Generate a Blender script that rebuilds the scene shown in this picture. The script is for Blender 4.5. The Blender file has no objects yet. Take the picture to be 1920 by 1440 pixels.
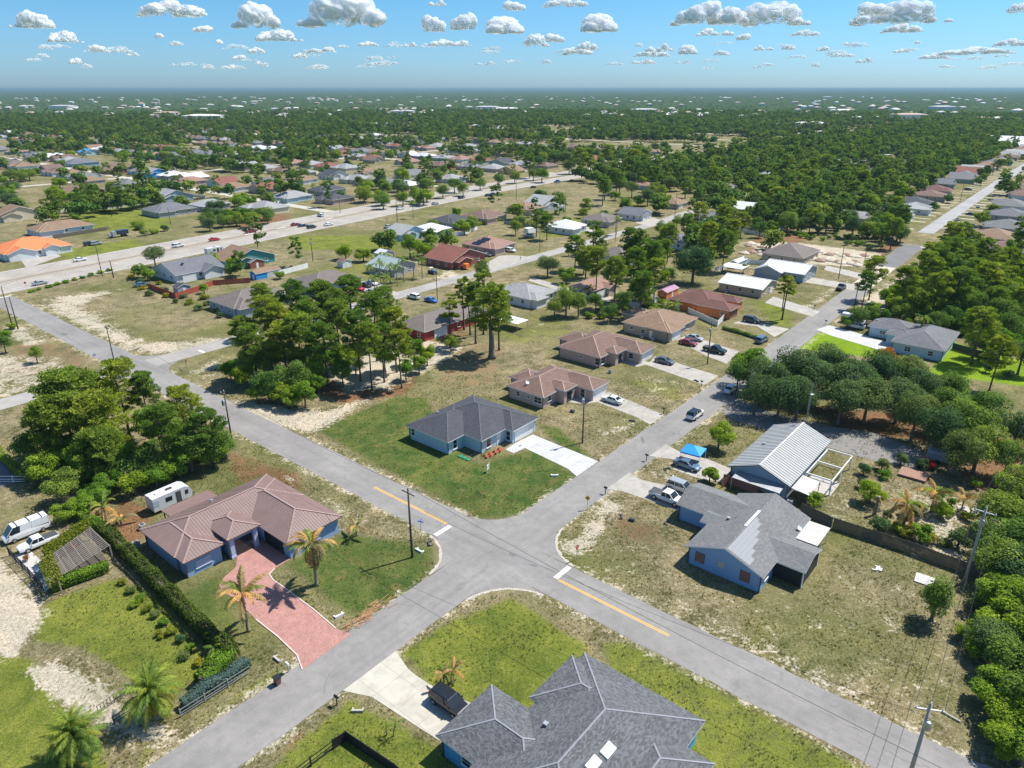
import bpy, math, random
import numpy as np
from mathutils import Vector, noise as mnoise
R = math.radians
random.seed(7); rng = np.random.default_rng(11)
S = bpy.context.scene
C = S.collection

# ------------------------------------------------------------------ camera, sky, sun, exposure
F, CAMH = 1333.0, 60.0
PIT = math.atan(554 / F)
TH = R(-39.67)                      # the street grid: a runs along the cross street, b along the long street
E1 = (math.cos(TH), math.sin(TH)); E2 = (-math.sin(TH), math.cos(TH))
cam = bpy.data.cameras.new('camera'); camo = bpy.data.objects.new('camera', cam); C.objects.link(camo)
cam.sensor_width = 36; cam.lens = 36 * F / 1920; cam.clip_start = 1; cam.clip_end = 200000
camo.location = (0, 0, CAMH); camo.rotation_euler = (math.pi / 2 - PIT, 0, 0)
S.camera = camo
SUN_EL, SUN_AZ = R(57), R(27)       # azimuth counter-clockwise from +X, towards the sun
w = bpy.data.worlds.new('World'); S.world = w; w.use_nodes = True
nt = w.node_tree; bg = nt.nodes['Background']
sky = nt.nodes.new('ShaderNodeTexSky'); sky.sky_type = 'NISHITA'; sky.sun_disc = False
sky.sun_elevation = SUN_EL; sky.sun_rotation = math.pi / 2 - SUN_AZ
sky.air_density = 1.0; sky.dust_density = 0.6; sky.ozone_density = 2.5; sky.altitude = 60
tco = nt.nodes.new('ShaderNodeTexCoord'); sxyz = nt.nodes.new('ShaderNodeSeparateXYZ'); nt.links.new(tco.outputs['Generated'], sxyz.inputs[0])
srp = nt.nodes.new('ShaderNodeValToRGB'); nt.links.new(sxyz.outputs[2], srp.inputs[0])      # clear subtropical air: bluer than the model's horizon
for p_, c_ in ((0.0, (.50, .78, 1.2)), (.05, (.42, .73, 1.1)), (.13, (.34, .71, .94)), (.5, (.68, .9, 1.05))):
    e_ = srp.color_ramp.elements.new(p_) if p_ not in (0.0,) else srp.color_ramp.elements[0]; e_.position = p_; e_.color = (*c_, 1)
srp.color_ramp.elements[-1].color = (.75, .9, 1.0, 1)
smx = nt.nodes.new('ShaderNodeMix'); smx.data_type = 'RGBA'; smx.blend_type = 'MULTIPLY'; smx.inputs[0].default_value = 1; nt.links.new(sky.outputs[0], smx.inputs[6]); nt.links.new(srp.outputs[0], smx.inputs[7])
nt.links.new(smx.outputs[2], bg.inputs[0]); bg.inputs[1].default_value = 0.1
sl = bpy.data.lights.new('sun', 'SUN'); sl.energy = 5.0; sl.angle = R(0.53); sl.color = (1, 0.955, 0.86)
so = bpy.data.objects.new('sun', sl); C.objects.link(so)
sd = Vector((math.cos(SUN_EL) * math.cos(SUN_AZ), math.cos(SUN_EL) * math.sin(SUN_AZ), math.sin(SUN_EL)))
so.rotation_euler = sd.to_track_quat('Z', 'Y').to_euler(); so.location = (0, 0, 200)
S.view_settings.view_transform = 'Standard'; S.view_settings.look = 'None'
S.view_settings.gamma = 1; S.view_settings.exposure = 0.55; S.view_settings.use_curve_mapping = False
S.cycles.max_bounces = 6; S.cycles.diffuse_bounces = 3; S.cycles.transparent_max_bounces = 16
S.cycles.volume_bounces = 1; S.cycles.caustics_reflective = False; S.cycles.caustics_refractive = False

# ------------------------------------------------------------------ helpers
def G(u, v, h=0.0):                 # point on the level z = h seen at that place of the survey picture
    x = (u - 960) / F; y = (720 - v) / F
    t = (CAMH - h) / (math.sin(PIT) - y * math.cos(PIT))
    return (x * t, (math.cos(PIT) + y * math.sin(PIT)) * t)
def LA(x, y): return (x * E1[0] + y * E1[1], x * E2[0] + y * E2[1])
def L(u, v, h=0.0): return LA(*G(u, v, h))
def W(a, b, z=0.0): return (a * E1[0] + b * E2[0], a * E1[1] + b * E2[1], z)
def pix(x, y, z=0):
    d = (x, y, z - CAMH); zz = d[1] * math.cos(PIT) - d[2] * math.sin(PIT); yy = d[1] * math.sin(PIT) + d[2] * math.cos(PIT)
    return (960 + F * d[0] / zz, 720 - F * yy / zz) if zz > 1 else (-9999, 9999)

class MB:
    def __init__(s): s.v = []; s.f = []; s.m = []; s.uv = []
    def poly(s, pts, m=0, uv=None):
        n = len(s.v); s.v += [tuple(p) for p in pts]; s.f.append(tuple(range(n, n + len(pts)))); s.m.append(m)
        s.uv.append(uv if uv else [(p[0], p[1]) for p in pts]); return s
    def box(s, x0, x1, y0, y1, z0, z1, m=0):
        p = [(x0, y0, z0), (x1, y0, z0), (x1, y1, z0), (x0, y1, z0), (x0, y0, z1), (x1, y0, z1), (x1, y1, z1), (x0, y1, z1)]
        for q in ((0, 3, 2, 1), (4, 5, 6, 7), (0, 1, 5, 4), (1, 2, 6, 5), (2, 3, 7, 6), (3, 0, 4, 7)):
            s.poly([p[i] for i in q], m)
        return s
    def beam(s, p, q, w, h, m=0):   # a bar of section w x h from p to q
        p = Vector(p); q = Vector(q); d = (q - p).normalized()
        up = Vector((0, 0, 1)) if abs(d.z) < .95 else Vector((0, 1, 0))
        sx = d.cross(up).normalized() * w / 2; sz = sx.normalized().cross(d).normalized() * h / 2
        c = [p - sx - sz, p + sx - sz, p + sx + sz, p - sx + sz, q - sx - sz, q + sx - sz, q + sx + sz, q - sx + sz]
        for k in ((0, 1, 2, 3), (7, 6, 5, 4), (0, 4, 5, 1), (1, 5, 6, 2), (2, 6, 7, 3), (3, 7, 4, 0)): s.poly([c[i] for i in k], m)
        return s
    def tube(s, pts, rad, n=6, m=0, cap=True):
        pts = [Vector(p) for p in pts]; k = len(pts)
        if not hasattr(rad, '__len__'): rad = [rad] * k
        base = len(s.v)
        for i, p in enumerate(pts):
            d = (pts[min(i + 1, k - 1)] - pts[max(i - 1, 0)]).normalized()
            up = Vector((0, 0, 1)) if abs(d.z) < .9 else Vector((1, 0, 0))
            x = d.cross(up).normalized(); y = x.cross(d).normalized()
            for j in range(n):
                t = 2 * math.pi * j / n; s.v.append(tuple(p + (x * math.cos(t) + y * math.sin(t)) * rad[i]))
        for i in range(k - 1):
            for j in range(n):
                q = (base + i * n + j, base + i * n + (j + 1) % n, base + (i + 1) * n + (j + 1) % n, base + (i + 1) * n + j)
                s.f.append(q); s.m.append(m); s.uv.append([(0, 0)] * 4)
        if cap:
            s.f.append(tuple(base + j for j in range(n - 1, -1, -1))); s.m.append(m); s.uv.append([(0, 0)] * n)
            s.f.append(tuple(base + (k - 1) * n + j for j in range(n))); s.m.append(m); s.uv.append([(0, 0)] * n)
        return s
    def lathe(s, prof, n=12, m=0, cx=0, cy=0):
        base = len(s.v)
        for r, z in prof:
            for j in range(n): t = 2 * math.pi * j / n; s.v.append((cx + r * math.cos(t), cy + r * math.sin(t), z))
        for i in range(len(prof) - 1):
            for j in range(n):
                s.f.append((base + i * n + j, base + i * n + (j + 1) % n, base + (i + 1) * n + (j + 1) % n, base + (i + 1) * n + j)); s.m.append(m); s.uv.append([(0, 0)] * 4)
        return s
    def loft(s, secs, m=0, cap=True):   # rings of equal length
        base = len(s.v); n = len(secs[0])
        for r in secs: s.v += [tuple(p) for p in r]
        for i in range(len(secs) - 1):
            for j in range(n):
                s.f.append((base + i * n + j, base + (i + 1) * n + j, base + (i + 1) * n + (j + 1) % n, base + i * n + (j + 1) % n)); s.m.append(m); s.uv.append([(0, 0)] * 4)
        if cap:
            s.f.append(tuple(base + j for j in range(n))); s.m.append(m); s.uv.append([(0, 0)] * n)
            e = base + (len(secs) - 1) * n
            s.f.append(tuple(e + j for j in range(n - 1, -1, -1))); s.m.append(m); s.uv.append([(0, 0)] * n)
        return s
    def mesh(s, name, mats, smooth=False, uv=False):
        me = bpy.data.meshes.new(name); me.from_pydata(s.v, [], s.f)
        for m in (mats if isinstance(mats, (list, tuple)) else [mats]): me.materials.append(m)
        me.polygons.foreach_set('material_index', s.m)
        if uv:
            l = me.uv_layers.new(name='UVMap'); l.data.foreach_set('uv', np.array([c for f in s.uv for c in f], dtype=np.float32).ravel())
        if smooth: me.polygons.foreach_set('use_smooth', [True] * len(s.f))
        me.update(); return me
    def build(s, name, mats, parent=None, smooth=False, uv=False): return link(name, s.mesh(name, mats, smooth, uv), parent)

def link(name, data, parent=None, loc=None, rotz=None, scale=None):
    o = bpy.data.objects.new(name, data); C.objects.link(o)
    if parent: o.parent = parent
    if loc: o.location = loc
    if rotz is not None: o.rotation_euler = (0, 0, rotz)
    if scale: o.scale = scale if hasattr(scale, '__len__') else (scale,) * 3
    return o
def tag(o, label, cat, group=None):
    o['label'] = label; o['category'] = cat
    if group: o['group'] = group
    return o
def thing(name, label, cat, loc=(0, 0, 0), rotz=TH, group=None):
    o = link(name, None, None, loc, rotz); o.empty_display_size = .1
    return tag(o, label, cat, group)
def struct(o, kind='structure'): o['kind'] = kind; return o
KIDS = {}
def copy_tree(o, parent=None):
    c = o.copy(); C.objects.link(c)
    if parent: c.parent = parent
    if o.name not in KIDS: KIDS[o.name] = list(o.children)
    for ch in KIDS[o.name]: copy_tree(ch, c)
    return c
ORD = ['first', 'second', 'third', 'fourth', 'fifth', 'sixth', 'seventh', 'eighth', 'ninth', 'tenth', 'eleventh', 'twelfth', 'thirteenth', 'fourteenth', 'fifteenth', 'sixteenth', 'seventeenth', 'eighteenth', 'nineteenth']
TENS = ['', '', 'twent', 'thirt', 'fort', 'fift', 'sixt', 'sevent', 'eight', 'ninet']
def ordinal(i):
    if i < 19: return ORD[i]
    n = i + 1; t, u = divmod(n, 10)
    if n >= 100: return ('hundred and ' + ordinal(n - 101)) if n > 100 else 'hundredth'
    return TENS[t] + 'ieth' if u == 0 else TENS[t] + 'y-' + ORD[u - 1]
REG = {}
def short(s_): return len(s_.replace(',', '').split()) <= 16
def reg(o, look, place):            # label finished later: counted from the left of the group
    REG.setdefault((look, place), []).append(o); o['group'] = look + ' ' + place
def finish_labels():
    for (look, place), os_ in REG.items():
        os_.sort(key=lambda o: pix(o.location.x, o.location.y)[0])
        for i, o in enumerate(os_):
            o['label'] = f'{look} {place}' if len(os_) == 1 else f'{look} {place}, {ordinal(i)} from left'

# ------------------------------------------------------------------ materials
def nodes_mat(name):
    m = bpy.data.materials.new(name); m.use_nodes = True; t = m.node_tree
    return m, t, t.nodes['Principled BSDF']
def N(t, kind, **kw):
    n = t.nodes.new('ShaderNode' + kind)
    for k, v in kw.items():
        if k in n.inputs.keys() if isinstance(k, str) else False: n.inputs[k].default_value = v
        else: setattr(n, k, v)
    return n
def ramp(t, fac, stops, interp='LINEAR'):
    r = t.nodes.new('ShaderNodeValToRGB'); t.links.new(fac, r.inputs[0]); r.color_ramp.interpolation = interp
    e = r.color_ramp.elements
    while len(e) < len(stops): e.new(.5)
    for i, (p, c) in enumerate(stops): e[i].position = p; e[i].color = c if len(c) == 4 else (*c, 1)
    return r.outputs[0]
def mix(t, a, b, fac, mode='MIX'):
    m = t.nodes.new('ShaderNodeMix'); m.data_type = 'RGBA'; m.blend_type = mode; m.clamp_factor = True
    for s_, i in ((fac, 0), (a, 6), (b, 7)):
        if hasattr(s_, 'is_linked') or hasattr(s_, 'links'): t.links.new(s_, m.inputs[i])
        elif i == 0: m.inputs[i].default_value = s_
        else: m.inputs[i].default_value = (*s_, 1) if len(s_) == 3 else s_
    return m.outputs[2]
def math_(t, op, a, b=None, clamp=False):
    m = t.nodes.new('ShaderNodeMath'); m.operation = op; m.use_clamp = clamp
    for i, s_ in enumerate((a, b)):
        if s_ is None: continue
        if hasattr(s_, 'links'): t.links.new(s_, m.inputs[i])
        else: m.inputs[i].default_value = s_
    return m.outputs[0]
def noise_(t, vec, scale, detail=4, rough=.6, dist=0):
    n = t.nodes.new('ShaderNodeTexNoise'); n.inputs['Scale'].default_value = scale; n.inputs['Detail'].default_value = detail
    n.inputs['Roughness'].default_value = rough; n.inputs['Distortion'].default_value = dist
    t.links.new(vec, n.inputs['Vector']); return n.outputs[0]
def pos_(t): return t.nodes.new('ShaderNodeNewGeometry').outputs['Position']
def bump(t, bsdf, h, strength=.3, dist=.1):
    b = t.nodes.new('ShaderNodeBump'); b.inputs['Strength'].default_value = strength; b.inputs['Distance'].default_value = dist
    t.links.new(h, b.inputs['Height']); t.links.new(b.outputs[0], bsdf.inputs['Normal'])
MC = {}
def plain(name, col, rough=.6, metal=0, var=.18, scale=1.5):
    if name in MC: return MC[name]
    m, t, b = nodes_mat(name); p = pos_(t)
    n = noise_(t, p, scale, 5, .65); n2 = noise_(t, p, scale * 9, 3, .6)
    f = math_(t, 'ADD', math_(t, 'MULTIPLY', n, .65), math_(t, 'MULTIPLY', n2, .35))
    lo = [c * (1 - var) for c in col]; hi = [min(1, c * (1 + var)) for c in col]
    t.links.new(ramp(t, f, [(.3, lo), (.7, hi)]), b.inputs['Base Color'])
    b.inputs['Roughness'].default_value = rough; b.inputs['Metallic'].default_value = metal
    MC[name] = m; return m
def shingle(name, col, lo=.8, hi=1.16, bw=.42, rh=.19):
    m, t, b = nodes_mat(name); uv = N(t, 'UVMap').outputs[0]
    br = N(t, 'TexBrick'); t.links.new(uv, br.inputs['Vector'])
    br.inputs['Scale'].default_value = 1; br.inputs['Brick Width'].default_value = bw; br.inputs['Row Height'].default_value = rh
    br.inputs['Mortar Size'].default_value = .016; br.inputs['Color1'].default_value = (lo, lo, lo, 1); br.inputs['Color2'].default_value = (hi, hi, hi, 1)
    br.inputs['Mortar'].default_value = (lo * .8, lo * .8, lo * .8, 1); br.inputs['Bias'].default_value = 0
    n = noise_(t, pos_(t), .35, 4, .6); n2 = noise_(t, pos_(t), 14, 2, .5)
    c = mix(t, [x * .78 for x in col], [x * 1.2 for x in col], n)
    c = mix(t, c, br.outputs[0], 1, 'MULTIPLY')
    c = mix(t, c, ramp(t, n2, [(.3, (.7, .7, .7)), (.7, (1.3, 1.3, 1.3))]), .7, 'MULTIPLY')
    t.links.new(c, b.inputs['Base Color']); b.inputs['Roughness'].default_value = .85; b.inputs['Specular IOR Level'].default_value = .3
    bump(t, b, br.outputs[1], -.25, .03); return m
def metal_roof(name, col, rough=.42):
    m, t, b = nodes_mat(name); n = noise_(t, pos_(t), .5, 5, .7)
    t.links.new(ramp(t, n, [(.3, [c * .86 for c in col]), (.7, [min(1, c * 1.12) for c in col])]), b.inputs['Base Color'])
    b.inputs['Roughness'].default_value = rough; b.inputs['Metallic'].default_value = .0; b.inputs['Specular IOR Level'].default_value = .6; return m
RF = dict(charcoal=shingle('charcoal_shingle', (.068, .073, .088)), brown=shingle('brown_shingle', (.185, .118, .098)), taupe=shingle('taupe_shingle', (.17, .145, .135)),
          tan=shingle('tan_shingle', (.25, .165, .112)), pink=shingle('rosy_brown_shingle', (.29, .175, .14)), rust=shingle('rust_shingle', (.23, .09, .07)), grey=shingle('grey_shingle', (.17, .175, .18)),
          lgrey=shingle('light_grey_shingle', (.30, .30, .31)), maroon=shingle('maroon_shingle', (.155, .075, .066)), orange=plain('orange_roof_tile', (.62, .19, .07), .7), saltgrey=shingle('salt_and_pepper_shingle', (.118, .123, .134), .62, 1.5, .3, .14), slate=shingle('slate_shingle', (.15, .155, .175)),
          white=metal_roof('white_roof', (.60, .61, .63)), silver=metal_roof('silver_metal_roof', (.27, .28, .28)), rose=metal_roof('rose_metal_roof', (.205, .138, .125)), teal=metal_roof('teal_roof', (.30, .37, .36)),
          purple=metal_roof('purple_roof', (.35, .18, .28)), blue=metal_roof('blue_roof', (.06, .3, .6)))
WL = {}
def wall_mat(k):
    cols = dict(white=(.66, .68, .7), paleblue=(.42, .56, .64), blue=(.24, .365, .56), sky=(.10, .36, .58), pinkish=(.5, .37, .33), tan=(.46, .39, .31), orange=(.62, .2, .06), greyblue=(.3, .36, .42),
                cream=(.62, .56, .42), grey=(.36, .37, .38), red=(.32, .05, .04), teal=(.06, .27, .255), bright=(.02, .28, .62), yellow=(.6, .48, .2), lav=(.42, .47, .62), brick=(.26, .09, .07), green=(.32, .42, .36))
    if k not in WL: WL[k] = plain(k + '_stucco', cols[k], .85, 0, .07, .8)
    return WL[k]
WHITE = plain('white_paint', (.78, .78, .77), .5, 0, .05); GLASS, _t, _b = nodes_mat('dark_glass')
_b.inputs['Base Color'].default_value = (.02, .028, .035, 1); _b.inputs['Roughness'].default_value = .08
BLACKP = plain('black_paint', (.015, .015, .017), .5); TYRE = plain('tyre_rubber', (.02, .02, .02), .85); RIM = plain('wheel_rim', (.45, .46, .47), .35, .8)
WOODP = plain('weathered_pole_wood', (.09, .07, .055), .9, 0, .3, 3); CONCP = plain('concrete_pole', (.36, .35, .33), .85); FENCEW = plain('fence_wood', (.13, .105, .08), .9, 0, .35, 4)
CONC = plain('concrete', (.40, .38, .35), .85, 0, .12, .6); GALV = plain('galvanised_steel', (.4, .42, .44), .45, .6); WIRE = plain('cable_black', (.02, .02, .02), .6)
DGREY = plain('dark_grey_paint', (.06, .065, .07), .5); REDP = plain('red_paint', (.5, .02, .02), .35); ORG = plain('orange_paint', (.7, .16, .03), .6); BROWNW = plain('brown_board', (.25, .12, .09), .85)
GREENP = plain('green_paint', (.01, .25, .13), .6); BLUEP = plain('blue_paint', (.01, .1, .5), .45); REDFENCE = plain('red_fence_stain', (.33, .06, .04), .85); TAILL = plain('tail_light_red', (.4, .01, .01), .3); LAMP = plain('lamp_lens', (.75, .75, .72), .2)

# asphalt
def asphalt(name, col, crack=True, streak=None):
    m, t, b = nodes_mat(name); p = pos_(t)
    n = noise_(t, p, .12, 5, .6); f = noise_(t, p, 9, 3, .7); mid = noise_(t, p, .9, 4, .65, .4)
    c = mix(t, [x * .88 for x in col], [x * 1.12 for x in col], ramp(t, n, [(.35, (0, 0, 0)), (.65, (1, 1, 1))]))
    c = mix(t, c, ramp(t, f, [(.3, (.8, .8, .8)), (.7, (1.2, 1.2, 1.2))]), .6, 'MULTIPLY')
    c = mix(t, c, ramp(t, mid, [(.35, (.9, .9, .9)), (.65, (1.08, 1.07, 1.05))]), .8, 'MULTIPLY')
    if streak is not None:      # tyre wear drawn out along the lanes
        mp2 = N(t, 'Mapping'); mp2.vector_type = 'TEXTURE'; mp2.inputs['Rotation'].default_value = (0, 0, TH + streak); mp2.inputs['Scale'].default_value = (34, 1.15, 1); t.links.new(p, mp2.inputs[0])
        c = mix(t, c, ramp(t, noise_(t, mp2.outputs[0], 1, 3, .55), [(.3, (.88, .88, .89)), (.5, (1, 1, 1)), (.7, (1.09, 1.08, 1.07))]), .8, 'MULTIPLY')
        c = mix(t, c, ramp(t, noise_(t, p, .35, 5, .75, 1.5), [(.28, (.72, .72, .73)), (.42, (1, 1, 1))]), .8, 'MULTIPLY')
    if crack:
        v = N(t, 'TexVoronoi', feature='DISTANCE_TO_EDGE'); v.inputs['Scale'].default_value = .11
        mp = t.nodes.new('ShaderNodeVectorMath'); mp.operation = 'ADD'; t.links.new(p, mp.inputs[0])
        nn = N(t, 'TexNoise'); nn.inputs['Scale'].default_value = .6; t.links.new(p, nn.inputs['Vector']); t.links.new(nn.outputs[1], mp.inputs[1])
        t.links.new(mp.outputs[0], v.inputs['Vector'])
        c = mix(t, c, [x * .72 for x in col], ramp(t, v.outputs[0], [(0, (.55, .55, .55)), (.004, (0, 0, 0))]))
    t.links.new(c, b.inputs['Base Color']); b.inputs['Roughness'].default_value = .9; bump(t, b, f, .25, .02); return m
ASPH = asphalt('weathered_asphalt', (.225, .215, .208), True, 0.0); ASPHB = asphalt('weathered_asphalt_long', (.225, .215, .208), True, math.pi / 2); ASPHP = asphalt('pale_highway_asphalt', (.33, .30, .27), False); ASPHD = asphalt('darker_asphalt', (.15, .148, .155))

# ground: base dry grass; attributes lush / deep / sand / brown give what grows where
def ground_mat():
    m, t, b = nodes_mat('ground_cover'); p = pos_(t)
    at = lambda n: (lambda q: (setattr(q, 'attribute_name', n), q.outputs['Fac'])[1])(t.nodes.new('ShaderNodeAttribute'))
    big = noise_(t, p, .035, 5, .6); mid = noise_(t, p, .28, 6, .68, .6); sm = noise_(t, p, 1.6, 4, .7); fi = noise_(t, p, 6.5, 3, .75)
    vo = N(t, 'TexVoronoi'); vo.inputs['Scale'].default_value = 2.6; t.links.new(p, vo.inputs['Vector'])
    olive = mix(t, (.088, .082, .032), (.25, .21, .125), ramp(t, mid, [(.35, (0, 0, 0)), (.62, (1, 1, 1))]))
    dry = mix(t, olive, (.31, .27, .20), ramp(t, sm, [(.48, (0, 0, 0)), (.68, (.8, .8, .8))]))
    dry = mix(t, dry, (.105, .118, .034), ramp(t, big, [(.45, (0, 0, 0)), (.62, (.75, .75, .75))]))
    lush = mix(t, (.078, .115, .018), (.19, .205, .038), ramp(t, mid, [(.3, (0, 0, 0)), (.7, (1, 1, 1))]))
    lush = mix(t, lush, (.20, .18, .07), ramp(t, sm, [(.5, (0, 0, 0)), (.75, (.6, .6, .6))]))
    deep = mix(t, (.04, .085, .018), (.12, .135, .04), ramp(t, mid, [(.35, (0, 0, 0)), (.65, (1, 1, 1))]))
    deep = mix(t, deep, (.19, .135, .065), ramp(t, noise_(t, p, .55, 4, .6), [(.56, (0, 0, 0)), (.72, (.7, .7, .7))]))
    neon = mix(t, (.13, .22, .012), (.2, .29, .018), mid)
    sand = mix(t, (.36, .31, .25), (.52, .47, .40), ramp(t, sm, [(.3, (0, 0, 0)), (.7, (1, 1, 1))]))
    sand = mix(t, sand, (.15, .13, .07), ramp(t, fi, [(.56, (0, 0, 0)), (.62, (.75, .75, .75))]))
    brown = mix(t, (.10, .055, .03), (.26, .15, .085), sm)
    br = lambda a, k=.75: ramp(t, math_(t, 'ADD', a, math_(t, 'MULTIPLY', math_(t, 'SUBTRACT', math_(t, 'ADD', math_(t, 'MULTIPLY', mid, .55), math_(t, 'MULTIPLY', sm, .45)), .5), k * 2.2)), [(.40, (0, 0, 0)), (.60, (1, 1, 1))])
    c = mix(t, dry, brown, br(at('brown'))); c = mix(t, c, deep, br(at('deep'), .5)); c = mix(t, c, lush, br(at('lush'), .55))
    c = mix(t, c, neon, br(at('neon'), .15)); c = mix(t, c, sand, br(at('sand'), 1.0))
    c = mix(t, c, ramp(t, noise_(t, p, .09, 4, .7, 1.0), [(.34, (.74, .78, .7)), (.5, (1, 1, 1)), (.66, (1.22, 1.16, 1.1))]), .9, 'MULTIPLY'); c = mix(t, c, ramp(t, fi, [(.3, (.55, .56, .54)), (.7, (1.5, 1.48, 1.44))]), .9, 'MULTIPLY'); c = mix(t, c, ramp(t, noise_(t, p, 3.2, 3, .8), [(.36, (.7, .72, .68)), (.5, (1, 1, 1)), (.64, (1.25, 1.22, 1.16))]), .7, 'MULTIPLY')
    c = mix(t, c, ramp(t, vo.outputs[0], [(0, (.7, .7, .68)), (.55, (1.12, 1.12, 1.1))]), .6, 'MULTIPLY')
    t.links.new(c, b.inputs['Base Color']); b.inputs['Roughness'].default_value = 1; b.inputs['Specular IOR Level'].default_value = .1
    bump(t, b, math_(t, 'ADD', fi, math_(t, 'MULTIPLY', sm, 1.2)), .7, .25); return m
GROUND = ground_mat()
def leaf_mat(name, lo, hi, dryc=None, trans=.4):
    m, t, b = nodes_mat(name); a = t.nodes.new('ShaderNodeAttribute'); a.attribute_name = 'tint'
    oi = t.nodes.new('ShaderNodeObjectInfo')
    c = mix(t, lo, hi, a.outputs['Fac'])
    n = noise_(t, pos_(t), .35, 2, .5); c = mix(t, c, ramp(t, n, [(.3, (.72, .78, .8)), (.7, (1.25, 1.18, 1.1))]), .8, 'MULTIPLY')
    c = mix(t, c, ramp(t, oi.outputs['Random'], [(0, (.62, .78, .85)), (.5, (1, 1, 1)), (1, (1.45, 1.2, .9))]), 1, 'MULTIPLY')
    d = N(t, 'BsdfDiffuse'); tr = N(t, 'BsdfTranslucent'); ms = N(t, 'MixShader'); ms.inputs[0].default_value = trans
    t.links.new(c, d.inputs[0]); t.links.new(mix(t, c, (1.1, 1.25, .6), 1, 'MULTIPLY'), tr.inputs[0])
    t.links.new(d.outputs[0], ms.inputs[1]); t.links.new(tr.outputs[0], ms.inputs[2])
    t.links.new(ms.outputs[0], t.nodes['Material Output'].inputs[0]); t.nodes.remove(b); return m
LEAF = dict(oak=leaf_mat('dark_oak_leaf', (.045, .086, .036), (.19, .27, .11)), pine=leaf_mat('pine_needles', (.08, .138, .026), (.33, .42, .08)), bright=leaf_mat('bright_leaf', (.07, .15, .018), (.32, .45, .055)),
            mid=leaf_mat('mid_green_leaf', (.055, .12, .026), (.26, .36, .08)), palm=leaf_mat('palm_leaflet', (.10, .16, .035), (.32, .41, .09)), dryp=leaf_mat('dying_palm_leaflet', (.30, .20, .09), (.62, .44, .22)),
            yellow=leaf_mat('yellow_leaf', (.13, .16, .02), (.36, .36, .04)), silver=leaf_mat('silver_leaf', (.10, .14, .11), (.27, .32, .27)), orange=leaf_mat('orange_blossom', (.3, .1, .01), (.5, .2, .03)), far=leaf_mat('distant_leaf', (.05, .10, .026), (.23, .32, .08)))
BARK = plain('grey_brown_bark', (.16, .125, .10), .95, 0, .3, 4); BARKP = plain('pine_bark', (.12, .085, .07), .95, 0, .35, 4); PALMT = plain('palm_trunk_bark', (.24, .20, .155), .9, 0, .3, 5)

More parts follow.
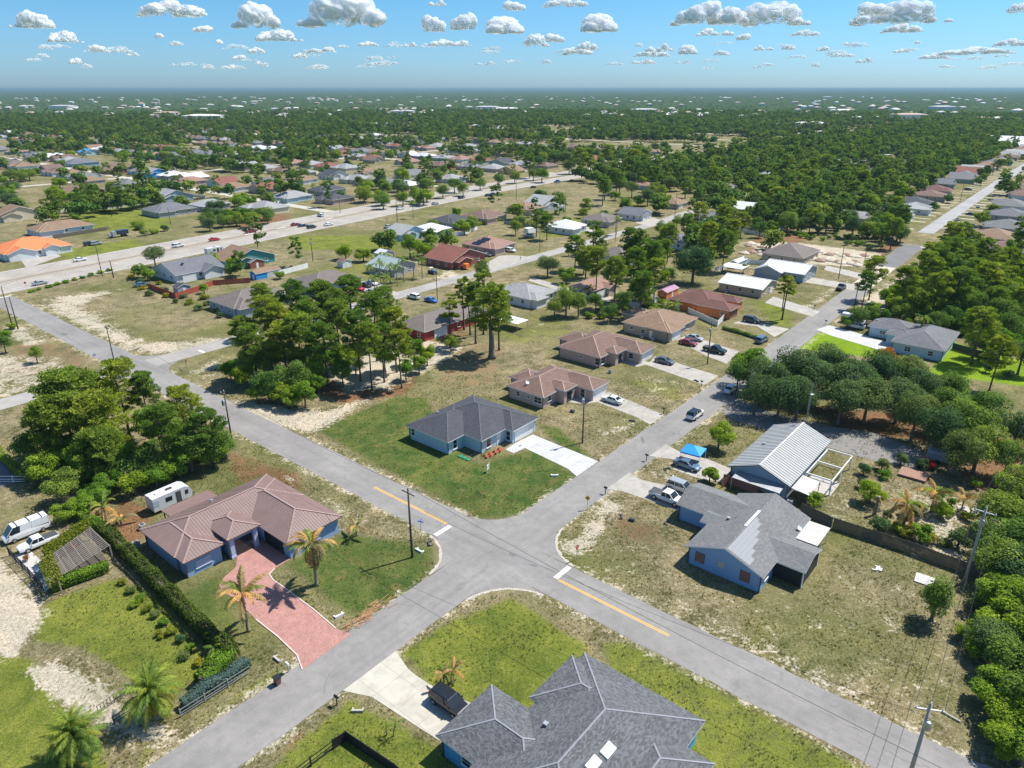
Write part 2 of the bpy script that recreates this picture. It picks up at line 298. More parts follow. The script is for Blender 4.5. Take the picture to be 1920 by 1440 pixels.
# ------------------------------------------------------------------ ground sheet
def P(*pts): return [L(u, v) for u, v in pts]
ZONES = dict(
 lush=[(P((85, 1130), (215, 1085), (300, 1120), (395, 1250), (330, 1300), (250, 1270), (150, 1215), (60, 1200)), 1), (P((0, 1225), (60, 1235), (110, 1310), (185, 1390), (200, 1440), (200, 1560), (-300, 1560), (-300, 1225)), 1),
       (P((300, 1400), (560, 1265), (520, 1245), (400, 1330), (260, 1400), (230, 1480), (220, 1600)), .7), (P((745, 1222), (830, 1170), (960, 1120), (1100, 1210), (1120, 1290), (1000, 1400), (850, 1350), (800, 1280)), .9),
       (P((655, 1305), (850, 1400), (850, 1600), (300, 1600), (480, 1450)), .75), (P((1100, 1200), (1180, 1190), (1400, 1300), (1650, 1440), (1500, 1600), (1250, 1500)), .6),
       (P((1140, 700), (1290, 720), (1300, 770), (1200, 740), (1110, 700)), .5), (P((520, 440), (760, 440), (760, 470), (560, 470)), .7), (P((120, 380), (330, 380), (330, 430), (120, 440)), .7),
       (P((100, 470), (260, 445), (300, 470), (120, 500)), .7), (P((1000, 420), (1120, 400), (1150, 440), (1000, 450)), .6), (P((560, 620), (800, 560), (840, 640), (700, 640)), .3), (P((1400, 560), (1480, 570), (1500, 620), (1440, 610)), .7),
       (P((780, 440), (960, 440), (960, 520), (800, 510)), .4), (P((840, 600), (1050, 580), (1120, 640), (960, 650)), .45), (P((1250, 590), (1370, 600), (1360, 640), (1270, 620)), .4), (P((560, 510), (700, 480), (760, 530), (600, 560)), .5)],
 neon=[(P((1505, 618), (1570, 622), (1660, 652), (1650, 672), (1500, 655)), 1), (P((1785, 640), (1960, 690), (1960, 730), (1740, 700)), 1)],
 deep=[(P((590, 805), (740, 745), (800, 745), (840, 830), (900, 870), (1010, 840), (1085, 895), (1000, 965), (900, 972), (760, 900)), .95), (P((1000, 790), (1050, 800), (1120, 862), (1060, 860)), .8),
       (P((300, 1120), (420, 1060), (440, 1120), (470, 1190), (400, 1200)), .6), (P((520, 1060), (640, 990), (830, 1020), (820, 1090), (680, 1180), (600, 1130)), .65), (P((1040, 1060), (1120, 1070), (1400, 1200), (1500, 1290), (1350, 1230)), .4)],
 sand=[(P((60, 570), (140, 560), (280, 640), (420, 630), (440, 645), (330, 670), (230, 660)), .62), (P((-40, 1020), (90, 1120), (70, 1190), (30, 1235), (-60, 1230)), .8), (P((40, 1260), (110, 1235), (180, 1280), (340, 1370), (350, 1400), (250, 1390), (130, 1330)), .95),
       (P((1135, 925), (1175, 940), (1110, 1035), (1055, 1050), (1045, 1010), (1085, 1000)), .72), (P((1390, 455), (1500, 455), (1650, 475), (1640, 500), (1600, 500), (1500, 495)), .95), (P((640, 480), (700, 440), (660, 500)), .2),
       (P((700, 650), (790, 635), (880, 650), (800, 700), (740, 730), (650, 740), (600, 700)), .75), (P((440, 750), (600, 770), (700, 745), (640, 785), (580, 812), (470, 790)), .9), (P((1100, 815), (1150, 825), (1215, 795), (1200, 775)), .55),
       (P((1055, 950), (1180, 960), (1280, 1010), (1300, 1080), (1440, 1130), (1560, 1060), (1810, 1110), (1840, 1440), (1700, 1420), (1400, 1260), (1180, 1150), (1070, 1080)), .26), (P((1240, 1100), (1420, 1180), (1640, 1300), (1720, 1380), (1500, 1290), (1300, 1190)), .44),
       (P((430, 830), (520, 890), (620, 970), (800, 1010), (600, 930)), .55), (P((0, 600), (60, 610), (100, 640), (60, 650), (0, 640)), .6), (P((340, 700), (420, 660), (430, 700), (400, 720)), .5), (P((1600, 560), (1680, 520), (1760, 500), (1720, 560), (1640, 600)), .7),
       (P((1270, 930), (1190, 880), (1240, 870), (1330, 920)), .5), (P((1480, 590), (1560, 540), (1600, 520), (1540, 570)), .7), (P((470, 780), (560, 790), (600, 810), (560, 812)), .8), (P((70, 560), (240, 540), (140, 575)), .75), (P((600, 1150), (760, 1040), (700, 1090), (640, 1150)), .35),
       (P((1230, 820), (1280, 860), (1330, 900), (1210, 860)), .4), (P((780, 1160), (860, 1110), (880, 1130), (770, 1220)), .5), (P((1180, 690), (1320, 715), (1230, 770), (1200, 760)), .35), (P((840, 500), (930, 540), (880, 545), (800, 525)), .6), (P((960, 600), (1060, 600), (1000, 640)), .3),
       (P((1560, 890), (1500, 900), (1560, 980), (1640, 960)), .4), (P((1680, 920), (1820, 930), (1820, 1060), (1700, 1040)), .55), (P((380, 1340), (480, 1370), (300, 1440)), .5), (P((-60, 660), (130, 665), (160, 720), (-60, 760)), .5)],
 brown=[(P((580, 720), (700, 700), (800, 690), (760, 740), (640, 760)), .9), (P((860, 640), (960, 640), (950, 720), (850, 740), (800, 720)), .42), (P((1520, 760), (1720, 780), (1740, 830), (1560, 800)), 1), (P((1820, 820), (1930, 820), (1930, 940), (1800, 910)), .9),
        (P((400, 830), (560, 880), (600, 930), (440, 920)), .6), (P((220, 930), (300, 950), (260, 1030), (200, 1010)), .8), (P((0, 1190), (50, 1190), (50, 1215), (0, 1220)), .9), (P((0, 640), (150, 640), (200, 700), (0, 740)), .45), (P((1130, 950), (1260, 980), (1250, 1040), (1140, 1010)), .5),
        (P((1420, 430), (1500, 440), (1520, 460), (1400, 470)), .8), (P((1650, 460), (1700, 450), (1640, 500), (1600, 490)), .8), (P((440, 400), (560, 400), (540, 430), (420, 450)), .6), (P((750, 640), (800, 600), (900, 620), (850, 660)), .5), (P((560, 1340), (700, 1440), (480, 1440)), .5)])
def poly_mask(A, B, poly, soft=1.2):
    n = len(poly); inside = np.zeros(A.shape, bool); d2 = np.full(A.shape, 1e9)
    for i in range(n):
        x0, y0 = poly[i]; x1, y1 = poly[(i + 1) % n]
        if y0 != y1:
            c = ((y0 > B) != (y1 > B)) & (A < (x1 - x0) * (B - y0) / (y1 - y0) + x0); inside ^= c
        dx, dy = x1 - x0, y1 - y0; t = np.clip(((A - x0) * dx + (B - y0) * dy) / (dx * dx + dy * dy + 1e-9), 0, 1)
        d2 = np.minimum(d2, (A - x0 - t * dx) ** 2 + (B - y0 - t * dy) ** 2)
    sd = np.sqrt(d2) * np.where(inside, 1, -1); return np.clip(.5 + sd / (2 * soft), 0, 1)
def zone_fields(A, B):
    out = {}
    for k, ps in ZONES.items():
        f = np.zeros(A.shape)
        for poly, s_ in ps:
            pa = np.array(poly); cx = pa.mean(0); far = math.hypot(*cx); soft = 1.2 + far / 90
            bb = (A > pa[:, 0].min() - 5) & (A < pa[:, 0].max() + 5) & (B > pa[:, 1].min() - 5) & (B < pa[:, 1].max() + 5)
            if bb.any(): f[bb] = np.maximum(f[bb], poly_mask(A[bb], B[bb], poly, soft) * s_)
        out[k] = f
    # bare sandy shoulders along the tarmac
    da = np.minimum(np.abs(B - 59.3), np.abs(B - 66.7)); db = np.minimum(np.abs(A + 58.2), np.abs(A + 51.0)); db = np.where(B < 262, db, 99)
    e = np.minimum(da, db); out['sand'] = np.maximum(out['sand'], np.clip(1 - e / 2.2, 0, 1) * .5)
    return out
rs = list(np.exp(np.linspace(math.log(24), math.log(760), 400))) + list(np.exp(np.linspace(math.log(790), math.log(90000), 46)))
na = 400; an = np.linspace(R(90 + 50), R(90 - 50), na); rr = np.array(rs)
X = rr[:, None] * np.cos(an)[None]; Y = rr[:, None] * np.sin(an)[None]
A_ = X * E1[0] + Y * E1[1]; B_ = X * E2[0] + Y * E2[1]
vv = np.stack([X.ravel(), Y.ravel(), np.zeros(X.size)], 1)
ii = (np.arange(len(rr) - 1)[:, None] * na + np.arange(na - 1)[None]).ravel()
ff = np.stack([ii, ii + na, ii + na + 1, ii + 1], 1)
nv = len(vv)
ang2 = np.linspace(R(140), R(400), 14); ex = []
for r_ in (24, 200, 90000): ex += [(r_ * math.cos(t), r_ * math.sin(t), 0) for t in ang2]
f2 = [(nv + k * 14 + j + 1, nv + k * 14 + j, nv + (k + 1) * 14 + j, nv + (k + 1) * 14 + j + 1) for k in range(2) for j in range(13)]
cen = nv + len(ex); ex.append((0, 0, 0))
ring = list(range(nv, nv + 14)); f3 = [(cen, ring[j], ring[j + 1]) for j in range(13)] + [(cen, i + 1, i) for i in range(na - 1)]
me = bpy.data.meshes.new('ground'); me.from_pydata(np.vstack([vv, np.array(ex)]).tolist(), [], ff.tolist() + f2 + f3)
me.materials.append(GROUND)
zf = zone_fields(A_.ravel(), B_.ravel())
for k, f in zf.items():
    a = me.attributes.new(k, 'FLOAT', 'POINT'); a.data.foreach_set('value', np.concatenate([f, np.zeros(len(ex))]).astype(np.float32))
me.update(); struct(link('ground', me))

# ------------------------------------------------------------------ roads
RZ = .012
def sheet(name, poly_ab, mat, z, kind='structure'):
    m = MB(); m.poly([W(a, b, z) for a, b in poly_ab]); o = m.build(name, mat); o['kind'] = kind; return o
def arc_patch(mb, cx, cy, sx, sy, r, z, wob=0):     # fillet at a road corner (cx, cy) opening towards (sx, sy)
    ox, oy = cx + sx * r, cy + sy * r
    pts = [(ox - sx * r * math.cos(t), oy - sy * r * math.sin(t)) for t in np.linspace(0, math.pi / 2, 13)]
    for i in range(12): mb.poly([W(cx, cy, z), W(*pts[i], z), W(*pts[i + 1], z)][::(1 if sx * sy < 0 else -1)])
def strip(mb, line, w, z, seg=3.0, jag=.12):
    """line of (a, b) centre points, width w, edges a little uneven"""
    pts = []
    for i in range(len(line) - 1):
        (a0, b0), (a1, b1) = line[i], line[i + 1]; n = max(1, int(math.hypot(a1 - a0, b1 - b0) / seg))
        pts += [(a0 + (a1 - a0) * k / n, b0 + (b1 - b0) * k / n) for k in range(n)]
    pts.append(line[-1]); e = []
    for i, p in enumerate(pts):
        q0 = pts[max(i - 1, 0)]; q1 = pts[min(i + 1, len(pts) - 1)]; dx, dy = q1[0] - q0[0], q1[1] - q0[1]; l = math.hypot(dx, dy)
        nx, ny = -dy / l, dx / l; j1 = random.uniform(-jag, jag) if 0 < i < len(pts) - 1 else 0; j2 = random.uniform(-jag, jag) if 0 < i < len(pts) - 1 else 0
        e.append((W(p[0] + nx * (w / 2 + j1), p[1] + ny * (w / 2 + j1), z), W(p[0] - nx * (w / 2 + j2), p[1] - ny * (w / 2 + j2), z)))
    for i in range(len(e) - 1): mb.poly([e[i][0], e[i][1], e[i + 1][1], e[i + 1][0]])
RA0, RA1, RB0, RB1 = 59.6, 66.5, -58.0, -51.2
m = MB()
strip(m, [(-259, 63.05), (-169.4, 63.05)], 6.9, RZ); m.poly([W(-169.4, RA0, RZ), W(-162.8, RA0, RZ), W(-162.8, RA1, RZ), W(-169.4, RA1, RZ)]); strip(m, [(-162.8, 63.05), (RB0, 63.05)], 6.9, RZ)
m.poly([W(RB0, RA0, RZ), W(RB1, RA0, RZ), W(RB1, RA1, RZ), W(RB0, RA1, RZ)]); strip(m, [(RB1, 63.05), (90, 63.05)], 6.9, RZ)
for cx, cy, sx, sy, r_ in ((RB0, RA1, -1, 1, 7), (RB1, RA1, 1, 1, 7.5), (RB0, RA0, -1, -1, 7.5), (RB1, RA0, 1, -1, 8), (-169.4, RA1, -1, 1, 7), (-162.8, RA1, 1, 1, 7), (-169.4, RA0, -1, -1, 7), (-162.8, RA0, 1, -1, 7)): arc_patch(m, cx, cy, sx, sy, r_, RZ)
struct(m.build('cross_road', ASPH))
m = MB(); strip(m, [(-54.6, -40), (-54.6, RA0)], 6.8, RZ); strip(m, [(-54.6, RA1), (-54.9, 160), (-56.8, 245), (-57.3, 250)], 6.8, RZ); struct(m.build('long_road', ASPHB))
sheet('dirt_track', [(-60.5, 250), (-54, 250), (-55, 284), (-61, 284)], plain('pale_dirt', (.5, .43, .35), .95, 0, .2, .4), .008)
m = MB(); strip(m, [(-58.6, 284), (-59.6, 334)], 8, RZ); struct(m.build('road_end', ASPHD))
m = MB(); strip(m, [(-62, 366), (-65, 620), (-66, 1300)], 6.6, .02, 10); struct(m.build('far_right_road', asphalt('road_far', (.30, .295, .30), False)))
m = MB(); strip(m, [(-166.1, -30), (-166.1, RA0)], 6.4, RZ); strip(m, [(-166.1, RA1), (-166.3, 250), (-168, 310), (-174, 400), (-180, 560), (-186, 900)], 6.4, RZ); struct(m.build('parallel_road', asphalt('parallel_road_asphalt', (.30, .285, .27), False)))
# four-lane highway with a grassed median
HW = [(-276, -60), (-279.5, 63), (-284, 100), (-294, 185), (-300, 232), (-316, 350), (-322, 500), (-326, 700), (-330, 1500)]
def hwa(b):
    return float(np.interp(b, [p[1] for p in HW], [p[0] for p in HW]))
m = MB(); strip(m, HW, 33, .008, 12, .2); struct(m.build('highway', ASPHP))
MEDG = GROUND
def hstrip(mb, b0, b1, off, w_, z, step=12):
    n = max(1, int((b1 - b0) / step)); bs = np.linspace(b0, b1, n + 1)
    for i in range(n):
        x0, x1 = hwa(bs[i]) + off, hwa(bs[i + 1]) + off
        mb.poly([W(x0 + w_ / 2, bs[i], z), W(x1 + w_ / 2, bs[i + 1], z), W(x1 - w_ / 2, bs[i + 1], z), W(x0 - w_ / 2, bs[i], z)])
m = MB(); hstrip(m, 262, 330, -1, 5.5, .02); hstrip(m, 350, 560, -1, 5.5, .02); hstrip(m, 590, 1300, -1, 6, .02); struct(m.build('highway_median_grass', plain('median_grass', (.16, .15, .07), .95, 0, .3, .3)))
PAINTW = plain('white_road_paint', (.8, .8, .78), .7, 0, .08, 6); PAINTY = plain('yellow_road_paint', (.72, .42, .05), .7, 0, .1, 6)
m = MB()
for off in (-12.2, -5.2, 5.0, 12.2, 15.6, -15.6):
    if abs(off) > 15: hstrip(m, -40, 1200, off, .16, .022, 30)
    else:
        for b in np.arange(-40, 700, 12.2): hstrip(m, b, b + 3.2, off, .14, .022, 4)
for b in (150, 168, 186, 216): hstrip(m, b, b + 5, -1.5, .7, .022, 5)
struct(m.build('highway_lane_lines', PAINTW))
m = MB()
for off, ww in ((-.5, 1.1), (-1.9, .5), (1.4, .35)): hstrip(m, -40, 255, off, ww, .0205, 20)
struct(m.build('highway_median_strip', plain('median_brown', (.2, .16, .12), .95, 0, .4, .5)))
m = MB()
for off in (-3.2, 2.2): hstrip(m, -40, 255, off, .18, .022, 30)
struct(m.build('highway_yellow_lines', PAINTY))
m = MB()
for a0, a1 in ((-81.4, -64.9), (-44.3, -28.1)):
    for o_ in (-.13, .13): m.poly([W(a0, 63.08 + o_ - .06, .017), W(a1, 63.08 + o_ - .06, .017), W(a1, 63.08 + o_ + .06, .017), W(a0, 63.08 + o_ + .06, .017)])
for a0 in (-178, ): pass
struct(m.build('yellow_centre_line', PAINTY))
def bar(a0, a1, b0, b1): m = MB(); m.poly([W(a0, b0, .017), W(a1, b0, .017), W(a1, b1, .017), W(a0, b1, .017)]); struct(m.build('stop_line', PAINTW))
bar(-64.5, -63.8, 59.9, 63.0); bar(-45.2, -44.5, 63.1, 66.3); bar(-166, -163.2, 78, 78.6); bar(-259.5, -258.9, 60, 66)
# broken concrete edge seen at the curved corners
m = MB()
for cx, cy, sx, sy, r_ in ((RB0, RA0, -1, -1, 7.5), (RB1, RA0, 1, -1, 8), (RB1, RA1, 1, 1, 7.5)):
    ox, oy = cx + sx * r_, cy + sy * r_
    for t in np.linspace(.12, 1.42, 26):
        t2 = t + .05; r0, r1 = r_ - .02 - random.uniform(0, .05), r_ - random.uniform(.32, .55)
        q = [(ox - sx * r * math.cos(a), oy - sy * r * math.sin(a)) for r, a in ((r0, t), (r0, t2), (r1, t2), (r1, t))]
        m.poly([W(*p, .016) for p in q][::(1 if sx * sy > 0 else -1)])
struct(m.build('road_edge', plain('sandy_edge', (.42, .38, .33), .95, 0, .2, 2)))
# patches and stains on the tarmac
m = MB()
for (u, v, l, w_, an_) in ((1205, 825, 1.5, .35, -.9), (120, 627, 1.4, .7, .1), (960, 1040, .6, .3, 0), (1000, 1060, .6, .25, .3)):
    a, b = L(u, v); pts = [(a + math.cos(an_) * l * math.cos(t) - math.sin(an_) * w_ * math.sin(t), b + math.sin(an_) * l * math.cos(t) + math.cos(an_) * w_ * math.sin(t)) for t in np.linspace(0, 6.28, 12, False)]
    m.poly([W(*p, .018) for p in pts])
struct(m.build('tar_patch', ASPHD))

m = MB(); rk_ = random.Random(3)
for k in range(34):
    if k % 2: a, b, an_ = rk_.uniform(-130, 10), rk_.uniform(60.2, 65.8), rk_.choice((0, 0, 1.5)) + rk_.gauss(0, .25)
    else: a, b, an_ = rk_.uniform(-57.3, -51.8), rk_.uniform(20, 170), rk_.choice((1.57, 1.57, 0)) + rk_.gauss(0, .25)
    for j in range(rk_.randrange(3, 9)):
        l_ = rk_.uniform(.3, .8); a2, b2 = a + l_ * math.cos(an_), b + l_ * math.sin(an_); w_ = rk_.uniform(.02, .05); nx, ny = -math.sin(an_) * w_, math.cos(an_) * w_
        if (60 < b2 < 66 and a2 > -160) or (-57.6 < a2 < -51.6): m.poly([W(a - nx, b - ny, .0165), W(a2 - nx, b2 - ny, .0165), W(a2 + nx, b2 + ny, .0165), W(a + nx, b + ny, .0165)])
        a, b = a2, b2; an_ += rk_.gauss(0, .35)
struct(m.build('sealed_cracks', ASPHD), 'stuff')
# driveways, concrete with joints
def drive(poly, mat=CONC, z=.03, name='driveway'):
    p = P(*poly); m = MB(); n = len(p)
    ar = sum(p[i][0] * p[(i + 1) % n][1] - p[(i + 1) % n][0] * p[i][1] for i in range(n))
    if ar < 0: p = p[::-1]
    m.poly([W(a, b, z) for a, b in p])
    for i in range(n): q, r_ = p[i], p[(i + 1) % n]; m.poly([W(*q, z), W(*q, -.05), W(*r_, -.05), W(*r_, z)])
    return struct(m.build(name, mat))
def conc_mat(name, col):
    m, t, b = nodes_mat(name); p = pos_(t)
    mp = N(t, 'Mapping'); mp.inputs['Rotation'].default_value = (0, 0, -TH); t.links.new(p, mp.inputs[0])
    br = N(t, 'TexBrick'); br.offset = 0; br.inputs['Scale'].default_value = 1; br.inputs['Brick Width'].default_value = 3.2; br.inputs['Row Height'].default_value = 3.2; br.inputs['Mortar Size'].default_value = .025
    br.inputs['Color1'].default_value = (1, 1, 1, 1); br.inputs['Color2'].default_value = (.93, .93, .92, 1); br.inputs['Mortar'].default_value = (.6, .6, .58, 1); t.links.new(mp.outputs[0], br.inputs[0])
    n = noise_(t, p, .5, 5, .65, .5); c = mix(t, [x * .82 for x in col], [min(1, x * 1.08) for x in col], ramp(t, n, [(.35, (0, 0, 0)), (.65, (1, 1, 1))]))
    t.links.new(mix(t, c, br.outputs[0], 1, 'MULTIPLY'), b.inputs['Base Color']); b.inputs['Roughness'].default_value = .85; return m
CW = conc_mat('new_white_concrete', (.50, .50, .51)); CC = conc_mat('worn_concrete', (.38, .355, .32)); CB = conc_mat('cream_concrete', (.47, .44, .375))
drive([(999, 815), (1122, 865), (1081, 893), (1065, 879), (984, 840), (963, 850), (948, 843), (966, 831)], CW)
drive([(1124, 745), (1141, 735), (1245, 778), (1219, 796), (1193, 782), (1120, 754), (1095, 758), (1050, 752), (1062, 746)], CC)
drive([(1218, 679), (1228, 668), (1348, 705), (1321, 722), (1297, 714), (1211, 684), (1195, 688), (1159, 679), (1175, 672)], CC)
drive([(1268, 637), (1290, 628), (1388, 660), (1362, 682), (1325, 668)], CC); drive([(1374, 606), (1395, 600), (1480, 617), (1452, 632), (1420, 612)], CC)
drive([(1434, 568), (1450, 556), (1538, 584), (1524, 594)], CC); drive([(1180, 886), (1203, 900), (1310, 925), (1290, 965), (1219, 939), (1165, 921), (1136, 917)], CC)
drive([(1248, 833), (1276, 848), (1330, 862), (1372, 880), (1355, 905), (1310, 897), (1262, 880), (1266, 862), (1218, 855)], CC)
drive([(742, 1221), (765, 1254), (779, 1266), (816, 1290), (882, 1318), (838, 1394), (819, 1386), (697, 1307), (643, 1295)], CB)
drive([(1555, 610), (1600, 622), (1690, 650), (1645, 655), (1560, 630), (1530, 618)], CW); drive([(1000, 520), (1080, 545), (1150, 557), (1140, 566), (1070, 553), (990, 526)], CC)
drive([(715, 560), (680, 545), (665, 530), (700, 525), (750, 552)], CC); drive([(955, 478), (1000, 482), (975, 492), (925, 508), (900, 500), (935, 480)], CC)
drive([(1060, 415), (1110, 440), (1140, 445), (1100, 425)], CC); drive([(1550, 498), (1626, 515), (1620, 525), (1545, 506)], CC); drive([(1520, 520), (1612, 535), (1600, 544), (1500, 528)], CC); drive([(1725, 462), (1800, 468), (1800, 475), (1730, 471)], CC)
drive([(30, 475), (70, 465), (115, 480), (50, 503)], CC); drive([(1190, 418), (1225, 408), (1260, 420), (1220, 424)], CC)
# brick-red paver drive with a pale kerb, flagstones cut into it by the material's fine joints
def paver_mat():
    m, t, b = nodes_mat('red_pavers'); p = pos_(t); mp = N(t, 'Mapping'); mp.inputs['Rotation'].default_value = (0, 0, -TH + .785); t.links.new(p, mp.inputs[0])
    br = N(t, 'TexBrick'); br.inputs['Scale'].default_value = 1; br.inputs['Brick Width'].default_value = .22; br.inputs['Row Height'].default_value = .11; br.inputs['Mortar Size'].default_value = .008
    br.inputs['Color1'].default_value = (.34, .168, .145, 1); br.inputs['Color2'].default_value = (.44, .24, .205, 1); br.inputs['Mortar'].default_value = (.22, .11, .1, 1); t.links.new(mp.outputs[0], br.inputs[0])
    n = noise_(t, p, .7, 5, .6); t.links.new(mix(t, br.outputs[0], ramp(t, n, [(.3, (.86, .86, .86)), (.7, (1.12, 1.1, 1.1))]), 1, 'MULTIPLY'), b.inputs['Base Color']); b.inputs['Roughness'].default_value = .85; return m
PAV = [(464, 1030), (484, 1008), (545, 1048), (515, 1066), (505, 1077), (513, 1089), (530, 1100), (588, 1143), (630, 1179), (659, 1189), (567, 1256), (557, 1229), (522, 1195), (480, 1162), (440, 1122), (417, 1110), (411, 1097), (422, 1081), (442, 1064), (445, 1043), (438, 1039)]
drive(PAV, paver_mat(), .04)
m = MB()
for run in (PAV[3:9], PAV[11:14], PAV[10:12]):
    for q, r_ in zip(run[:-1], run[1:]): m.beam(W(*L(*q), .05), W(*L(*r_), .05), .13, .1)
struct(m.build('kerb', plain('pale_kerb', (.6, .5, .45), .85)))
drive([(1375, 745), (1450, 775), (1560, 800), (1640, 812), (1740, 850), (1730, 880), (1640, 865), (1540, 835), (1470, 815), (1380, 790), (1350, 770)], plain('gravel_drive', (.2, .19, .18), .95, 0, .35, 2), .025, 'gravel_drive')

# ------------------------------------------------------------------ houses
CAPC = {}
def cap_mat(k):
    base = dict(saltgrey=(.22, .23, .26), charcoal=(.10, .105, .12), brown=(.42, .30, .25), taupe=(.27, .235, .22), tan=(.46, .34, .25), pink=(.45, .30, .24), rust=(.35, .1, .07), grey=(.19, .195, .2), lgrey=(.38, .38, .39), maroon=(.28, .13, .11), orange=(.7, .25, .1), slate=(.18, .185, .21),
                white=(.8, .8, .8), silver=(.55, .55, .54), rose=(.30, .21, .19), teal=(.36, .42, .41), purple=(.42, .25, .36), blue=(.1, .38, .66))[k]
    if k not in CAPC: CAPC[k] = plain('ridge_cap_' + k, base, .8)
    return CAPC[k]
def roof_faces(x0, x1, y0, y1, z, s, kind):
    """faces (points, ridge edges) of a roof over the eave rectangle"""
    w_, d = x1 - x0, y1 - y0; A, B, Cc, D = (x0, y0, z), (x1, y0, z), (x1, y1, z), (x0, y1, z)
    if kind == 'flat': h = z + s * d; return [[A, B, (x1, y1, h), (x0, y1, h)]], []
    if kind == 'flatx': h = z + s * w_; return [[A, (x1, y0, h), (x1, y1, h), D]], []
    if kind == 'hip':
        if w_ >= d: r = d / 2; p, q = (x0 + r, y0 + r, z + s * r), (x1 - r, y0 + r, z + s * r); return [[A, B, q, p], [B, Cc, q], [Cc, D, p, q], [D, A, p]], [(p, q), (A, p), (D, p), (B, q), (Cc, q)]
        r = w_ / 2; p, q = (x0 + r, y0 + r, z + s * r), (x0 + r, y1 - r, z + s * r); return [[A, B, p], [B, Cc, q, p], [Cc, D, q], [D, A, p, q]], [(p, q), (A, p), (B, p), (D, q), (Cc, q)]
    if kind == 'gx': h = z + s * d / 2; p, q = (x0, (y0 + y1) / 2, h), (x1, (y0 + y1) / 2, h); return [[A, B, q, p], [Cc, D, p, q]], [(p, q)]
    if kind == 'gy': h = z + s * w_ / 2; p, q = ((x0 + x1) / 2, y0, h), ((x0 + x1) / 2, y1, h); return [[B, Cc, q, p], [D, A, p, q]], [(p, q)]
def ribs(mb, f, sp, hh=.045, ww=.05):
    """standing seams running down the slope of face f"""
    p = [Vector(q) for q in f]; n = (p[1] - p[0]).cross(p[2] - p[0]).normalized(); e = (p[1] - p[0]).normalized(); d = n.cross(e).normalized()
    us = [(q - p[0]).dot(e) for q in p]; vs = [(q - p[0]).dot(d) for q in p]; u = min(us) + sp / 2
    while u < max(us):
        hit = []
        for i in range(len(p)):
            a, b = us[i], us[(i + 1) % len(p)]
            if (a - u) * (b - u) < 0: t = (u - a) / (b - a); hit.append(vs[i] + t * (vs[(i + 1) % len(p)] - vs[i]))
        if len(hit) == 2 and abs(hit[0] - hit[1]) > .15:
            lo, hi = sorted(hit); A = p[0] + e * u + d * lo; B = p[0] + e * u + d * hi; o = n * hh
            x = e * ww / 2; mb.poly([A - x, A + x, A + x + o, A - x + o]); mb.poly([A - x + o, A + x + o, B + x + o, B - x + o]); mb.poly([A + x, B + x, B + x + o, A + x + o]); mb.poly([B - x, A - x, A - x + o, B - x + o])
        u += sp
WINC = {}
def opening(parent, kind, face, x, y, z, w_, h, mats=None):
    """a window / door / garage door centred at (x, y) on a wall looking +x -x +y -y; z = bottom"""
    key = (kind, face, round(w_, 2), round(h, 2), mats[0].name if mats else '')
    if key not in WINC:
        def slab(mb, u0, u1, z0, z1, d0, d1, m_=0):
            if face[1] == 'x':
                sg = 1 if face[0] == '+' else -1; xs = sorted((sg * d0, sg * d1)); mb.box(xs[0], xs[1], u0, u1, z0, z1, m_)
            else:
                sg = 1 if face[0] == '+' else -1; ys = sorted((sg * d0, sg * d1)); mb.box(u0, u1, ys[0], ys[1], z0, z1, m_)
        f, g = MB(), MB(); k = .07
        if kind == 'window':
            for q in ((-w_ / 2, w_ / 2, 0, k), (-w_ / 2, w_ / 2, h - k, h), (-w_ / 2, -w_ / 2 + k, k, h - k), (w_ / 2 - k, w_ / 2, k, h - k), (-w_ / 2 + k, w_ / 2 - k, h / 2 - .025, h / 2 + .025)): slab(f, *q, .0, .07)
            if w_ > 1.3: slab(f, -.025, .025, k, h - k, .0, .065)
            slab(f, -w_ / 2 - .08, w_ / 2 + .08, -.1, 0, 0, .12); slab(g, -w_ / 2 + k, w_ / 2 - k, k, h - k, .005, .035)
        elif kind == 'door': slab(f, -w_ / 2, w_ / 2, 0, h, 0, .05); slab(g, w_ / 2 - .18, w_ / 2 - .1, 1, 1.08, .05, .1)
        elif kind == 'garage_door':
            slab(f, -w_ / 2 - .1, -w_ / 2, 0, h + .1, 0, .1); slab(f, w_ / 2, w_ / 2 + .1, 0, h + .1, 0, .1); slab(f, -w_ / 2, w_ / 2, h, h + .1, 0, .1)
            for i in range(4): slab(g, -w_ / 2, w_ / 2, i * h / 4 + .015, (i + 1) * h / 4 - .015, .0, .05)
            slab(g, -w_ / 2, w_ / 2, 0, h, .0, .02)
        elif kind == 'shutter_window':
            n = 5
            for i in range(n): slab(f, -w_ / 2 + i * w_ / n + .01, -w_ / 2 + (i + 1) * w_ / n - .01, 0, h, .0, .06)
            slab(g, -w_ / 2 - .06, w_ / 2 + .06, -.05, h + .05, 0, .03)
        mm = mats or {'window': (WHITE, GLASS), 'door': (WHITE, GALV), 'garage_door': (WHITE, WHITE), 'shutter_window': (BROWNW, DGREY)}[kind]
        WINC[key] = (f.mesh(kind, mm[0]), g.mesh({'window': 'pane', 'door': 'door_handle', 'garage_door': 'door_panels', 'shutter_window': 'backing'}[kind], mm[1]))
    fo = link(kind, WINC[key][0], parent, (x, y, z)); g = link(WINC[key][1].name, WINC[key][1], fo); return fo
HOUSES = []                       # (a, b, radius) kept clear of trees
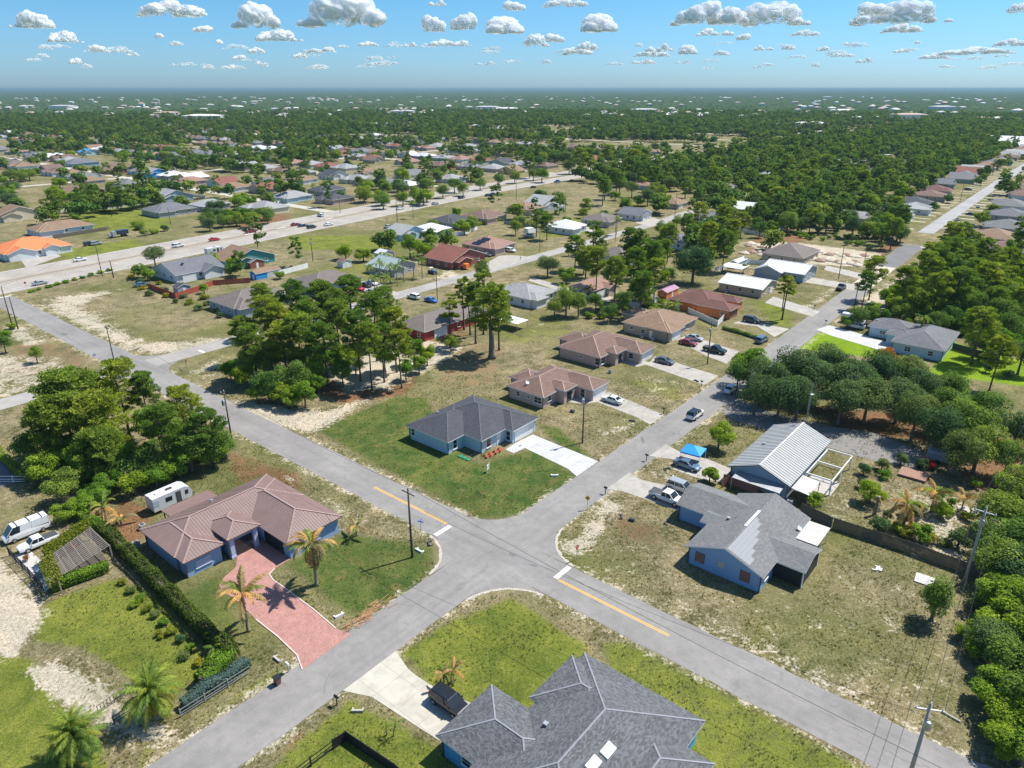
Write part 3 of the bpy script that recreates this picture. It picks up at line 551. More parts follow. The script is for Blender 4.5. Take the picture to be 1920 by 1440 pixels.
def house(label, blocks, roof, wall, group=None, ops=(), trim=WHITE, slope=.38, cat='house', auto=True, rib=0, cap=True, vents=2, rot=0.0, name='house', foot=True):
    """blocks: (a0, a1, b0, b1, eave_height, kind[, overhang[, slope]]) eave rectangles in street coordinates"""
    a0 = min(b[0] for b in blocks); a1 = max(b[1] for b in blocks); b0 = min(b[2] for b in blocks); b1 = max(b[3] for b in blocks)
    ca, cb = (a0 + a1) / 2, (b0 + b1) / 2; t = thing(name, label, cat, W(ca, cb, 0), TH + rot, group)
    if foot: HOUSES.append((ca, cb, max(a1 - a0, b1 - b0) / 2 + 1, (a0 - 1, a1 + 1, b0 - 1, b1 + 1)))
    wm, rm, fm, cm, rb = MB(), MB(), MB(), MB(), MB(); top = None
    for k, bl in enumerate(blocks):
        x0, x1, y0, y1 = bl[0] - ca, bl[1] - ca, bl[2] - cb, bl[3] - cb; z = bl[4] + .011 * k; kind = bl[5]; ov = bl[6] if len(bl) > 6 else .5; s = bl[7] if len(bl) > 7 else slope
        faces, ridges = roof_faces(x0, x1, y0, y1, z, s, kind)
        for f in faces:
            p = [Vector(q) for q in f]; e = (p[1] - p[0]).normalized(); n = e.cross(p[2] - p[0]).normalized(); d = n.cross(e)
            rm.poly(f, 0, [((q - p[0]).dot(e), (q - p[0]).dot(d)) for q in p])
            if rib and kind != 'none': ribs(rb, f, rib, .08 if roof == 'silver' else .045, .13 if roof == 'silver' else .05)
        if top is None or ridges: top = faces[-1] if top is None else top
        th = .16
        def edge(p, q): fm.poly([p, (p[0], p[1], p[2] - th), (q[0], q[1], q[2] - th), q][::-1])
        zz = {}
        for f in faces:
            for i in range(len(f)):
                p, q = f[i], f[(i + 1) % len(f)]
                onx = any(abs(p[0] - c) < 1e-6 and abs(q[0] - c) < 1e-6 for c in (x0, x1)); ony = any(abs(p[1] - c) < 1e-6 and abs(q[1] - c) < 1e-6 for c in (y0, y1))
                if onx or ony: edge(p, q)
            if kind in ('gx', 'gy', 'flat', 'flatx'): fm.poly([(q[0], q[1], q[2] - th) for q in f][::-1])
        if kind == 'hip': fm.poly([(x0, y0, z - th), (x0, y1, z - th), (x1, y1, z - th), (x1, y0, z - th)])
        if cap and not rib:
            for p, q in ridges: cm.beam((p[0], p[1], p[2] + .012), (q[0], q[1], q[2] + .012), .17, .04)
        elif cap:
            for p, q in ridges: cm.beam((p[0], p[1], p[2] + .04), (q[0], q[1], q[2] + .04), .26, .07)
        if ov >= 0:
            X0, X1, Y0, Y1 = x0 + ov, x1 - ov, y0 + ov, y1 - ov; zt = z - th + .02 if kind == 'hip' else z + s * ov - .19
            if kind in ('gx', 'gy'):
                h = z + s * ((y1 - y0) if kind == 'gx' else (x1 - x0)) / 2 - .19
                if kind == 'gy': prof = [(X0, zt), (X1, zt), ((X0 + X1) / 2, h)]; rings = [[(X0, yy, -.1), (X1, yy, -.1), (X1, yy, zt), ((X0 + X1) / 2, yy, h), (X0, yy, zt)] for yy in (Y0, Y1)]
                else: rings = [[(xx, Y0, -.1), (xx, Y1, -.1), (xx, Y1, zt), (xx, (Y0 + Y1) / 2, h), (xx, Y0, zt)] for xx in (X0, X1)]
                wm.loft(rings)
            else: wm.box(X0, X1, Y0, Y1, -.1, z - th + .02)
        else:   # open porch on posts
            for px_, py_ in ((x0 + .3, y0 + .3), (x1 - .3, y0 + .3), (x0 + .3, y1 - .3), (x1 - .3, y1 - .3)): fm.box(px_ - .07, px_ + .07, py_ - .07, py_ + .07, 0, z - th)
    if not auto and cat == 'house' and blocks[0][4] > 2.5:
        for bl in blocks[:2]:
            ov = bl[6] if len(bl) > 6 else .5
            if ov > 0:
                for xx, yy in ((bl[1] - ov, bl[2] + ov), (bl[0] + ov, bl[2] + ov)): q = MB(); q.box(-.06, .06, -.06, .06, 0, 2.6); q.build('downspout', trim if trim != WHITE else DGREY, t).location = (xx - ca + .03, yy - cb - .07, 0)
    if wm.v: wm.build('wall', wall, t)
    ro = rm.build('roof', RF[roof], t, uv=True); ro.data.materials[0] = RF[roof]
    fm.build('fascia', trim, ro)
    if cm.v: cm.build('ridge_cap', cap_mat(roof), ro)
    if rb.v: struct(rb.build('standing_seams', cap_mat(roof), ro), 'stuff')
    if vents and top:
        c = sum((Vector(q) for q in top), Vector()) / len(top)
        for k in range(vents):
            m = MB(); m.box(-.22, .22, -.22, .22, -.1, .14); m.build('roof_vent', DGREY if k else GALV, ro).location = c + Vector((.9 * k - .4, .7 * k - .3, .05))
    for o in ops:
        kd, face, a, b, z, w_, h = o[:7]; opening(t, kd, face, a - ca, b - cb, z, w_, h, o[7] if len(o) > 7 else None)
    if auto:
        bl = max(blocks, key=lambda q: (q[1] - q[0]) * (q[3] - q[2])); ov = bl[6] if len(bl) > 6 else .5; x0, x1, y0, y1 = bl[0] - ca + ov, bl[1] - ca - ov, bl[2] - cb + ov, bl[3] - cb - ov
        for fr in (.2, .5, .8):
            opening(t, 'window', '-y', x0 + (x1 - x0) * fr, y0, .95, 1.1, 1.2); opening(t, 'window', '+x', x1, y0 + (y1 - y0) * fr, .95, 1.1, 1.2)
            if fr != .5: opening(t, 'window', '-x', x0, y0 + (y1 - y0) * fr, .95, 1.1, 1.2)
    return t
def A(b0, b1): return (b0 + b1) / 2
# the pale blue house with the dark roof in the middle of the picture
GB = (wall_mat('paleblue'), wall_mat('paleblue'))
h1 = house('pale blue house with dark charcoal hip roof and new white concrete drive', [(-90.4, -79.5, 78.3, 91, 2.75, 'hip'), (-90.3, -75.3, 82.4, 96.5, 2.75, 'hip'), (-84, -73.5, 88.9, 96.6, 2.75, 'hip')], 'charcoal', wall_mat('paleblue'), slope=.40, auto=False,
    ops=[('window', '-y', -89.0, 78.8, .9, .9, 1.5), ('window', '+x', -80.0, 80.5, .5, 1.0, 1.9), ('window', '+x', -75.8, 84.8, .5, 1.2, 1.8), ('garage_door', '+x', -74.0, 92.8, 0, 5.4, 2.2), ('door', '+x', -75.8, 87.6, 0, 1.1, 2.2), ('window', '-y', -75, 89.4, .3, 1.0, 1.9), ('window', '-x', -89.9, 86, .9, 1.2, 1.3), ('window', '+y', -82, 96, .9, 1.2, 1.3)])
FL = {}
def flat_slab(parent, name, x, y, z, sx, sy, sz, mat, rotz=0, label=None):
    m = MB(); m.box(-sx / 2, sx / 2, -sy / 2, sy / 2, 0, sz); o = m.build(name, mat, parent); o.location = (x, y, z); o.rotation_euler = (0, 0, rotz)
    if label: o['label'] = label
    return o
house('rosy brown hip roof house with pinkish walls and white sedan on its drive', [(-88.5, -78.5, 104.6, 120.4, 2.75, 'hip'), (-91.4, -85, 109, 115.6, 2.65, 'hip'), (-84, -72.9, 113.9, 120.5, 2.75, 'hip'), (-83, -76.6, 109.2, 113.7, 3.1, 'hip', .4)], 'brown', wall_mat('pinkish'), auto=False,
    ops=[('window', '-y', -85.5, 105.1, 1, 1, 1.1), ('window', '-y', -82.8, 105.1, 1.2, .8, .7), ('window', '-y', -80.3, 105.1, .8, 1.9, 1.4), ('window', '+x', -79, 107.2, 1, 1.3, 1.1), ('garage_door', '+x', -73.4, 117.3, 0, 4.9, 2.2), ('window', '-y', -75.6, 114.4, .4, 1.2, 1.8), ('door', '+x', -77.0, 111.4, 0, 1.6, 2.3, (GLASS, GALV)), ('window', '-y', -90, 109.5, 1, 1, 1)])
house('brown hip roof house with bay front behind the rosy brown one', [(-94.8, -82.3, 131.1, 147.8, 2.75, 'hip'), (-98.4, -90, 136.4, 144, 2.6, 'hip'), (-89, -76.3, 139.2, 146.6, 2.75, 'hip'), (-84.6, -80.3, 134.8, 139.6, 3.1, 'hip', .4)], 'brown', wall_mat('pinkish'), auto=False,
    ops=[('window', '-y', -88, 131.6, 1.2, .9, .6), ('window', '+x', -82.8, 133.1, .6, 1.6, 1.7), ('garage_door', '+x', -76.8, 143, 0, 4.9, 2.2), ('window', '-y', -83.4, 131.6, .6, 1.2, 1.7), ('door', '+x', -80.7, 137.2, 0, 1.4, 2.2, (GLASS, GALV)), ('window', '-y', -79.2, 139.7, .8, 1.3, 1.4)])
house('tan hip roof house beside the red sedan and black pickup', [(-93, -79, 157.6, 174.4, 2.75, 'hip'), (-97.8, -90, 165.5, 172.4, 2.6, 'hip'), (-86, -78.2, 157.6, 165, 2.75, 'hip')], 'tan', wall_mat('tan'), auto=False,
    ops=[('window', '-y', -90, 158.1, 1.2, 1, .8), ('window', '-y', -86.6, 158.1, .8, 1.2, 1.1), ('door', '-y', -84.3, 158.1, 0, .9, 2), ('garage_door', '+x', -78.7, 161.3, 0, 4.6, 2.2), ('window', '+x', -79.5, 169, .8, 1.4, 1.3)])
house('bright orange stucco house with dark red hip roof', [(-94.5, -80, 186, 200, 2.75, 'hip'), (-86, -74.8, 185.7, 192.5, 2.75, 'hip'), (-88, -76.5, 194.5, 199.5, 2.9, 'hip')], 'maroon', wall_mat('orange'), auto=False,
    ops=[('door', '-y', -91.8, 186.5, 0, 1.9, 2.1), ('window', '-y', -84, 186.5, 1, 1.1, 1.1), ('door', '-y', -80.5, 186.3, 0, 1, 2.1), ('window', '-y', -77.5, 186.2, 1, 1, .9), ('garage_door', '+x', -75.3, 189, 0, 4.6, 2.2, (BROWNW, BROWNW))])
house('single white metal gable roof over a tan bungalow', [(-91.5, -76.6, 213.3, 227, 2.75, 'gx', .5, .26)], 'white', wall_mat('tan'), rib=.9, ops=[('garage_door', '+x', -77.1, 222, 0, 2.6, 2)])
house('white gable roofed house with carport beside the brown one', [(-88, -73, 240, 254, 3, 'gx', .5, .3), (-90, -80, 238, 248, 2.8, 'gy'), (-101, -93, 236, 243, 2.5, 'flat', -1, .02)], 'white', wall_mat('greyblue'), rib=.9)
house('brown hip roof house in front of the sand heaps', [(-98, -82, 265, 284, 2.9, 'hip')], 'taupe', wall_mat('tan'))
house('slate roof bungalow with pale walls right of the road', [(-41.8, -31, 196, 205.5, 2.75, 'hip'), (-34, -22, 186.4, 205.3, 2.75, 'hip'), (-36.5, -30, 191.5, 197, 2.85, 'hip')], 'slate', wall_mat('paleblue'), auto=False,
    ops=[('garage_door', '-x', -41.3, 200.6, 0, 5, 2.2), ('window', '-y', -38, 196.5, 1, 1.6, 1), ('window', '-x', -33.5, 188.5, .8, 1.2, 1.4), ('window', '-y', -30, 186.9, .8, 1.4, 1.3), ('window', '-y', -25, 186.9, .8, 1.2, 1.3), ('door', '-x', -36, 194, 0, 1.2, 2.2)])
# the blue house with the rose metal roof, lower left
LAVS = (wall_mat('lav'), wall_mat('lav'))
bh = house('blue stucco house with ribbed rose metal roof and red paver drive', [(-94.2, -84.0, 31.5, 51.8, 2.75, 'hip'), (-93.9, -81.9, 31.6, 37.5, 2.75, 'hip'), (-92, -75.0, 42.7, 51.9, 2.75, 'hip'), (-88, -81.3, 37.6, 42.6, 3.35, 'hip', .5), (-97.3, -93.6, 36, 43.4, 2.45, 'flatx', -1, .05)], 'rose', wall_mat('blue'), auto=False, rib=.42, slope=.36, trim=plain('brown_fascia', (.16, .09, .08), .6), vents=3,
    ops=[('window', '+x', -82.4, 34.4, .8, 2.2, 1.1, LAVS), ('door', '+x', -81.8, 40.1, 0, 2.6, 2.6, (GLASS, GALV)), ('window', '+x', -84.5, 41.8, .9, 1, 1.2), ('window', '-y', -79.3, 43.2, .1, 4.6, 2.2, (plain('garage_screen', (.05, .06, .07), .5), GLASS)), ('window', '+x', -75.5, 47.3, .9, 1.6, 1.2, LAVS), ('window', '+y', -86, 51.3, .9, 1.4, 1.1), ('window', '-x', -93.7, 48, .9, 1.4, 1.1)])
cA, cB = (-97.3 + -75.0) / 2, (31.5 + 51.9) / 2
for yy in (38.3, 41.9):
    m = MB(); m.box(-.28, .28, -.28, .28, 0, 3.2); m.box(-.36, .36, -.36, .36, 0, .35); m.box(-.36, .36, -.36, .36, 3, 3.2); m.build('porch_column', wall_mat('lav'), bh).location = (-81.9 - cA, yy - cB, 0)
# the blue gabled house right of the crossing
rb = house('blue gabled house with grey shingle roof and boarded windows', [(-33.4, -22.5, 77, 94.7, 2.75, 'gy', .45, .38), (-39.4, -29, 85.9, 93.8, 2.7, 'gx', .45, .36), (-34.6, -30, 83.9, 88, 2.65, 'gx', .5, .3), (-25.5, -18.8, 81.6, 88.3, 2.6, 'gx', -1, .33)], 'grey', wall_mat('blue'), auto=False, cap=False,
    ops=[('shutter_window', '-y', -31.3, 77.45, .8, 1.25, 1.5), ('shutter_window', '-y', -25.0, 77.45, .8, 1.25, 1.5), ('window', '-y', -28.3, 77.45, 1.6, .8, .7, (plain('cream_frame', (.6, .5, .35), .7), plain('cream_blind', (.5, .42, .3), .8))), ('garage_door', '-x', -38.95, 89.8, 0, 4.9, 2.1), ('door', '-x', -34.1, 86, 0, 1, 2.1), ('window', '+x', -22.95, 79.5, 1, 1.2, 1.1)])
rcA, rcB = (-39.4 - 18.8) / 2, (77 + 94.7) / 2
m = MB(); m.beam((-27.95 - rcA, 83.6 - rcB, 4.86), (-27.95 - rcA, 88.6 - rcB, 4.86), .35, .05); m.build('ridge_vent', WHITE, rb)
m = MB()
for k in range(34):                       # the patch of newer pale shingles below the ridge
    x = random.uniform(-27.6, -25.2); y = random.uniform(77.3, 86.5) if x > -26.6 else random.uniform(77.3, 88); zz = 2.75 + .38 * (5.45 - (x + 27.95)) + .03
    m.poly([(x - rcA, y - rcB, zz), (x + .6 - rcA, y - rcB, zz - .228), (x + .6 - rcA, y + random.uniform(1.2, 2.2) - rcB, zz - .228), (x - rcA, y + 1.8 - rcB, zz)])
pp = plain('pale_shingle_patch', (.25, .26, .28), .8, 0, .12, 6)
mm_ = MB()
for k in range(6):
    x0 = -27.7 + k * .52; y0 = 77.3; y1 = (86.8, 86.2, 84.6, 83.0, 80.5, 79.0)[k]; z0 = 2.75 + .38 * (5.45 - (x0 + 27.95)) + .03
    mm_.poly([(x0 - rcA, y0 - rcB, z0), (x0 + .5 - rcA, y0 - rcB, z0 - .19), (x0 + .5 - rcA, y1 - rcB, z0 - .19), (x0 - rcA, y1 - rcB, z0)])
mm_.build('pale_shingle_patch', pp, rb)
m = MB()
for k in range(9):
    y0 = 88.7 + k * .62; m = MB(); m.box(-22.9 - rcA, -19.6 - rcA, y0 - rcB, y0 + .57 - rcB, 2.5, 2.58); m.build('patio_roof_panel', plain('patched_white_roof', (.50, .48, .45), .7, 0, .35, 4), rb)
m = MB()
for x in (-19.8,):
    for y in (88.9, 91.5, 94.1): m.box(x - rcA - .05, x - rcA + .05, y - rcB - .05, y - rcB + .05, 0, 2.5)
m.build('patio_post', WHITE, rb)
for x0, y0, x1, y1 in ((-24.9, 81.9, -19.2, 81.9), (-19.1, 81.9, -19.1, 88)):
    m = MB(); m.beam((x0 - rcA, y0 - rcB, 1.3), (x1 - rcA, y1 - rcB, 1.3), .02, 2.3); m.build('porch_screen', plain('dark_screen', (.02, .022, .025), .8), rb)
# house with the long grey metal roof
mg = house('bungalow with long silver ribbed metal gable roof', [(-38.3, -28, 101.6, 121.8, 2.75, 'gy', .5, .39)], 'silver', wall_mat('greyblue'), auto=False, rib=.72, trim=plain('dark_fascia', (.12, .12, .13), .6),
    ops=[('window', '-y', -35, 102.1, 1, 1.2, 1.1), ('window', '-y', -30.5, 102.1, 1, 1.4, 1.1), ('window', '+x', -28.5, 107, 1, 1.2, 1), ('window', '-x', -37.8, 113, 1, 1.2, 1)])
ma, mb_ = (-38.3 - 28) / 2, (101.6 + 121.8) / 2
def awn(nm, a0, a1, b0, b1, z0, z1, axis, mat, par=mg, oa=ma, ob=mb_):
    m = MB()
    if axis == 'b': f = [(a0 - oa, b0 - ob, z0), (a1 - oa, b0 - ob, z0), (a1 - oa, b1 - ob, z1), (a0 - oa, b1 - ob, z1)]
    else: f = [(a0 - oa, b0 - ob, z1), (a1 - oa, b0 - ob, z0), (a1 - oa, b1 - ob, z0), (a0 - oa, b1 - ob, z1)]
    m.poly(f); m.poly([(x, y, z - .06) for x, y, z in f][::-1]); ribs(m, f, .4, .04, .05)
    for q in (f[0], f[1]) if axis == 'b' else (f[1], f[2]): m.box(q[0] - .05, q[0] + .05, q[1] - .05, q[1] + .05, 0, q[2])
    return m.build(nm, mat, par)
awn('awning', -36.6, -28.9, 99.7, 102.0, 2.1, 2.4, 'b', GALV); awn('side_awning', -27.9, -25.2, 102.0, 107.2, 2.1, 2.4, 'a', GALV)
m = MB()                                  # open wooden frame behind the metal roofed house
for a_ in (-27.6, -23.6): m.beam((a_ - ma, 107.8 - mb_, 2.5), (a_ - ma, 118.5 - mb_, 2.5), .14, .22)
for b_ in (107.8, 113, 118.5): m.beam((-27.6 - ma, b_ - mb_, 2.62), (-23.6 - ma, b_ - mb_, 2.62), .14, .2); m.box(-23.7 - ma, -23.5 - ma, b_ - mb_ - .1, b_ - mb_ + .1, 0, 2.5)
m.build('patio_frame', WHITE, mg); sheet('patio_slab', [(-27.9, 107.6), (-23.4, 107.6), (-23.4, 113), (-27.9, 113)], CONC, .03)
# the big grey roof along the bottom edge
bt = house('large grey shingle roof house along the bottom edge with two skylights', [(-32.7, -18.4, 30, 51.9, 2.75, 'hip', .5, .36), (-37.6, -26, 33.8, 42, 2.75, 'hip', .5, .36), (-33.4, -25, 43, 50.5, 2.95, 'hip', .5, .36), (-23, -15.6, 33, 48, 2.7, 'hip', .5, .36)], 'saltgrey', wall_mat('sky'), auto=False, vents=3, cap=True,
    ops=[('garage_door', '-x', -37.1, 38, 0, 4.9, 2.2), ('window', '-y', -34, 34.3, .9, 1.2, 1.2), ('window', '+x', -16.1, 44, .9, 1.2, 1.2), ('window', '+y', -24, 51.4, .9, 1.2, 1.2)])
ba, bb_ = (-37.6 - 15.6) / 2, (30 + 51.9) / 2
for a_, b_ in ((-23.2, 41.6), (-23.4, 39.5)):
    zr = 2.75 + .36 * (-18.4 - a_) + .02; m = MB(); m.box(-.45, .45, -.75, .75, -.12, .16); o = m.build('skylight', WHITE, bt); o.location = (a_ - ba, b_ - bb_, zr); o.rotation_euler = (0, math.atan(.36), 0)

# houses further back: (u, v of the roof centre, width along a, depth along b, roof, wall, kind, label)
FARH = [
 (352, 497, 17, 18, 'slate', 'white', 'gy', 'white house under a steep slate gable roof with solar panels by the red fence'), (455, 476, 14, 19, 'tan', 'teal', 'gx', 'teal walled house with orange tan roof beside the highway'),
 (470, 552, 15, 20, 'taupe', 'greyblue', 'hip', 'taupe hip roof house with blue grey walls behind the pine grove'), (609, 519, 15, 19, 'taupe', 'greyblue', 'hipf', 'taupe roof house with blue gable trim and parked cars'),
 (733, 491, 12, 14, 'teal', 'grey', 'gx', 'pale grey green metal roof house behind the palms'), (806, 425, 13, 15, 'white', 'paleblue', 'hip', 'bright white roof house with pale blue walls near the highway'), (760, 430, 12, 16, 'silver', 'paleblue', 'gx', 'long silver roof workshop left of the white roof house'),
 (845, 408, 13, 16, 'charcoal', 'grey', 'hip', 'dark charcoal roof house behind the bright white roof'), (908, 400, 15, 18, 'brown', 'pinkish', 'hip', 'brown hip roof house with white patio on the highway side'), (853, 475, 15, 19, 'rust', 'brick', 'gx', 'rust red roof house with brick walls and timber drive'),
 (916, 452, 16, 16, 'pink', 'pinkish', 'hip', 'pinkish tan roof house carrying several solar panels'), (832, 588, 12, 26, 'taupe', 'red', 'hip', 'long red walled house with taupe roof behind the bare pines'), (985, 541, 15, 14, 'lgrey', 'white', 'hip', 'pale grey roof house with a dark car in its carport'),
 (1060, 419, 15, 15, 'white', 'white', 'hip', 'white house with ribbed white hip roof on the parallel street'), (1128, 406, 14, 16, 'taupe', 'tan', 'hip', 'taupe roof house right of the ribbed white roof'), (1190, 396, 13, 14, 'slate', 'white', 'gx', 'white walled house with dark slate roof near the wood edge'),
 (985, 385, 15, 16, 'tan', 'cream', 'hip', 'tan roof house in front of the long pale shed'), (1020, 377, 14, 22, 'silver', 'white', 'gx', 'long pale silver roof building behind the palms'), (1165, 470, 13, 16, 'taupe', 'white', 'hip', 'taupe roof house half hidden by pines on the parallel street'),
 (1272, 445, 13, 14, 'slate', 'white', 'hipf', 'slate blue hip roof house inside the pine stand'), (1343, 406, 15, 16, 'grey', 'greyblue', 'gx', 'tall grey gable roof house above the white fence'), (1398, 386, 13, 16, 'white', 'cream', 'gx', 'low cream house with white roof by the woodland'),
 (1108, 530, 10, 12, 'pink', 'tan', 'gy', 'small tan house with rosy roof among the pines'), (1265, 376, 12, 14, 'tan', 'tan', 'hip', 'orange tan roof house under the tall trees'), (1354, 347, 14, 16, 'grey', 'teal', 'hip', 'bright teal walled house with grey roof'), (1412, 337, 15, 18, 'brown', 'pinkish', 'hip', 'brown roof house beyond the teal one'),
 (55, 458, 20, 24, 'orange', 'white', 'hipf', 'white villa with bright orange tile roof at the left edge'), (112, 421, 14, 24, 'tan', 'white', 'hip', 'tan roof house with white porch and wooden fence behind the orange roof'), (316, 388, 17, 22, 'slate', 'grey', 'hip', 'large dark slate hip roof house above the highway'),
 (320, 364, 15, 20, 'lgrey', 'greyblue', 'gx', 'pale grey gable roof house behind the slate one'), (392, 379, 13, 18, 'silver', 'greyblue', 'hip', 'silver blue roof house right of the slate one'), (152, 355, 15, 22, 'tan', 'brick', 'gx', 'long orange tan gable roof house by the street corner'), (222, 373, 15, 22, 'taupe', 'white', 'hip', 'taupe roof house with solar panels and white van'),
 (232, 352, 13, 20, 'grey', 'cream', 'hip', 'grey roof house with white umbrella yard'), (290, 322, 14, 20, 'lgrey', 'bright', 'gx', 'bright blue walled house with pale gable roof'), (165, 335, 13, 18, 'tan', 'tan', 'hip', 'orange brown roof house left of the big round tree'), (355, 336, 14, 20, 'pink', 'pinkish', 'hip', 'pink walled house with orange roof on the cross street'),
 (438, 347, 14, 18, 'tan', 'white', 'hip', 'tan hip roof house with white garage'), (30, 397, 13, 22, 'tan', 'cream', 'gx', 'low beige roof house at the left edge'), (546, 364, 15, 20, 'lgrey', 'paleblue', 'hip', 'pale blue house with solar panels by the corner lot'), (612, 352, 14, 20, 'charcoal', 'grey', 'hip', 'charcoal roof house with screened porch'),
 (570, 333, 13, 15, 'tan', 'white', 'hip', 'orange roof white house above the charcoal roof'), (625, 325, 15, 18, 'charcoal', 'white', 'gx', 'white gabled house with dark roof'), (688, 320, 14, 16, 'tan', 'cream', 'hipf', 'cream gabled house with tan roof'), (700, 297, 13, 15, 'brown', 'tan', 'gx', 'steep brown gable roof house'),
 (503, 338, 15, 18, 'slate', 'white', 'hip', 'slate blue roof house at the street bend'), (830, 307, 16, 20, 'brown', 'red', 'hip', 'red walled house with wide brown roof'), (925, 312, 16, 18, 'lgrey', 'pinkish', 'hip', 'pale roof pink house beyond the highway'), (820, 272, 18, 20, 'lgrey', 'green', 'hip', 'grey green roof house among dark trees'),
 (75, 290, 18, 24, 'grey', 'white', 'hip', 'large grey roof white house in the far left rows'), (60, 273, 16, 22, 'rust', 'cream', 'hip', 'reddish roof house in the far left rows'), (150, 302, 18, 24, 'slate', 'blue', 'hip', 'dark roof house with blue walls in the far left rows'), (213, 316, 13, 16, 'tan', 'brick', 'gx', 'low orange roof brick house in the far left rows'),
 (165, 283, 14, 16, 'blue', 'paleblue', 'gx', 'turquoise blue roof building in the far left rows'), (1885, 460, 14, 16, 'brown', 'tan', 'hip', 'brown roof tan house at the right edge'), (1868, 438, 17, 18, 'tan', 'green', 'hip', 'orange tan roof house with pale green walls at the right edge'), (1890, 420, 17, 18, 'grey', 'grey', 'hip', 'grey hip roof house behind the orange tan one at right'),
 (1895, 398, 16, 18, 'slate', 'grey', 'hip', 'slate roof house third from the right street end'), (1680, 395, 14, 16, 'lgrey', 'white', 'hip', 'pale grey roof house at the wood edge'), (1715, 385, 14, 16, 'silver', 'white', 'hip', 'silver roof house in the right row'), (1745, 362, 15, 16, 'brown', 'tan', 'hip', 'brown roof house in the right row'),
 (1755, 352, 15, 16, 'maroon', 'tan', 'hip', 'maroon roof house in the right row'), (1765, 340, 15, 16, 'slate', 'grey', 'gx', 'two tone slate roof house in the right row'), (1600, 402, 12, 14, 'lgrey', 'white', 'gx', 'pale roof house glimpsed between pines'), (1580, 345, 13, 14, 'slate', 'grey', 'hip', 'slate roof house alone in the woodland'),
 (1890, 268, 40, 46, 'white', 'lav', 'gx', 'long white roofed store building on the right skyline'), (1870, 262, 18, 30, 'orange', 'cream', 'hip', 'orange roofed building in front of the far store')]
def far_house(u, v, wa, wb, roof, wall, kind, label, group=None, auto=True, ab=None):
    a, b = ab if ab else L(u, v, 3.5); a0, a1, b0, b1 = a - wa / 2, a + wa / 2, b - wb / 2, b + wb / 2
    bl = [(a0, a1, b0, b1, 2.8, 'hip' if kind == 'hipf' else kind)]
    if kind == 'hip' and wa > 12: bl.append((a0 + 2, a1 + 2.2, b0 + .4, b0 + wb * .45, 2.8, 'hip')); bl.append((a0 - 1.5, a0 + wa * .5, b0 + wb * .45, b1 - 2, 2.7, 'hip'))
    if kind == 'hipf': bl.append((a1 - 7, a1 + 2, b0 + .5, b0 + wb * .45, 2.8, 'gx')); bl.append((a1 - 6, a1 + 1.2, b0 + wb * .55, b0 + wb * .8, 3.1, 'gx'))
    if kind == 'gx': bl.append((a0 + wa * .4, a1 + 1.8, b0 + wb * .1, b0 + wb * .5, 2.7, 'gx', .5, .36))
    if kind == 'gy': bl.append((a0 + wa * .3, a1 + 2, b0 + wb * .5, b1 - 1, 2.7, 'gx', .5, .42))
    return house(label, bl, roof, wall_mat(wall), group, auto=auto, slope=.36, vents=1, cap=roof not in ('white', 'silver'), rib=.9 if roof in ('white', 'silver', 'teal') and v > 370 else 0)
for q in FARH:
    t = far_house(*q)
    a, b = L(q[0], q[1], 3.5)
    if q[1] > 350: opening(t, 'garage_door', '+x', t.children[0].location.x + q[2] / 2 - .48, -q[3] * .3 + 1, 0, 4.5, 2.2)
    if 'solar' in q[7]:
        for k in range(3):
            m = MB()
            for i in range(4): m.box(i * 1.05, i * 1.05 + 1, 0, 1.7, 0, .05)
            o = m.build('solar_panel', plain('solar_panel_blue', (.015, .018, .035), .25), t); o.rotation_euler = (math.atan(.36), 0, 0); yy = -q[3] / 2 + .8 + k * 1.9; o.location = (-3 + k * .8, yy, 2.8 + .36 * (.8 + k * 1.9) + .12)
# sheds
for u, v, wa, wb, roof, wall, lab in ((645, 488, 3.6, 4.4, 'brown', 'white', 'small white shed with brown gable roof'), (720, 472, 5, 6, 'white', 'white', 'small white shed left of the leafy round tree'), (497, 506, 4, 10, 'tan', 'bright', 'bright blue shed with orange roof by the white fence'), (475, 488, 5, 6, 'grey', 'brick', 'grey roofed garden pavilion behind the blue shed'),
    (1253, 541, 3.5, 8, 'purple', 'orange', 'orange shed with purple metal roof'), (1222, 556, 3, 3, 'silver', 'grey', 'small grey shed left of the orange one'), (90, 391, 4, 5, 'maroon', 'red', 'dark red barn shaped shed on the far lawn'), (116, 388, 3, 3.5, 'white', 'white', 'small white shed beside the dark red barn shed'), (340, 535, 3.4, 4.6, 'charcoal', 'greyblue', 'small blue grey shed inside the red fence'),
    (330, 313, 6, 6, 'tan', 'tan', 'tall tan shed right of the bright blue house'), (1385, 487, 3.2, 9, 'white', 'paleblue', 'white travel trailer shaped cabin by the long fence'), (1395, 484, 2, 3, 'silver', 'white', 'small storage box behind the white cabin')):
    a, b = L(u, v, 2.4); house(lab, [(a - wa / 2, a + wa / 2, b - wb / 2, b + wb / 2, 2.2, 'gx' if wb < 8 else 'gy', .2, .4)], roof, wall_mat(wall), cat='shed', auto=False, vents=0, name='shed', ops=[('door', '+x', a + wa / 2 - .2, b, 0, .9, 1.8), ('window', '-y', a, b - wb / 2 + .2, 1, .7, .6)])
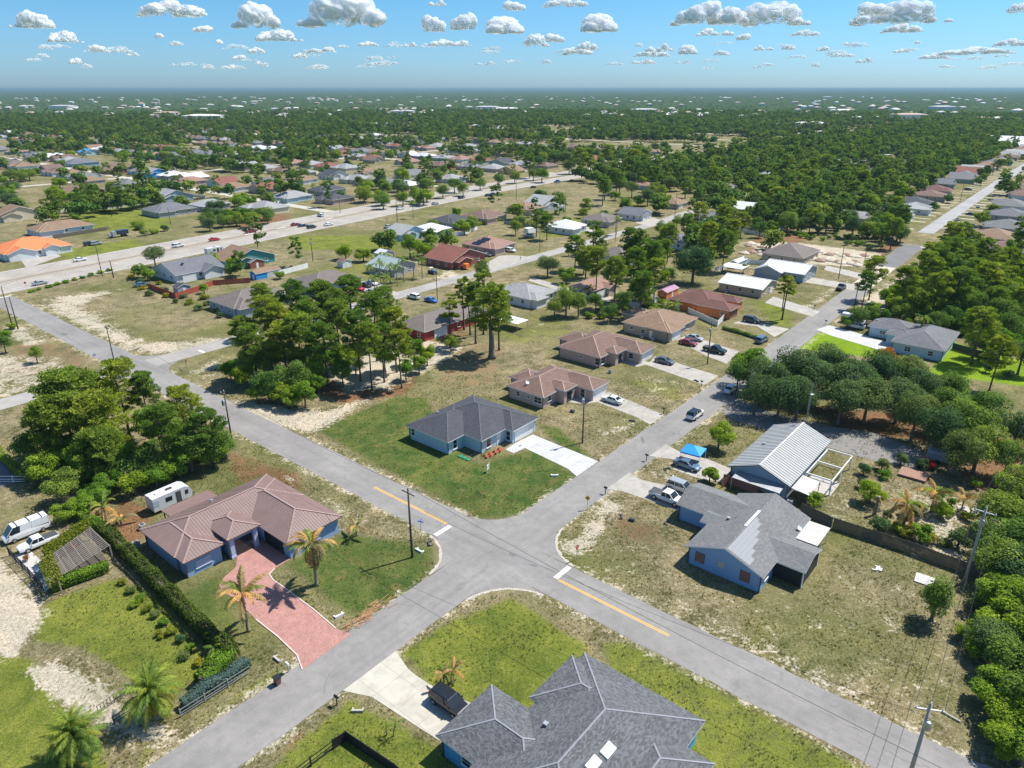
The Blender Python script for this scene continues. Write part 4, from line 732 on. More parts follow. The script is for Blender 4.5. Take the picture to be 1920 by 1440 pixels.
# procedural rows behind: every street of the far quarter has its own houses
rks = ['brown', 'taupe', 'tan', 'grey', 'lgrey', 'slate', 'charcoal', 'pink', 'rust', 'white', 'silver', 'brown', 'grey', 'tan', 'lgrey']; wks = ['white', 'cream', 'tan', 'pinkish', 'paleblue', 'greyblue', 'grey', 'yellow', 'green', 'white']
RN = dict(brown='brown', taupe='taupe', tan='tan', grey='grey', lgrey='pale grey', slate='slate', charcoal='charcoal', pink='rosy', rust='rust red', white='white', silver='silver')
WN = dict(white='white', cream='cream', tan='tan', pinkish='pinkish', paleblue='pale blue', greyblue='blue grey', grey='grey', yellow='yellow', green='pale green')
PROTO = {}
def free(a, b, r): return all(abs(a - h[0]) > h[2] + r or abs(b - h[1]) > h[2] + r for h in HOUSES)
def in_view(a, b, mg_=60):
    x, y, z = W(a, b); u, v = pix(x, y, 0); return -mg_ < u < 1920 + mg_ and v > 168
def row_house(a, b, face, place):
    rk, wk = random.choice(rks), random.choice(wks); kd = random.choice(['hip', 'hip', 'hip', 'gx', 'hipf']); key = (rk, wk, kd)
    if key not in PROTO:
        n0 = len(HOUSES); PROTO[key] = far_house(0, 0, random.uniform(13, 17), random.uniform(16, 20), rk, wk, kd, 'x', None, False, ab=(a, b)); t = PROTO[key]
        for fr in (-4, 4): opening(t, 'window', '+x', 7.5, fr, .95, 1.1, 1.2); opening(t, 'window', '-y', fr, -8, .95, 1.1, 1.2)
    else: t = copy_tree(PROTO[key]); t.location = W(a, b, 0); HOUSES.append((a, b, 9, (a - 9, a + 9, b - 9, b + 9)))
    t.rotation_euler = (0, 0, TH + face); reg(t, f'{RN[rk]} roof, {WN[wk]} walled house', place)
STREETS = []
nrow = 0
for b_ in (232, 344, 456, 568, 680, 792, 904, 1016, 1128):        # streets left of the highway run along a
    m = MB(); strip(m, [(-1500, b_ + 4), (hwa(b_) - 17, b_)], 6.5, .02, 20); STREETS.append(m)
    for s_ in (-1, 1):
        for a in np.arange(hwa(b_) - 42, -1500, -23.0):
            bb = b_ + s_ * 22 + random.uniform(-2, 2); aa = a + random.uniform(-3, 3); x, y, _ = W(aa, bb); u, v = pix(x, y)
            if not in_view(aa, bb) or not free(aa, bb, 7): continue
            dist = math.hypot(x, y); p = .95 if dist < 800 else .7 if dist < 1150 else .42
            if nrow < 225 and random.random() < p and dist < 1500: row_house(aa, bb, math.pi / 2 * s_, 'left of the highway'); nrow += 1
for a_, b0, b1, p, s0 in ((-64, 378, 1000, .95, (-1, 1)), (-172, 400, 700, .35, (-1, 1)), (-280, 400, 900, .3, (1,)), (48, 420, 1100, .8, (-1, 1)), (160, 600, 1300, .7, (-1, 1))):
    if a_ > 0: m = MB(); strip(m, [(a_, b0), (a_ - 4, 1400)], 6.5, .02, 20); STREETS.append(m)
    for s_ in s0:
        for b in np.arange(b0, b1, 24.0):
            aa = a_ + s_ * (22 if a_ != -280 else 40) + random.uniform(-2.5, 4) * s_; bb = b + random.uniform(-3, 3)
            if in_view(aa, bb) and free(aa, bb, 7.5) and random.random() < p: row_house(aa, bb, 0 if s_ < 0 else math.pi, 'right of the highway'); nrow += 1
for m in STREETS: struct(m.build('far_street', CB))
for a_ in (-560, -800): m = MB(); strip(m, [(a_, 120), (a_, 1200)], 6.5, .024, 25); struct(m.build('far_street', CB))
# pale drives of the right-hand street, one strip each
m = MB()
for b in np.arange(372, 900, 11.8):
    for s_ in (-1, 1):
        if random.random() < .85: a0, a1 = sorted((-64 + s_ * 4.2, -64 + s_ * 13)); w_ = random.uniform(1.6, 2.6); m.poly([W(a0, b, .03), W(a1, b, .03), W(a1, b + w_, .03), W(a0, b + w_, .03)])
struct(m.build('far_driveways', CB), 'stuff')
# very far buildings: pale specks, joined
m = MB()
for k in range(620):
    r_ = math.exp(random.uniform(math.log(1150), math.log(5200))); an_ = random.uniform(R(52), R(128)); x, y = r_ * math.cos(an_), r_ * math.sin(an_)
    if mnoise.noise(Vector((x / 700, y / 700, 3))) < -.05 and random.random() < .8: continue
    w_, d_, h_ = random.uniform(5, 9), random.uniform(5, 8), random.uniform(3, 4); z0 = 0 if r_ < 1500 else 8; k_ = random.randrange(3)
    if random.random() < .04: w_, d_, h_ = w_ * 4, d_ * 3, h_ * 1.8; k_ = 0
    m.box(x - w_, x + w_, y - d_, y + d_, z0 - 3, z0 + h_, k_); m.loft([[(x - w_ - 1, y - d_ - 1, z0 + h_), (x + w_ + 1, y - d_ - 1, z0 + h_), (x + w_ + 1, y + d_ + 1, z0 + h_), (x - w_ - 1, y + d_ + 1, z0 + h_)], [(x - w_ * .5, y - 1, z0 + h_ + 2.4), (x + w_ * .5, y - 1, z0 + h_ + 2.4), (x + w_ * .5, y + 1, z0 + h_ + 2.4), (x - w_ * .5, y + 1, z0 + h_ + 2.4)]], 1 + (k % 3))
struct(m.build('far_buildings', [WHITE, plain('far_grey_roof', (.42, .42, .43), .7), plain('far_tan_roof', (.40, .30, .24), .7), plain('far_pale_roof', (.62, .6, .58), .7)]), 'stuff')

# ------------------------------------------------------------------ vegetation
def leaf_mesh(name, c, n, size, asp, mat, tint=None, fold=0.0):
    """one small quad per leaf: centres c, facing n, length size, width size*asp"""
    k = len(c); n = n / (np.linalg.norm(n, axis=1, keepdims=True) + 1e-9); r = rng.normal(size=(k, 3)); t = np.cross(n, r); t /= np.linalg.norm(t, axis=1, keepdims=True) + 1e-9; s = np.cross(n, t)
    L_ = (size * rng.uniform(.7, 1.35, (k, 1))) if np.isscalar(size) else size[:, None]
    a = t * L_ / 2; b = s * L_ * asp / 2
    v = np.stack([c - a - b * .35, c + b - a * .1, c + a + b * .2, c - b + a * .15], 1).reshape(-1, 3)
    return quads(name, v, mat, tint if tint is not None else rng.uniform(0, 1, k))
def quads(name, v, mat, tint):
    k = len(v) // 4; me = bpy.data.meshes.new(name); me.vertices.add(len(v)); me.vertices.foreach_set('co', v.astype(np.float32).ravel())
    me.loops.add(4 * k); me.loops.foreach_set('vertex_index', np.arange(4 * k, dtype=np.int32)); me.polygons.add(k); me.polygons.foreach_set('loop_start', np.arange(0, 4 * k, 4, dtype=np.int32)); me.polygons.foreach_set('loop_total', np.full(k, 4, dtype=np.int32))
    at = me.attributes.new('tint', 'FLOAT', 'FACE'); at.data.foreach_set('value', np.asarray(tint, dtype=np.float32)); me.materials.append(mat); me.update(calc_edges=True); me.validate(); return me
def unit(k): d = rng.normal(size=(k, 3)); return d / np.linalg.norm(d, axis=1, keepdims=True)
def lobes_crown(name, nl, n, rad, size, mat, flat=.7, lob=(.28, .46), asp=.6, up=.5, shell=.62, cone=0):
    """crown of radius ~rad centred on the origin, foliage in uneven lobes with gaps between them"""
    d = unit(nl * 3); d = d[d[:, 2] > -.8][:nl]; nl = len(d); lc = d * np.array([1, 1, flat]) * rad * rng.uniform(.35, .72, (nl, 1)); lr = rad * rng.uniform(*lob, nl)
    if cone: lc[:, :2] *= np.clip(1 - (lc[:, 2:] / rad + flat) * cone, .1, 1)
    w_ = lr ** 2 / (lr ** 2).sum(); idx = rng.choice(nl, n, p=w_); e = unit(n); e[:, 2] = np.where(rng.uniform(size=n) < .5, np.abs(e[:, 2]), e[:, 2])
    rr_ = lr[idx, None] * (shell + (1 - shell) * rng.uniform(0, 1, (n, 1)) ** .5 + rng.normal(0, .05, (n, 1))); c = lc[idx] + e * rr_ * np.array([1, 1, .8])
    nn = e + rng.normal(0, .5, (n, 3)) + np.array([0, 0, up]); tl = rng.uniform(0, .45, nl)
    return leaf_mesh(name, c, nn, size, asp, mat, np.clip(tl[idx] + rng.uniform(0, .6, n), 0, 1)), lc
def pine_crown(name, nc, per, rad, hgt, mat, top=.75):
    """needle tufts: puffs carried at the ends of limbs"""
    cs, ns, ti = [], [], []; lim = []
    for i in range(nc):
        f = rng.uniform(0, 1) ** .8; z = -hgt / 2 + hgt * f; rr_ = rad * math.sin(math.pi * (.18 + .72 * f)) ** .7 * rng.uniform(.35, 1.0); t = rng.uniform(0, 6.28); c = np.array([rr_ * math.cos(t), rr_ * math.sin(t), z]); lim.append(c)
        q = rng.uniform(.6, 1.05) * rad * .29; e = unit(per); e[:, 2] = np.abs(e[:, 2]) * rng.choice([1, 1, -.5], per); cs.append(c + e * q * np.array([1, 1, .6]) * rng.uniform(.5, 1, (per, 1))); ns.append(np.cross(e, unit(per)) + np.array([0, 0, .35])); ti.append(np.clip(rng.uniform(0, .5) + rng.uniform(0, .5, per), 0, 1))
    return leaf_mesh(name, np.concatenate(cs), np.concatenate(ns), .42, .36, mat, np.concatenate(ti)), lim
def trunk_mesh(name, H, r0, lim, mat, bend=.3, n=7, limb=.22):
    m = MB(); bx, by = random.uniform(-bend, bend), random.uniform(-bend, bend); pts = [(bx * t * t * 1.0, by * t * t, H * t) for t in (0, .04, .3, .6, .85, 1)]
    m.tube(pts, [r0 * 1.5, r0 * 1.05, r0 * .85, r0 * .62, r0 * .4, r0 * .15], n)
    for c in lim:
        z0 = max(H * .3, min(H * .93, c[2] - abs(c[0]) * .25 - .6)); t = z0 / H; p0 = Vector((bx * t * t, by * t * t, z0)); q = Vector(c); mid = p0.lerp(q, .5) + Vector((0, 0, -.12 * (q - p0).length)); m.tube([p0, mid, q], [r0 * limb * 1.4, r0 * limb, r0 * limb * .3], 4, 0, False)
    return m.mesh(name, mat, True)
# every kind: list of (crown mesh, trunk mesh, crown radius, total height)
KIND = {}
def mk_kind(k, n, fn): KIND[k] = [fn(i) for i in range(n)]
def oak_v(mat, R_=5.0, H=9.0, n=7000, size=.34, nl=26, flat=.72, bark=BARK, **kw):
    def f(i):
        cm_, lc = lobes_crown('crown', nl, n, R_, size, mat, flat, **kw); lc2 = lc + np.array([0, 0, H - R_ * flat]); sel = [c for c in lc2 if c[2] > 1.5][:12]
        return cm_, trunk_mesh('trunk', H * .8, .055 * R_ + .05, sel, bark), R_, H, H - R_ * flat
    return f
mk_kind('oak', 4, oak_v(LEAF['oak'])); mk_kind('mid', 4, oak_v(LEAF['mid'], 4.0, 8.5, 5200, .32, 22, .85)); mk_kind('bright', 3, oak_v(LEAF['bright'], 4.0, 7.5, 5200, .36, 20, .8, lob=(.26, .4)))
mk_kind('shrub', 4, oak_v(LEAF['bright'], 1.6, 2.4, 1500, .26, 12, .75, lob=(.35, .5))); mk_kind('darkshrub', 3, oak_v(LEAF['oak'], 1.6, 2.4, 1500, .24, 12, .75, lob=(.35, .5))); mk_kind('broadleaf', 2, oak_v(LEAF['bright'], 2.6, 4.6, 1700, .5, 14, .85, lob=(.3, .42), asp=.75))
mk_kind('yellow', 2, oak_v(LEAF['yellow'], 2.0, 3.4, 1400, .28, 12, .8)); mk_kind('orangebloom', 1, oak_v(LEAF['orange'], 2.4, 5, 1700, .28, 12, .8)); mk_kind('conifer', 2, oak_v(LEAF['mid'], 2.7, 6.6, 3600, .26, 26, 1.1, cone=.42))
def pine_v(i, H=17.0, rad=3.9, hg=9.0, nc=78, mat='pine'):
    c, lim = pine_crown('crown', nc + 4 * i, 135, rad, hg, LEAF[mat]); zc = H - hg / 2; t = trunk_mesh('trunk', H * .97, .23, [q + np.array([0, 0, zc]) for q in lim[:30]], BARKP, .5, 7, .2); return c, t, rad, H, zc
mk_kind('pine', 5, pine_v)
mk_kind('thinpine', 3, lambda i: pine_v(i, 17, 2.7, 6, 30)); mk_kind('lowpine', 3, lambda i: pine_v(i, 11, 4.2, 9.5, 110))
LOOK = dict(oak='dark green live oak', mid='mid green leafy tree', bright='bright green round tree', shrub='bright green bush', darkshrub='dark green bush', broadleaf='large-leaved green shrub tree', yellow='yellow-green bush', orangebloom='orange flowering tree', conifer='dense dark conical tree', pine='tall slash pine', thinpine='slender bare-stemmed pine', lowpine='bushy spreading pine')
CATN = dict(shrub='shrub', darkshrub='shrub', yellow='shrub')
NAMEN = dict(oak='oak_tree', mid='leafy_tree', bright='leafy_tree', shrub='shrub', darkshrub='shrub', broadleaf='leafy_tree', yellow='shrub', orangebloom='flowering_tree', conifer='conifer_tree', pine='pine_tree', thinpine='pine_tree', lowpine='pine_tree')
TREES = []
def tree(kind, x, y, R_, H, place, label=None):
    cm_, tm_, r0, h0, zc = random.choice(KIND[kind]); sx, sz = R_ / r0, H / h0
    t = thing(NAMEN[kind], label or '', CATN.get(kind, 'tree'), (x, y, 0), random.uniform(0, 6.28)); c = link('crown', cm_, t, (0, 0, zc * sz), 0, (sx, sx, (sx + sz) / 2)); link('trunk', tm_, t, None, None, (sx, sx, sz))
    if not label: reg(t, LOOK[kind], place)
    TREES.append((x, y, R_)); return t
def tp(kind, u, v, R_, H, place, label=None, at='crown'):
    """place a tree from where its crown centre (or its foot) is"""
    r0, h0, zc = KIND[kind][0][2:5]; x, y = G(u, v, zc * H / h0 if at == 'crown' else 0); return tree(kind, x, y, R_, H, place, label)
PG = 'in the main pine grove'
for u, v, r_, h in ((500, 592, 4.2, 15), (548, 560, 4, 16), (600, 566, 4.6, 17), (655, 556, 4.4, 17), (632, 600, 4, 16), (700, 585, 4, 16.5), (738, 612, 3.6, 15), (560, 628, 4.2, 15), (472, 640, 3.8, 13), (606, 640, 3.6, 14), (668, 620, 3.6, 16), (690, 640, 3.2, 15), (748, 650, 3.0, 13), (520, 600, 3.4, 14), (580, 600, 4, 15), (530, 640, 4, 13), (622, 575, 4, 16), (455, 620, 3.2, 11), (715, 640, 3.4, 13), (490, 560, 3.4, 14), (720, 570, 3.6, 15)): tp('pine', u, v, r_, h, PG)
for u, v, r_, h in ((470, 672, 3.6, 8.5), (508, 668, 3.8, 9.5), (548, 700, 4, 9), (500, 718, 3.6, 7), (570, 735, 3.2, 6), (455, 700, 3, 6), (590, 690, 3, 8), (640, 690, 2.6, 7), (775, 650, 3, 8), (800, 660, 2.4, 6), (530, 735, 3, 5), (760, 690, 2.2, 5), (640, 664, 2.6, 8), (560, 670, 3.4, 8), (610, 670, 3, 7.5), (480, 735, 2.4, 4), (545, 745, 2.6, 4.5), (430, 690, 2.6, 5), (595, 715, 2.4, 5), (720, 665, 2.6, 7), (785, 680, 2.2, 4.5), (665, 675, 2.4, 6)): tp('mid' if r_ > 3.3 else 'bright', u, v, r_, h, 'at the pine grove foot')
LG = 'in the clump above the camper'
for k, u, v, r_, h in (('lowpine', 135, 770, 6.4, 15), ('lowpine', 190, 800, 5.2, 13), ('lowpine', 110, 800, 5, 13), ('pine', 222, 722, 4.2, 15), ('pine', 268, 732, 2.8, 13), ('pine', 300, 800, 3.6, 12), ('bright', 280, 795, 3.4, 10), ('pine', 338, 765, 3.6, 12), ('mid', 350, 830, 4, 9), ('pine', 385, 805, 3.4, 10), ('mid', 395, 830, 3.2, 8), ('mid', 60, 835, 3.8, 7), ('bright', 85, 870, 3.5, 6), ('bright', 150, 850, 4.2, 8), ('mid', 260, 860, 3.8, 7), ('bright', 230, 850, 3, 8), ('lowpine', 190, 850, 4.2, 9), ('bright', 330, 860, 3.5, 6), ('bright', 400, 850, 2.8, 5), ('bright', 205, 900, 2.6, 4.5), ('bright', 250, 905, 2.6, 4), ('bright', 290, 890, 2.6, 4), ('bright', 120, 955, 2.2, 3.5), ('bright', 150, 945, 2.2, 3.5), ('mid', 110, 905, 3, 6), ('bright', 315, 880, 2.4, 4), ('mid', 420, 830, 2.4, 5), ('bright', 180, 925, 2.2, 3.5)): tp(k, u, v, r_, h, LG)
OG = 'behind the silver metal roof'
for k, u, v, r_, h in (('bright', 1408, 680, 4.6, 10), ('oak', 1440, 700, 5, 10.5), ('oak', 1490, 690, 5.4, 11), ('oak', 1465, 735, 4.6, 9.5), ('oak', 1530, 700, 5.4, 11), ('oak', 1560, 675, 5, 11), ('oak', 1600, 710, 5.6, 11.5), ('oak', 1500, 740, 4.5, 9), ('oak', 1580, 745, 4.6, 9.5), ('oak', 1630, 740, 4.8, 10), ('oak', 1655, 690, 5, 11), ('oak', 1700, 690, 4.6, 10.5), ('oak', 1690, 740, 4.6, 10), ('oak', 1735, 720, 4.4, 10), ('oak', 1720, 775, 4.4, 9.5), ('mid', 1780, 760, 4.6, 10), ('oak', 1770, 800, 4.6, 9.5), ('mid', 1820, 790, 4.8, 10), ('mid', 1840, 830, 4.6, 9.5), ('oak', 1800, 840, 4, 8.5), ('mid', 1790, 725, 4.2, 10), ('mid', 1850, 760, 4, 9.5), ('oak', 1420, 730, 4, 9), ('orangebloom', 1665, 672, 2.8, 8.5), ('mid', 1385, 700, 3, 8)): tp(k, u, v, r_, h, OG)
RG = 'along the right edge'
for k, u, v, r_, h in (('mid', 1890, 960, 4.6, 7), ('mid', 1895, 1010, 4.4, 6.5), ('mid', 1880, 1050, 4, 6), ('bright', 1885, 1110, 3.8, 5.5), ('bright', 1900, 1165, 3.8, 5), ('oak', 1870, 1200, 3.2, 4.5), ('bright', 1880, 1290, 3, 4.5), ('bright', 1900, 1340, 3, 4), ('mid', 1910, 1230, 3.6, 5.5), ('mid', 1905, 900, 4, 7), ('oak', 1915, 1060, 4, 7), ('bright', 1925, 1400, 3, 4), ('bright', 1880, 1385, 2.4, 3.2), ('mid', 1895, 850, 3.4, 8), ('oak', 1910, 800, 3.6, 8), ('bright', 1840, 1215, 1.8, 2.8), ('mid', 1960, 1150, 4, 7), ('mid', 1960, 1300, 4, 7), ('bright', 1812, 1185, 1.6, 2)): tp(k, u, v, r_, h, RG)
# single trees and bushes one can name
for k, u, v, r_, h, lab in (('bright', 1350, 812, 2.9, 5.6, 'round bright green tree behind the blue canopy tent'), ('broadleaf', 1332, 888, 1.6, 3.2, 'small leafy tree between the two driveways'), ('conifer', 1758, 1118, 2.9, 6.6, 'dense dark cone shaped tree on the dry lawn beside the white board stack'), ('shrub', 1527, 936, 1.7, 2.4, 'round glossy bush at the corner of the wooden fence'),
  ('bright', 1634, 920, 2.5, 3.8, 'broad bright bush behind the long wooden fence'), ('darkshrub', 1650, 985, 1.8, 3, 'dark bush just behind the wooden fence'), ('shrub', 1730, 998, 1.9, 2.8, 'spreading bush behind the fence near its right end'), ('darkshrub', 1800, 1010, 1.9, 3, 'thorny dark bush beside the concrete pole'), ('shrub', 1765, 960, 1.9, 2.6, 'leafy bush right of the drooping palms'), ('shrub', 1700, 960, 1.2, 1.8, 'small bush left of the spreading one behind the fence'),
  ('bright', 768, 455, 4.6, 10, 'dense bright green round tree beside the bright white roof'), ('oak', 287, 475, 4.2, 8.5, 'broad oak at the highway verge by the slate gable roof'), ('bright', 275, 512, 2.6, 4.5, 'light green tree under the highway verge oak'), ('shrub', 382, 541, 1.8, 3.4, 'round bush beside the red fence corner'), ('bright', 438, 492, 3, 5.6, 'leafy garden tree behind the blue shed'), ('shrub', 524, 514, 2, 3.4, 'round bush outside the white vinyl fence'),
  ('oak', 1302, 490, 7.6, 12, 'huge dark spreading oak above the orange shed'), ('oak', 1027, 494, 4.4, 7.5, 'round dark green tree at the concrete path'), ('bright', 1062, 512, 3.4, 6, 'bright lime tree right of the round dark one'), ('conifer', 1067, 468, 2.1, 4.6, 'small dark conifer beside the parallel street'), ('thinpine', 1006, 405, 3.0, 11, 'lone pine on the verge by the white pickup'), ('thinpine', 1114, 430, 3.8, 12, 'lone flat-topped pine left of the parallel street'),
  ('shrub', 1240, 565, 1.6, 2.6, 'round bush in front of the orange shed'), ('thinpine', 1476, 535, 3, 12, 'tall pine beside the pole in front of the white metal roof'), ('mid', 65, 660, 1.9, 4.6, 'young thin tree on the dry lot at left'), ('mid', 5, 640, 2.4, 5, 'dark green bush cut by the left edge beside the dry lot'), ('shrub', 22, 610, 1.6, 2, 'low palmetto bush at the foot of the twin poles'), ('shrub', 10, 625, 1.8, 2.2, 'bright low bush at the left edge near the poles'),
  ('mid', 1395, 500, 1.6, 3.6, 'little tree in front of the long white cabin'), ('shrub', 1470, 505, 1.5, 2.6, 'small tree between the white metal roofs'), ('mid', 905, 505, 3, 11, 'leafy tree top left of the vine-covered pine'), ('bright', 1205, 340, 4, 8, 'lime tree at the highway verge far away')): tp(k, u, v, r_, h, '', lab)
for u, v, h in ((842, 575, 13), (868, 540, 14), (890, 550, 16), (905, 530, 17), (880, 560, 12), (935, 560, 16)): tp('thinpine', u, v, 2.9, h, 'beside the red walled house')
vt = tp('pine', 922, 672, 5.2, 17, '', 'vine-covered thick pine with a flared trunk right of the red walled house', 'foot')
m = MB(); m.tube([(0, 0, 0), (0, 0, 1.0), (.05, 0, 4), (.1, .1, 9.5)], [1.1, .78, .62, .5], 12); m.build('vine_mantle', plain('dead_vines', (.17, .15, .125), .95, 0, .4, 3), vt, True)
for k, u, v, r_, h in (('pine', 1120, 490, 3.8, 16), ('pine', 1155, 508, 3.6, 15), ('pine', 1190, 492, 4, 16), ('pine', 1222, 480, 4, 16), ('pine', 1205, 535, 3.6, 13), ('pine', 1230, 510, 3.6, 14), ('mid', 1170, 560, 3, 7), ('mid', 1145, 580, 2.6, 6), ('mid', 1210, 560, 2.6, 6), ('pine', 1180, 450, 3.6, 15), ('pine', 1255, 440, 3.6, 14), ('pine', 1330, 440, 4, 15), ('pine', 1360, 455, 4, 14), ('mid', 1300, 450, 3.6, 9), ('mid', 1330, 470, 3.4, 8), ('pine', 1290, 420, 3.4, 14), ('mid', 1240, 425, 3.4, 8), ('mid', 1270, 412, 3, 7), ('pine', 1375, 430, 3.4, 13), ('mid', 1310, 425, 3.4, 8), ('bright', 1330, 415, 3.2, 7), ('pine', 1350, 425, 3.6, 13)): tp(k, u, v, r_, h, 'between the two streets')
for k, u, v, r_, h in (('mid', 1062, 560, 3.8, 8.5), ('mid', 1040, 570, 2.8, 7), ('mid', 1085, 565, 3, 7.5), ('mid', 845, 640, 2.4, 4.5), ('shrub', 905, 600, 1.8, 3)): tp(k, u, v, r_, h, 'behind the brown roofs')
RW = 'in the right-hand wood'
for k, u, v, r_, h in (('pine', 1640, 505, 3.6, 13), ('pine', 1625, 530, 3, 11), ('pine', 1740, 500, 4, 16), ('pine', 1780, 470, 4, 15), ('mid', 1790, 500, 4.4, 10), ('pine', 1700, 530, 4, 15), ('mid', 1720, 560, 4, 10), ('pine', 1760, 540, 4, 15), ('oak', 1810, 530, 4.6, 11), ('pine', 1850, 520, 4, 15), ('mid', 1830, 570, 4.2, 10), ('mid', 1880, 580, 4.4, 10), ('mid', 1780, 590, 4, 8), ('mid', 1690, 580, 3.6, 8), ('bright', 1650, 590, 3, 6), ('mid', 1610, 590, 3, 6), ('bright', 1900, 540, 4, 8), ('pine', 1890, 490, 4, 14), ('bright', 1880, 640, 4, 8), ('pine', 1840, 610, 4, 13), ('mid', 1900, 610, 4.4, 9), ('pine', 1805, 440, 4, 14), ('pine', 1850, 470, 3.8, 13), ('mid', 1920, 660, 4, 9), ('mid', 1740, 620, 2.4, 4), ('bright', 1700, 610, 2.4, 4), ('mid', 1860, 650, 3, 7), ('mid', 1830, 640, 3, 7), ('pine', 1875, 660, 3, 12), ('mid', 1760, 600, 3.4, 8), ('mid', 1645, 610, 2, 3.4), ('bright', 1590, 600, 2.2, 4)): tp(k, u, v, r_, h, RW)
def grove(poly, n, kinds, place, rs_=(3.2, 4.6), hs=(8, 14), gap=3.0):
    pl = P(*poly); pa = np.array(pl); k = 0; tries = 0
    while k < n and tries < n * 30:
        tries += 1; a = random.uniform(pa[:, 0].min(), pa[:, 0].max()); b = random.uniform(pa[:, 1].min(), pa[:, 1].max())
        if poly_mask(np.array([a]), np.array([b]), pl, .01)[0] < .5: continue
        x, y, _ = W(a, b)
        if not free(a, b, 1.5) or any((x - q[0]) ** 2 + (y - q[1]) ** 2 < gap ** 2 for q in TREES): continue
        kd = random.choice(kinds); h = random.uniform(*hs); r_ = random.uniform(*rs_); h = h * (1.2 if 'pine' in kd else .8); tree(kd, x, y, r_, h, place); k += 1
grove([(1395, 330), (1560, 330), (1690, 370), (1690, 430), (1640, 470), (1560, 450), (1440, 440), (1400, 390)], 105, ['pine', 'pine', 'mid', 'mid', 'bright', 'bright', 'oak'], 'beyond the sand heaps', (3.6, 5.2), gap=3.8)
grove([(1780, 480), (1930, 480), (1960, 640), (1830, 620), (1720, 600), (1680, 560), (1740, 500)], 44, ['pine', 'mid', 'bright', 'bright', 'mid'], RW, gap=3.4)
grove([(0, 330), (120, 345), (140, 400), (60, 405), (0, 395)], 14, ['mid', 'bright', 'oak'], 'at the far left', (5, 6.5), (8, 11), 6); grove([(385, 405), (440, 380), (505, 385), (505, 425), (395, 440)], 22, ['mid', 'oak', 'bright'], 'beside the highway', (3.5, 5), (7, 10), 4)
grove([(700, 340), (850, 330), (860, 375), (740, 395), (660, 380)], 22, ['mid', 'oak', 'bright'], 'across the highway', (4.5, 6), (9, 13), 6); grove([(1010, 290), (1180, 300), (1230, 330), (1060, 350), (960, 340)], 26, ['mid', 'oak', 'bright', 'pine'], 'across the upper highway', (5, 6.5), (11, 15), 7)
grove([(1080, 370), (1200, 340), (1330, 320), (1380, 345), (1330, 380), (1220, 390), (1130, 400)], 26, ['pine', 'mid', 'oak', 'mid'], 'on the highway near side', (4.5, 5.5), (11, 15), 6.5)
for u, v in ((718, 385), (755, 380), (785, 376), (830, 366), (868, 362), (900, 352), (935, 345), (965, 340), (1000, 335)): tp('mid', u, v - 10, 4.6, 8, 'along the highway median')
grove([(172, 285), (300, 275), (470, 275), (480, 330), (330, 312), (180, 300)], 34, ['mid', 'oak', 'mid', 'bright'], 'left of the highway rows', (5, 7), (8, 11), 6); grove([(495, 290), (575, 287), (580, 345), (500, 340)], 12, ['mid', 'oak', 'bright'], 'left of the highway rows', (4.5, 6), (8, 11), 5)
grove([(600, 500), (760, 440), (800, 400), (900, 420), (760, 520), (640, 540)], 10, ['mid', 'bright', 'shrub'], 'among the middle houses', (2.5, 4), (5, 8), 4); grove([(930, 430), (1100, 380), (1200, 360), (1240, 390), (1080, 440), (950, 470)], 14, ['mid', 'bright', 'pine'], 'among the middle houses', (2.5, 4), (5, 9), 4)
grove([(1060, 500), (1240, 460), (1260, 520), (1240, 580), (1120, 600), (1080, 570)], 16, ['mid', 'pine', 'pine', 'bright'], 'between the two streets', (2.8, 4), (8, 12), 3.2); grove([(1280, 420), (1400, 400), (1440, 440), (1380, 480), (1300, 470)], 12, ['mid', 'pine', 'bright'], 'between the two streets', (2.8, 4), (8, 12), 3.2)
grove([(1380, 350), (1480, 340), (1560, 350), (1480, 400), (1400, 400)], 20, ['mid', 'bright', 'bright', 'pine'], 'beyond the sand heaps', (3.5, 5), (6, 11), 4)
grove([(1640, 560), (1700, 560), (1780, 600), (1860, 650), (1800, 630), (1680, 600)], 14, ['mid', 'bright', 'bright'], RW, (2.5, 3.6), (5, 8), 2.6)
grove([(220, 415), (330, 410), (360, 430), (300, 455), (240, 450)], 7, ['shrub', 'darkshrub', 'mid'], 'on the rough highway ground', (2, 3), (3, 4), 3)
grove([(1640, 400), (1700, 385), (1722, 440), (1690, 470), (1640, 470)], 12, ['mid', 'bright', 'pine', 'oak'], 'beside the far right street', (3.4, 4.8), (8, 11), 3.5)
# palms -------------------------------------------------
def frond_mesh(name, ln, droop, nl, lw, ll, mat, up=.6, curl=1.0, stalk=.02):
    pts = []; a = up; p = Vector((0, 0, 0)); n = 12
    for i in range(n + 1):
        pts.append(p.copy()); a -= droop / n * (1 + i / n * curl); p = p + Vector((math.cos(a), 0, math.sin(a))) * ln / n
    v = []; 
    for i in range(nl):
        t = .12 + .88 * (i // 2 + .5) / (nl / 2); k = min(int(t * n), n - 1); q = pts[k].lerp(pts[k + 1], t * n - k); d = (pts[k + 1] - pts[k]).normalized(); s_ = 1 if i % 2 else -1
        l = ll * math.sin(math.pi * min(1, .15 + .8 * t)) * random.uniform(.8, 1.15); side = Vector((0, s_, 0)); tip = q + (side * .8 + d * .55 + Vector((0, 0, -.35 - .5 * random.random()))).normalized() * l; w_ = d * lw / 2
        v += [q - w_, q + w_, tip + w_ * .5, tip - w_ * .5]
    for i in range(n): s2 = Vector((0, stalk * (1.5 - i / n), 0)); v += [pts[i] - s2, pts[i] + s2, pts[i + 1] + s2, pts[i + 1] - s2]
    return quads(name, np.array([tuple(q) for q in v]), mat, rng.uniform(0, 1, len(v) // 4))
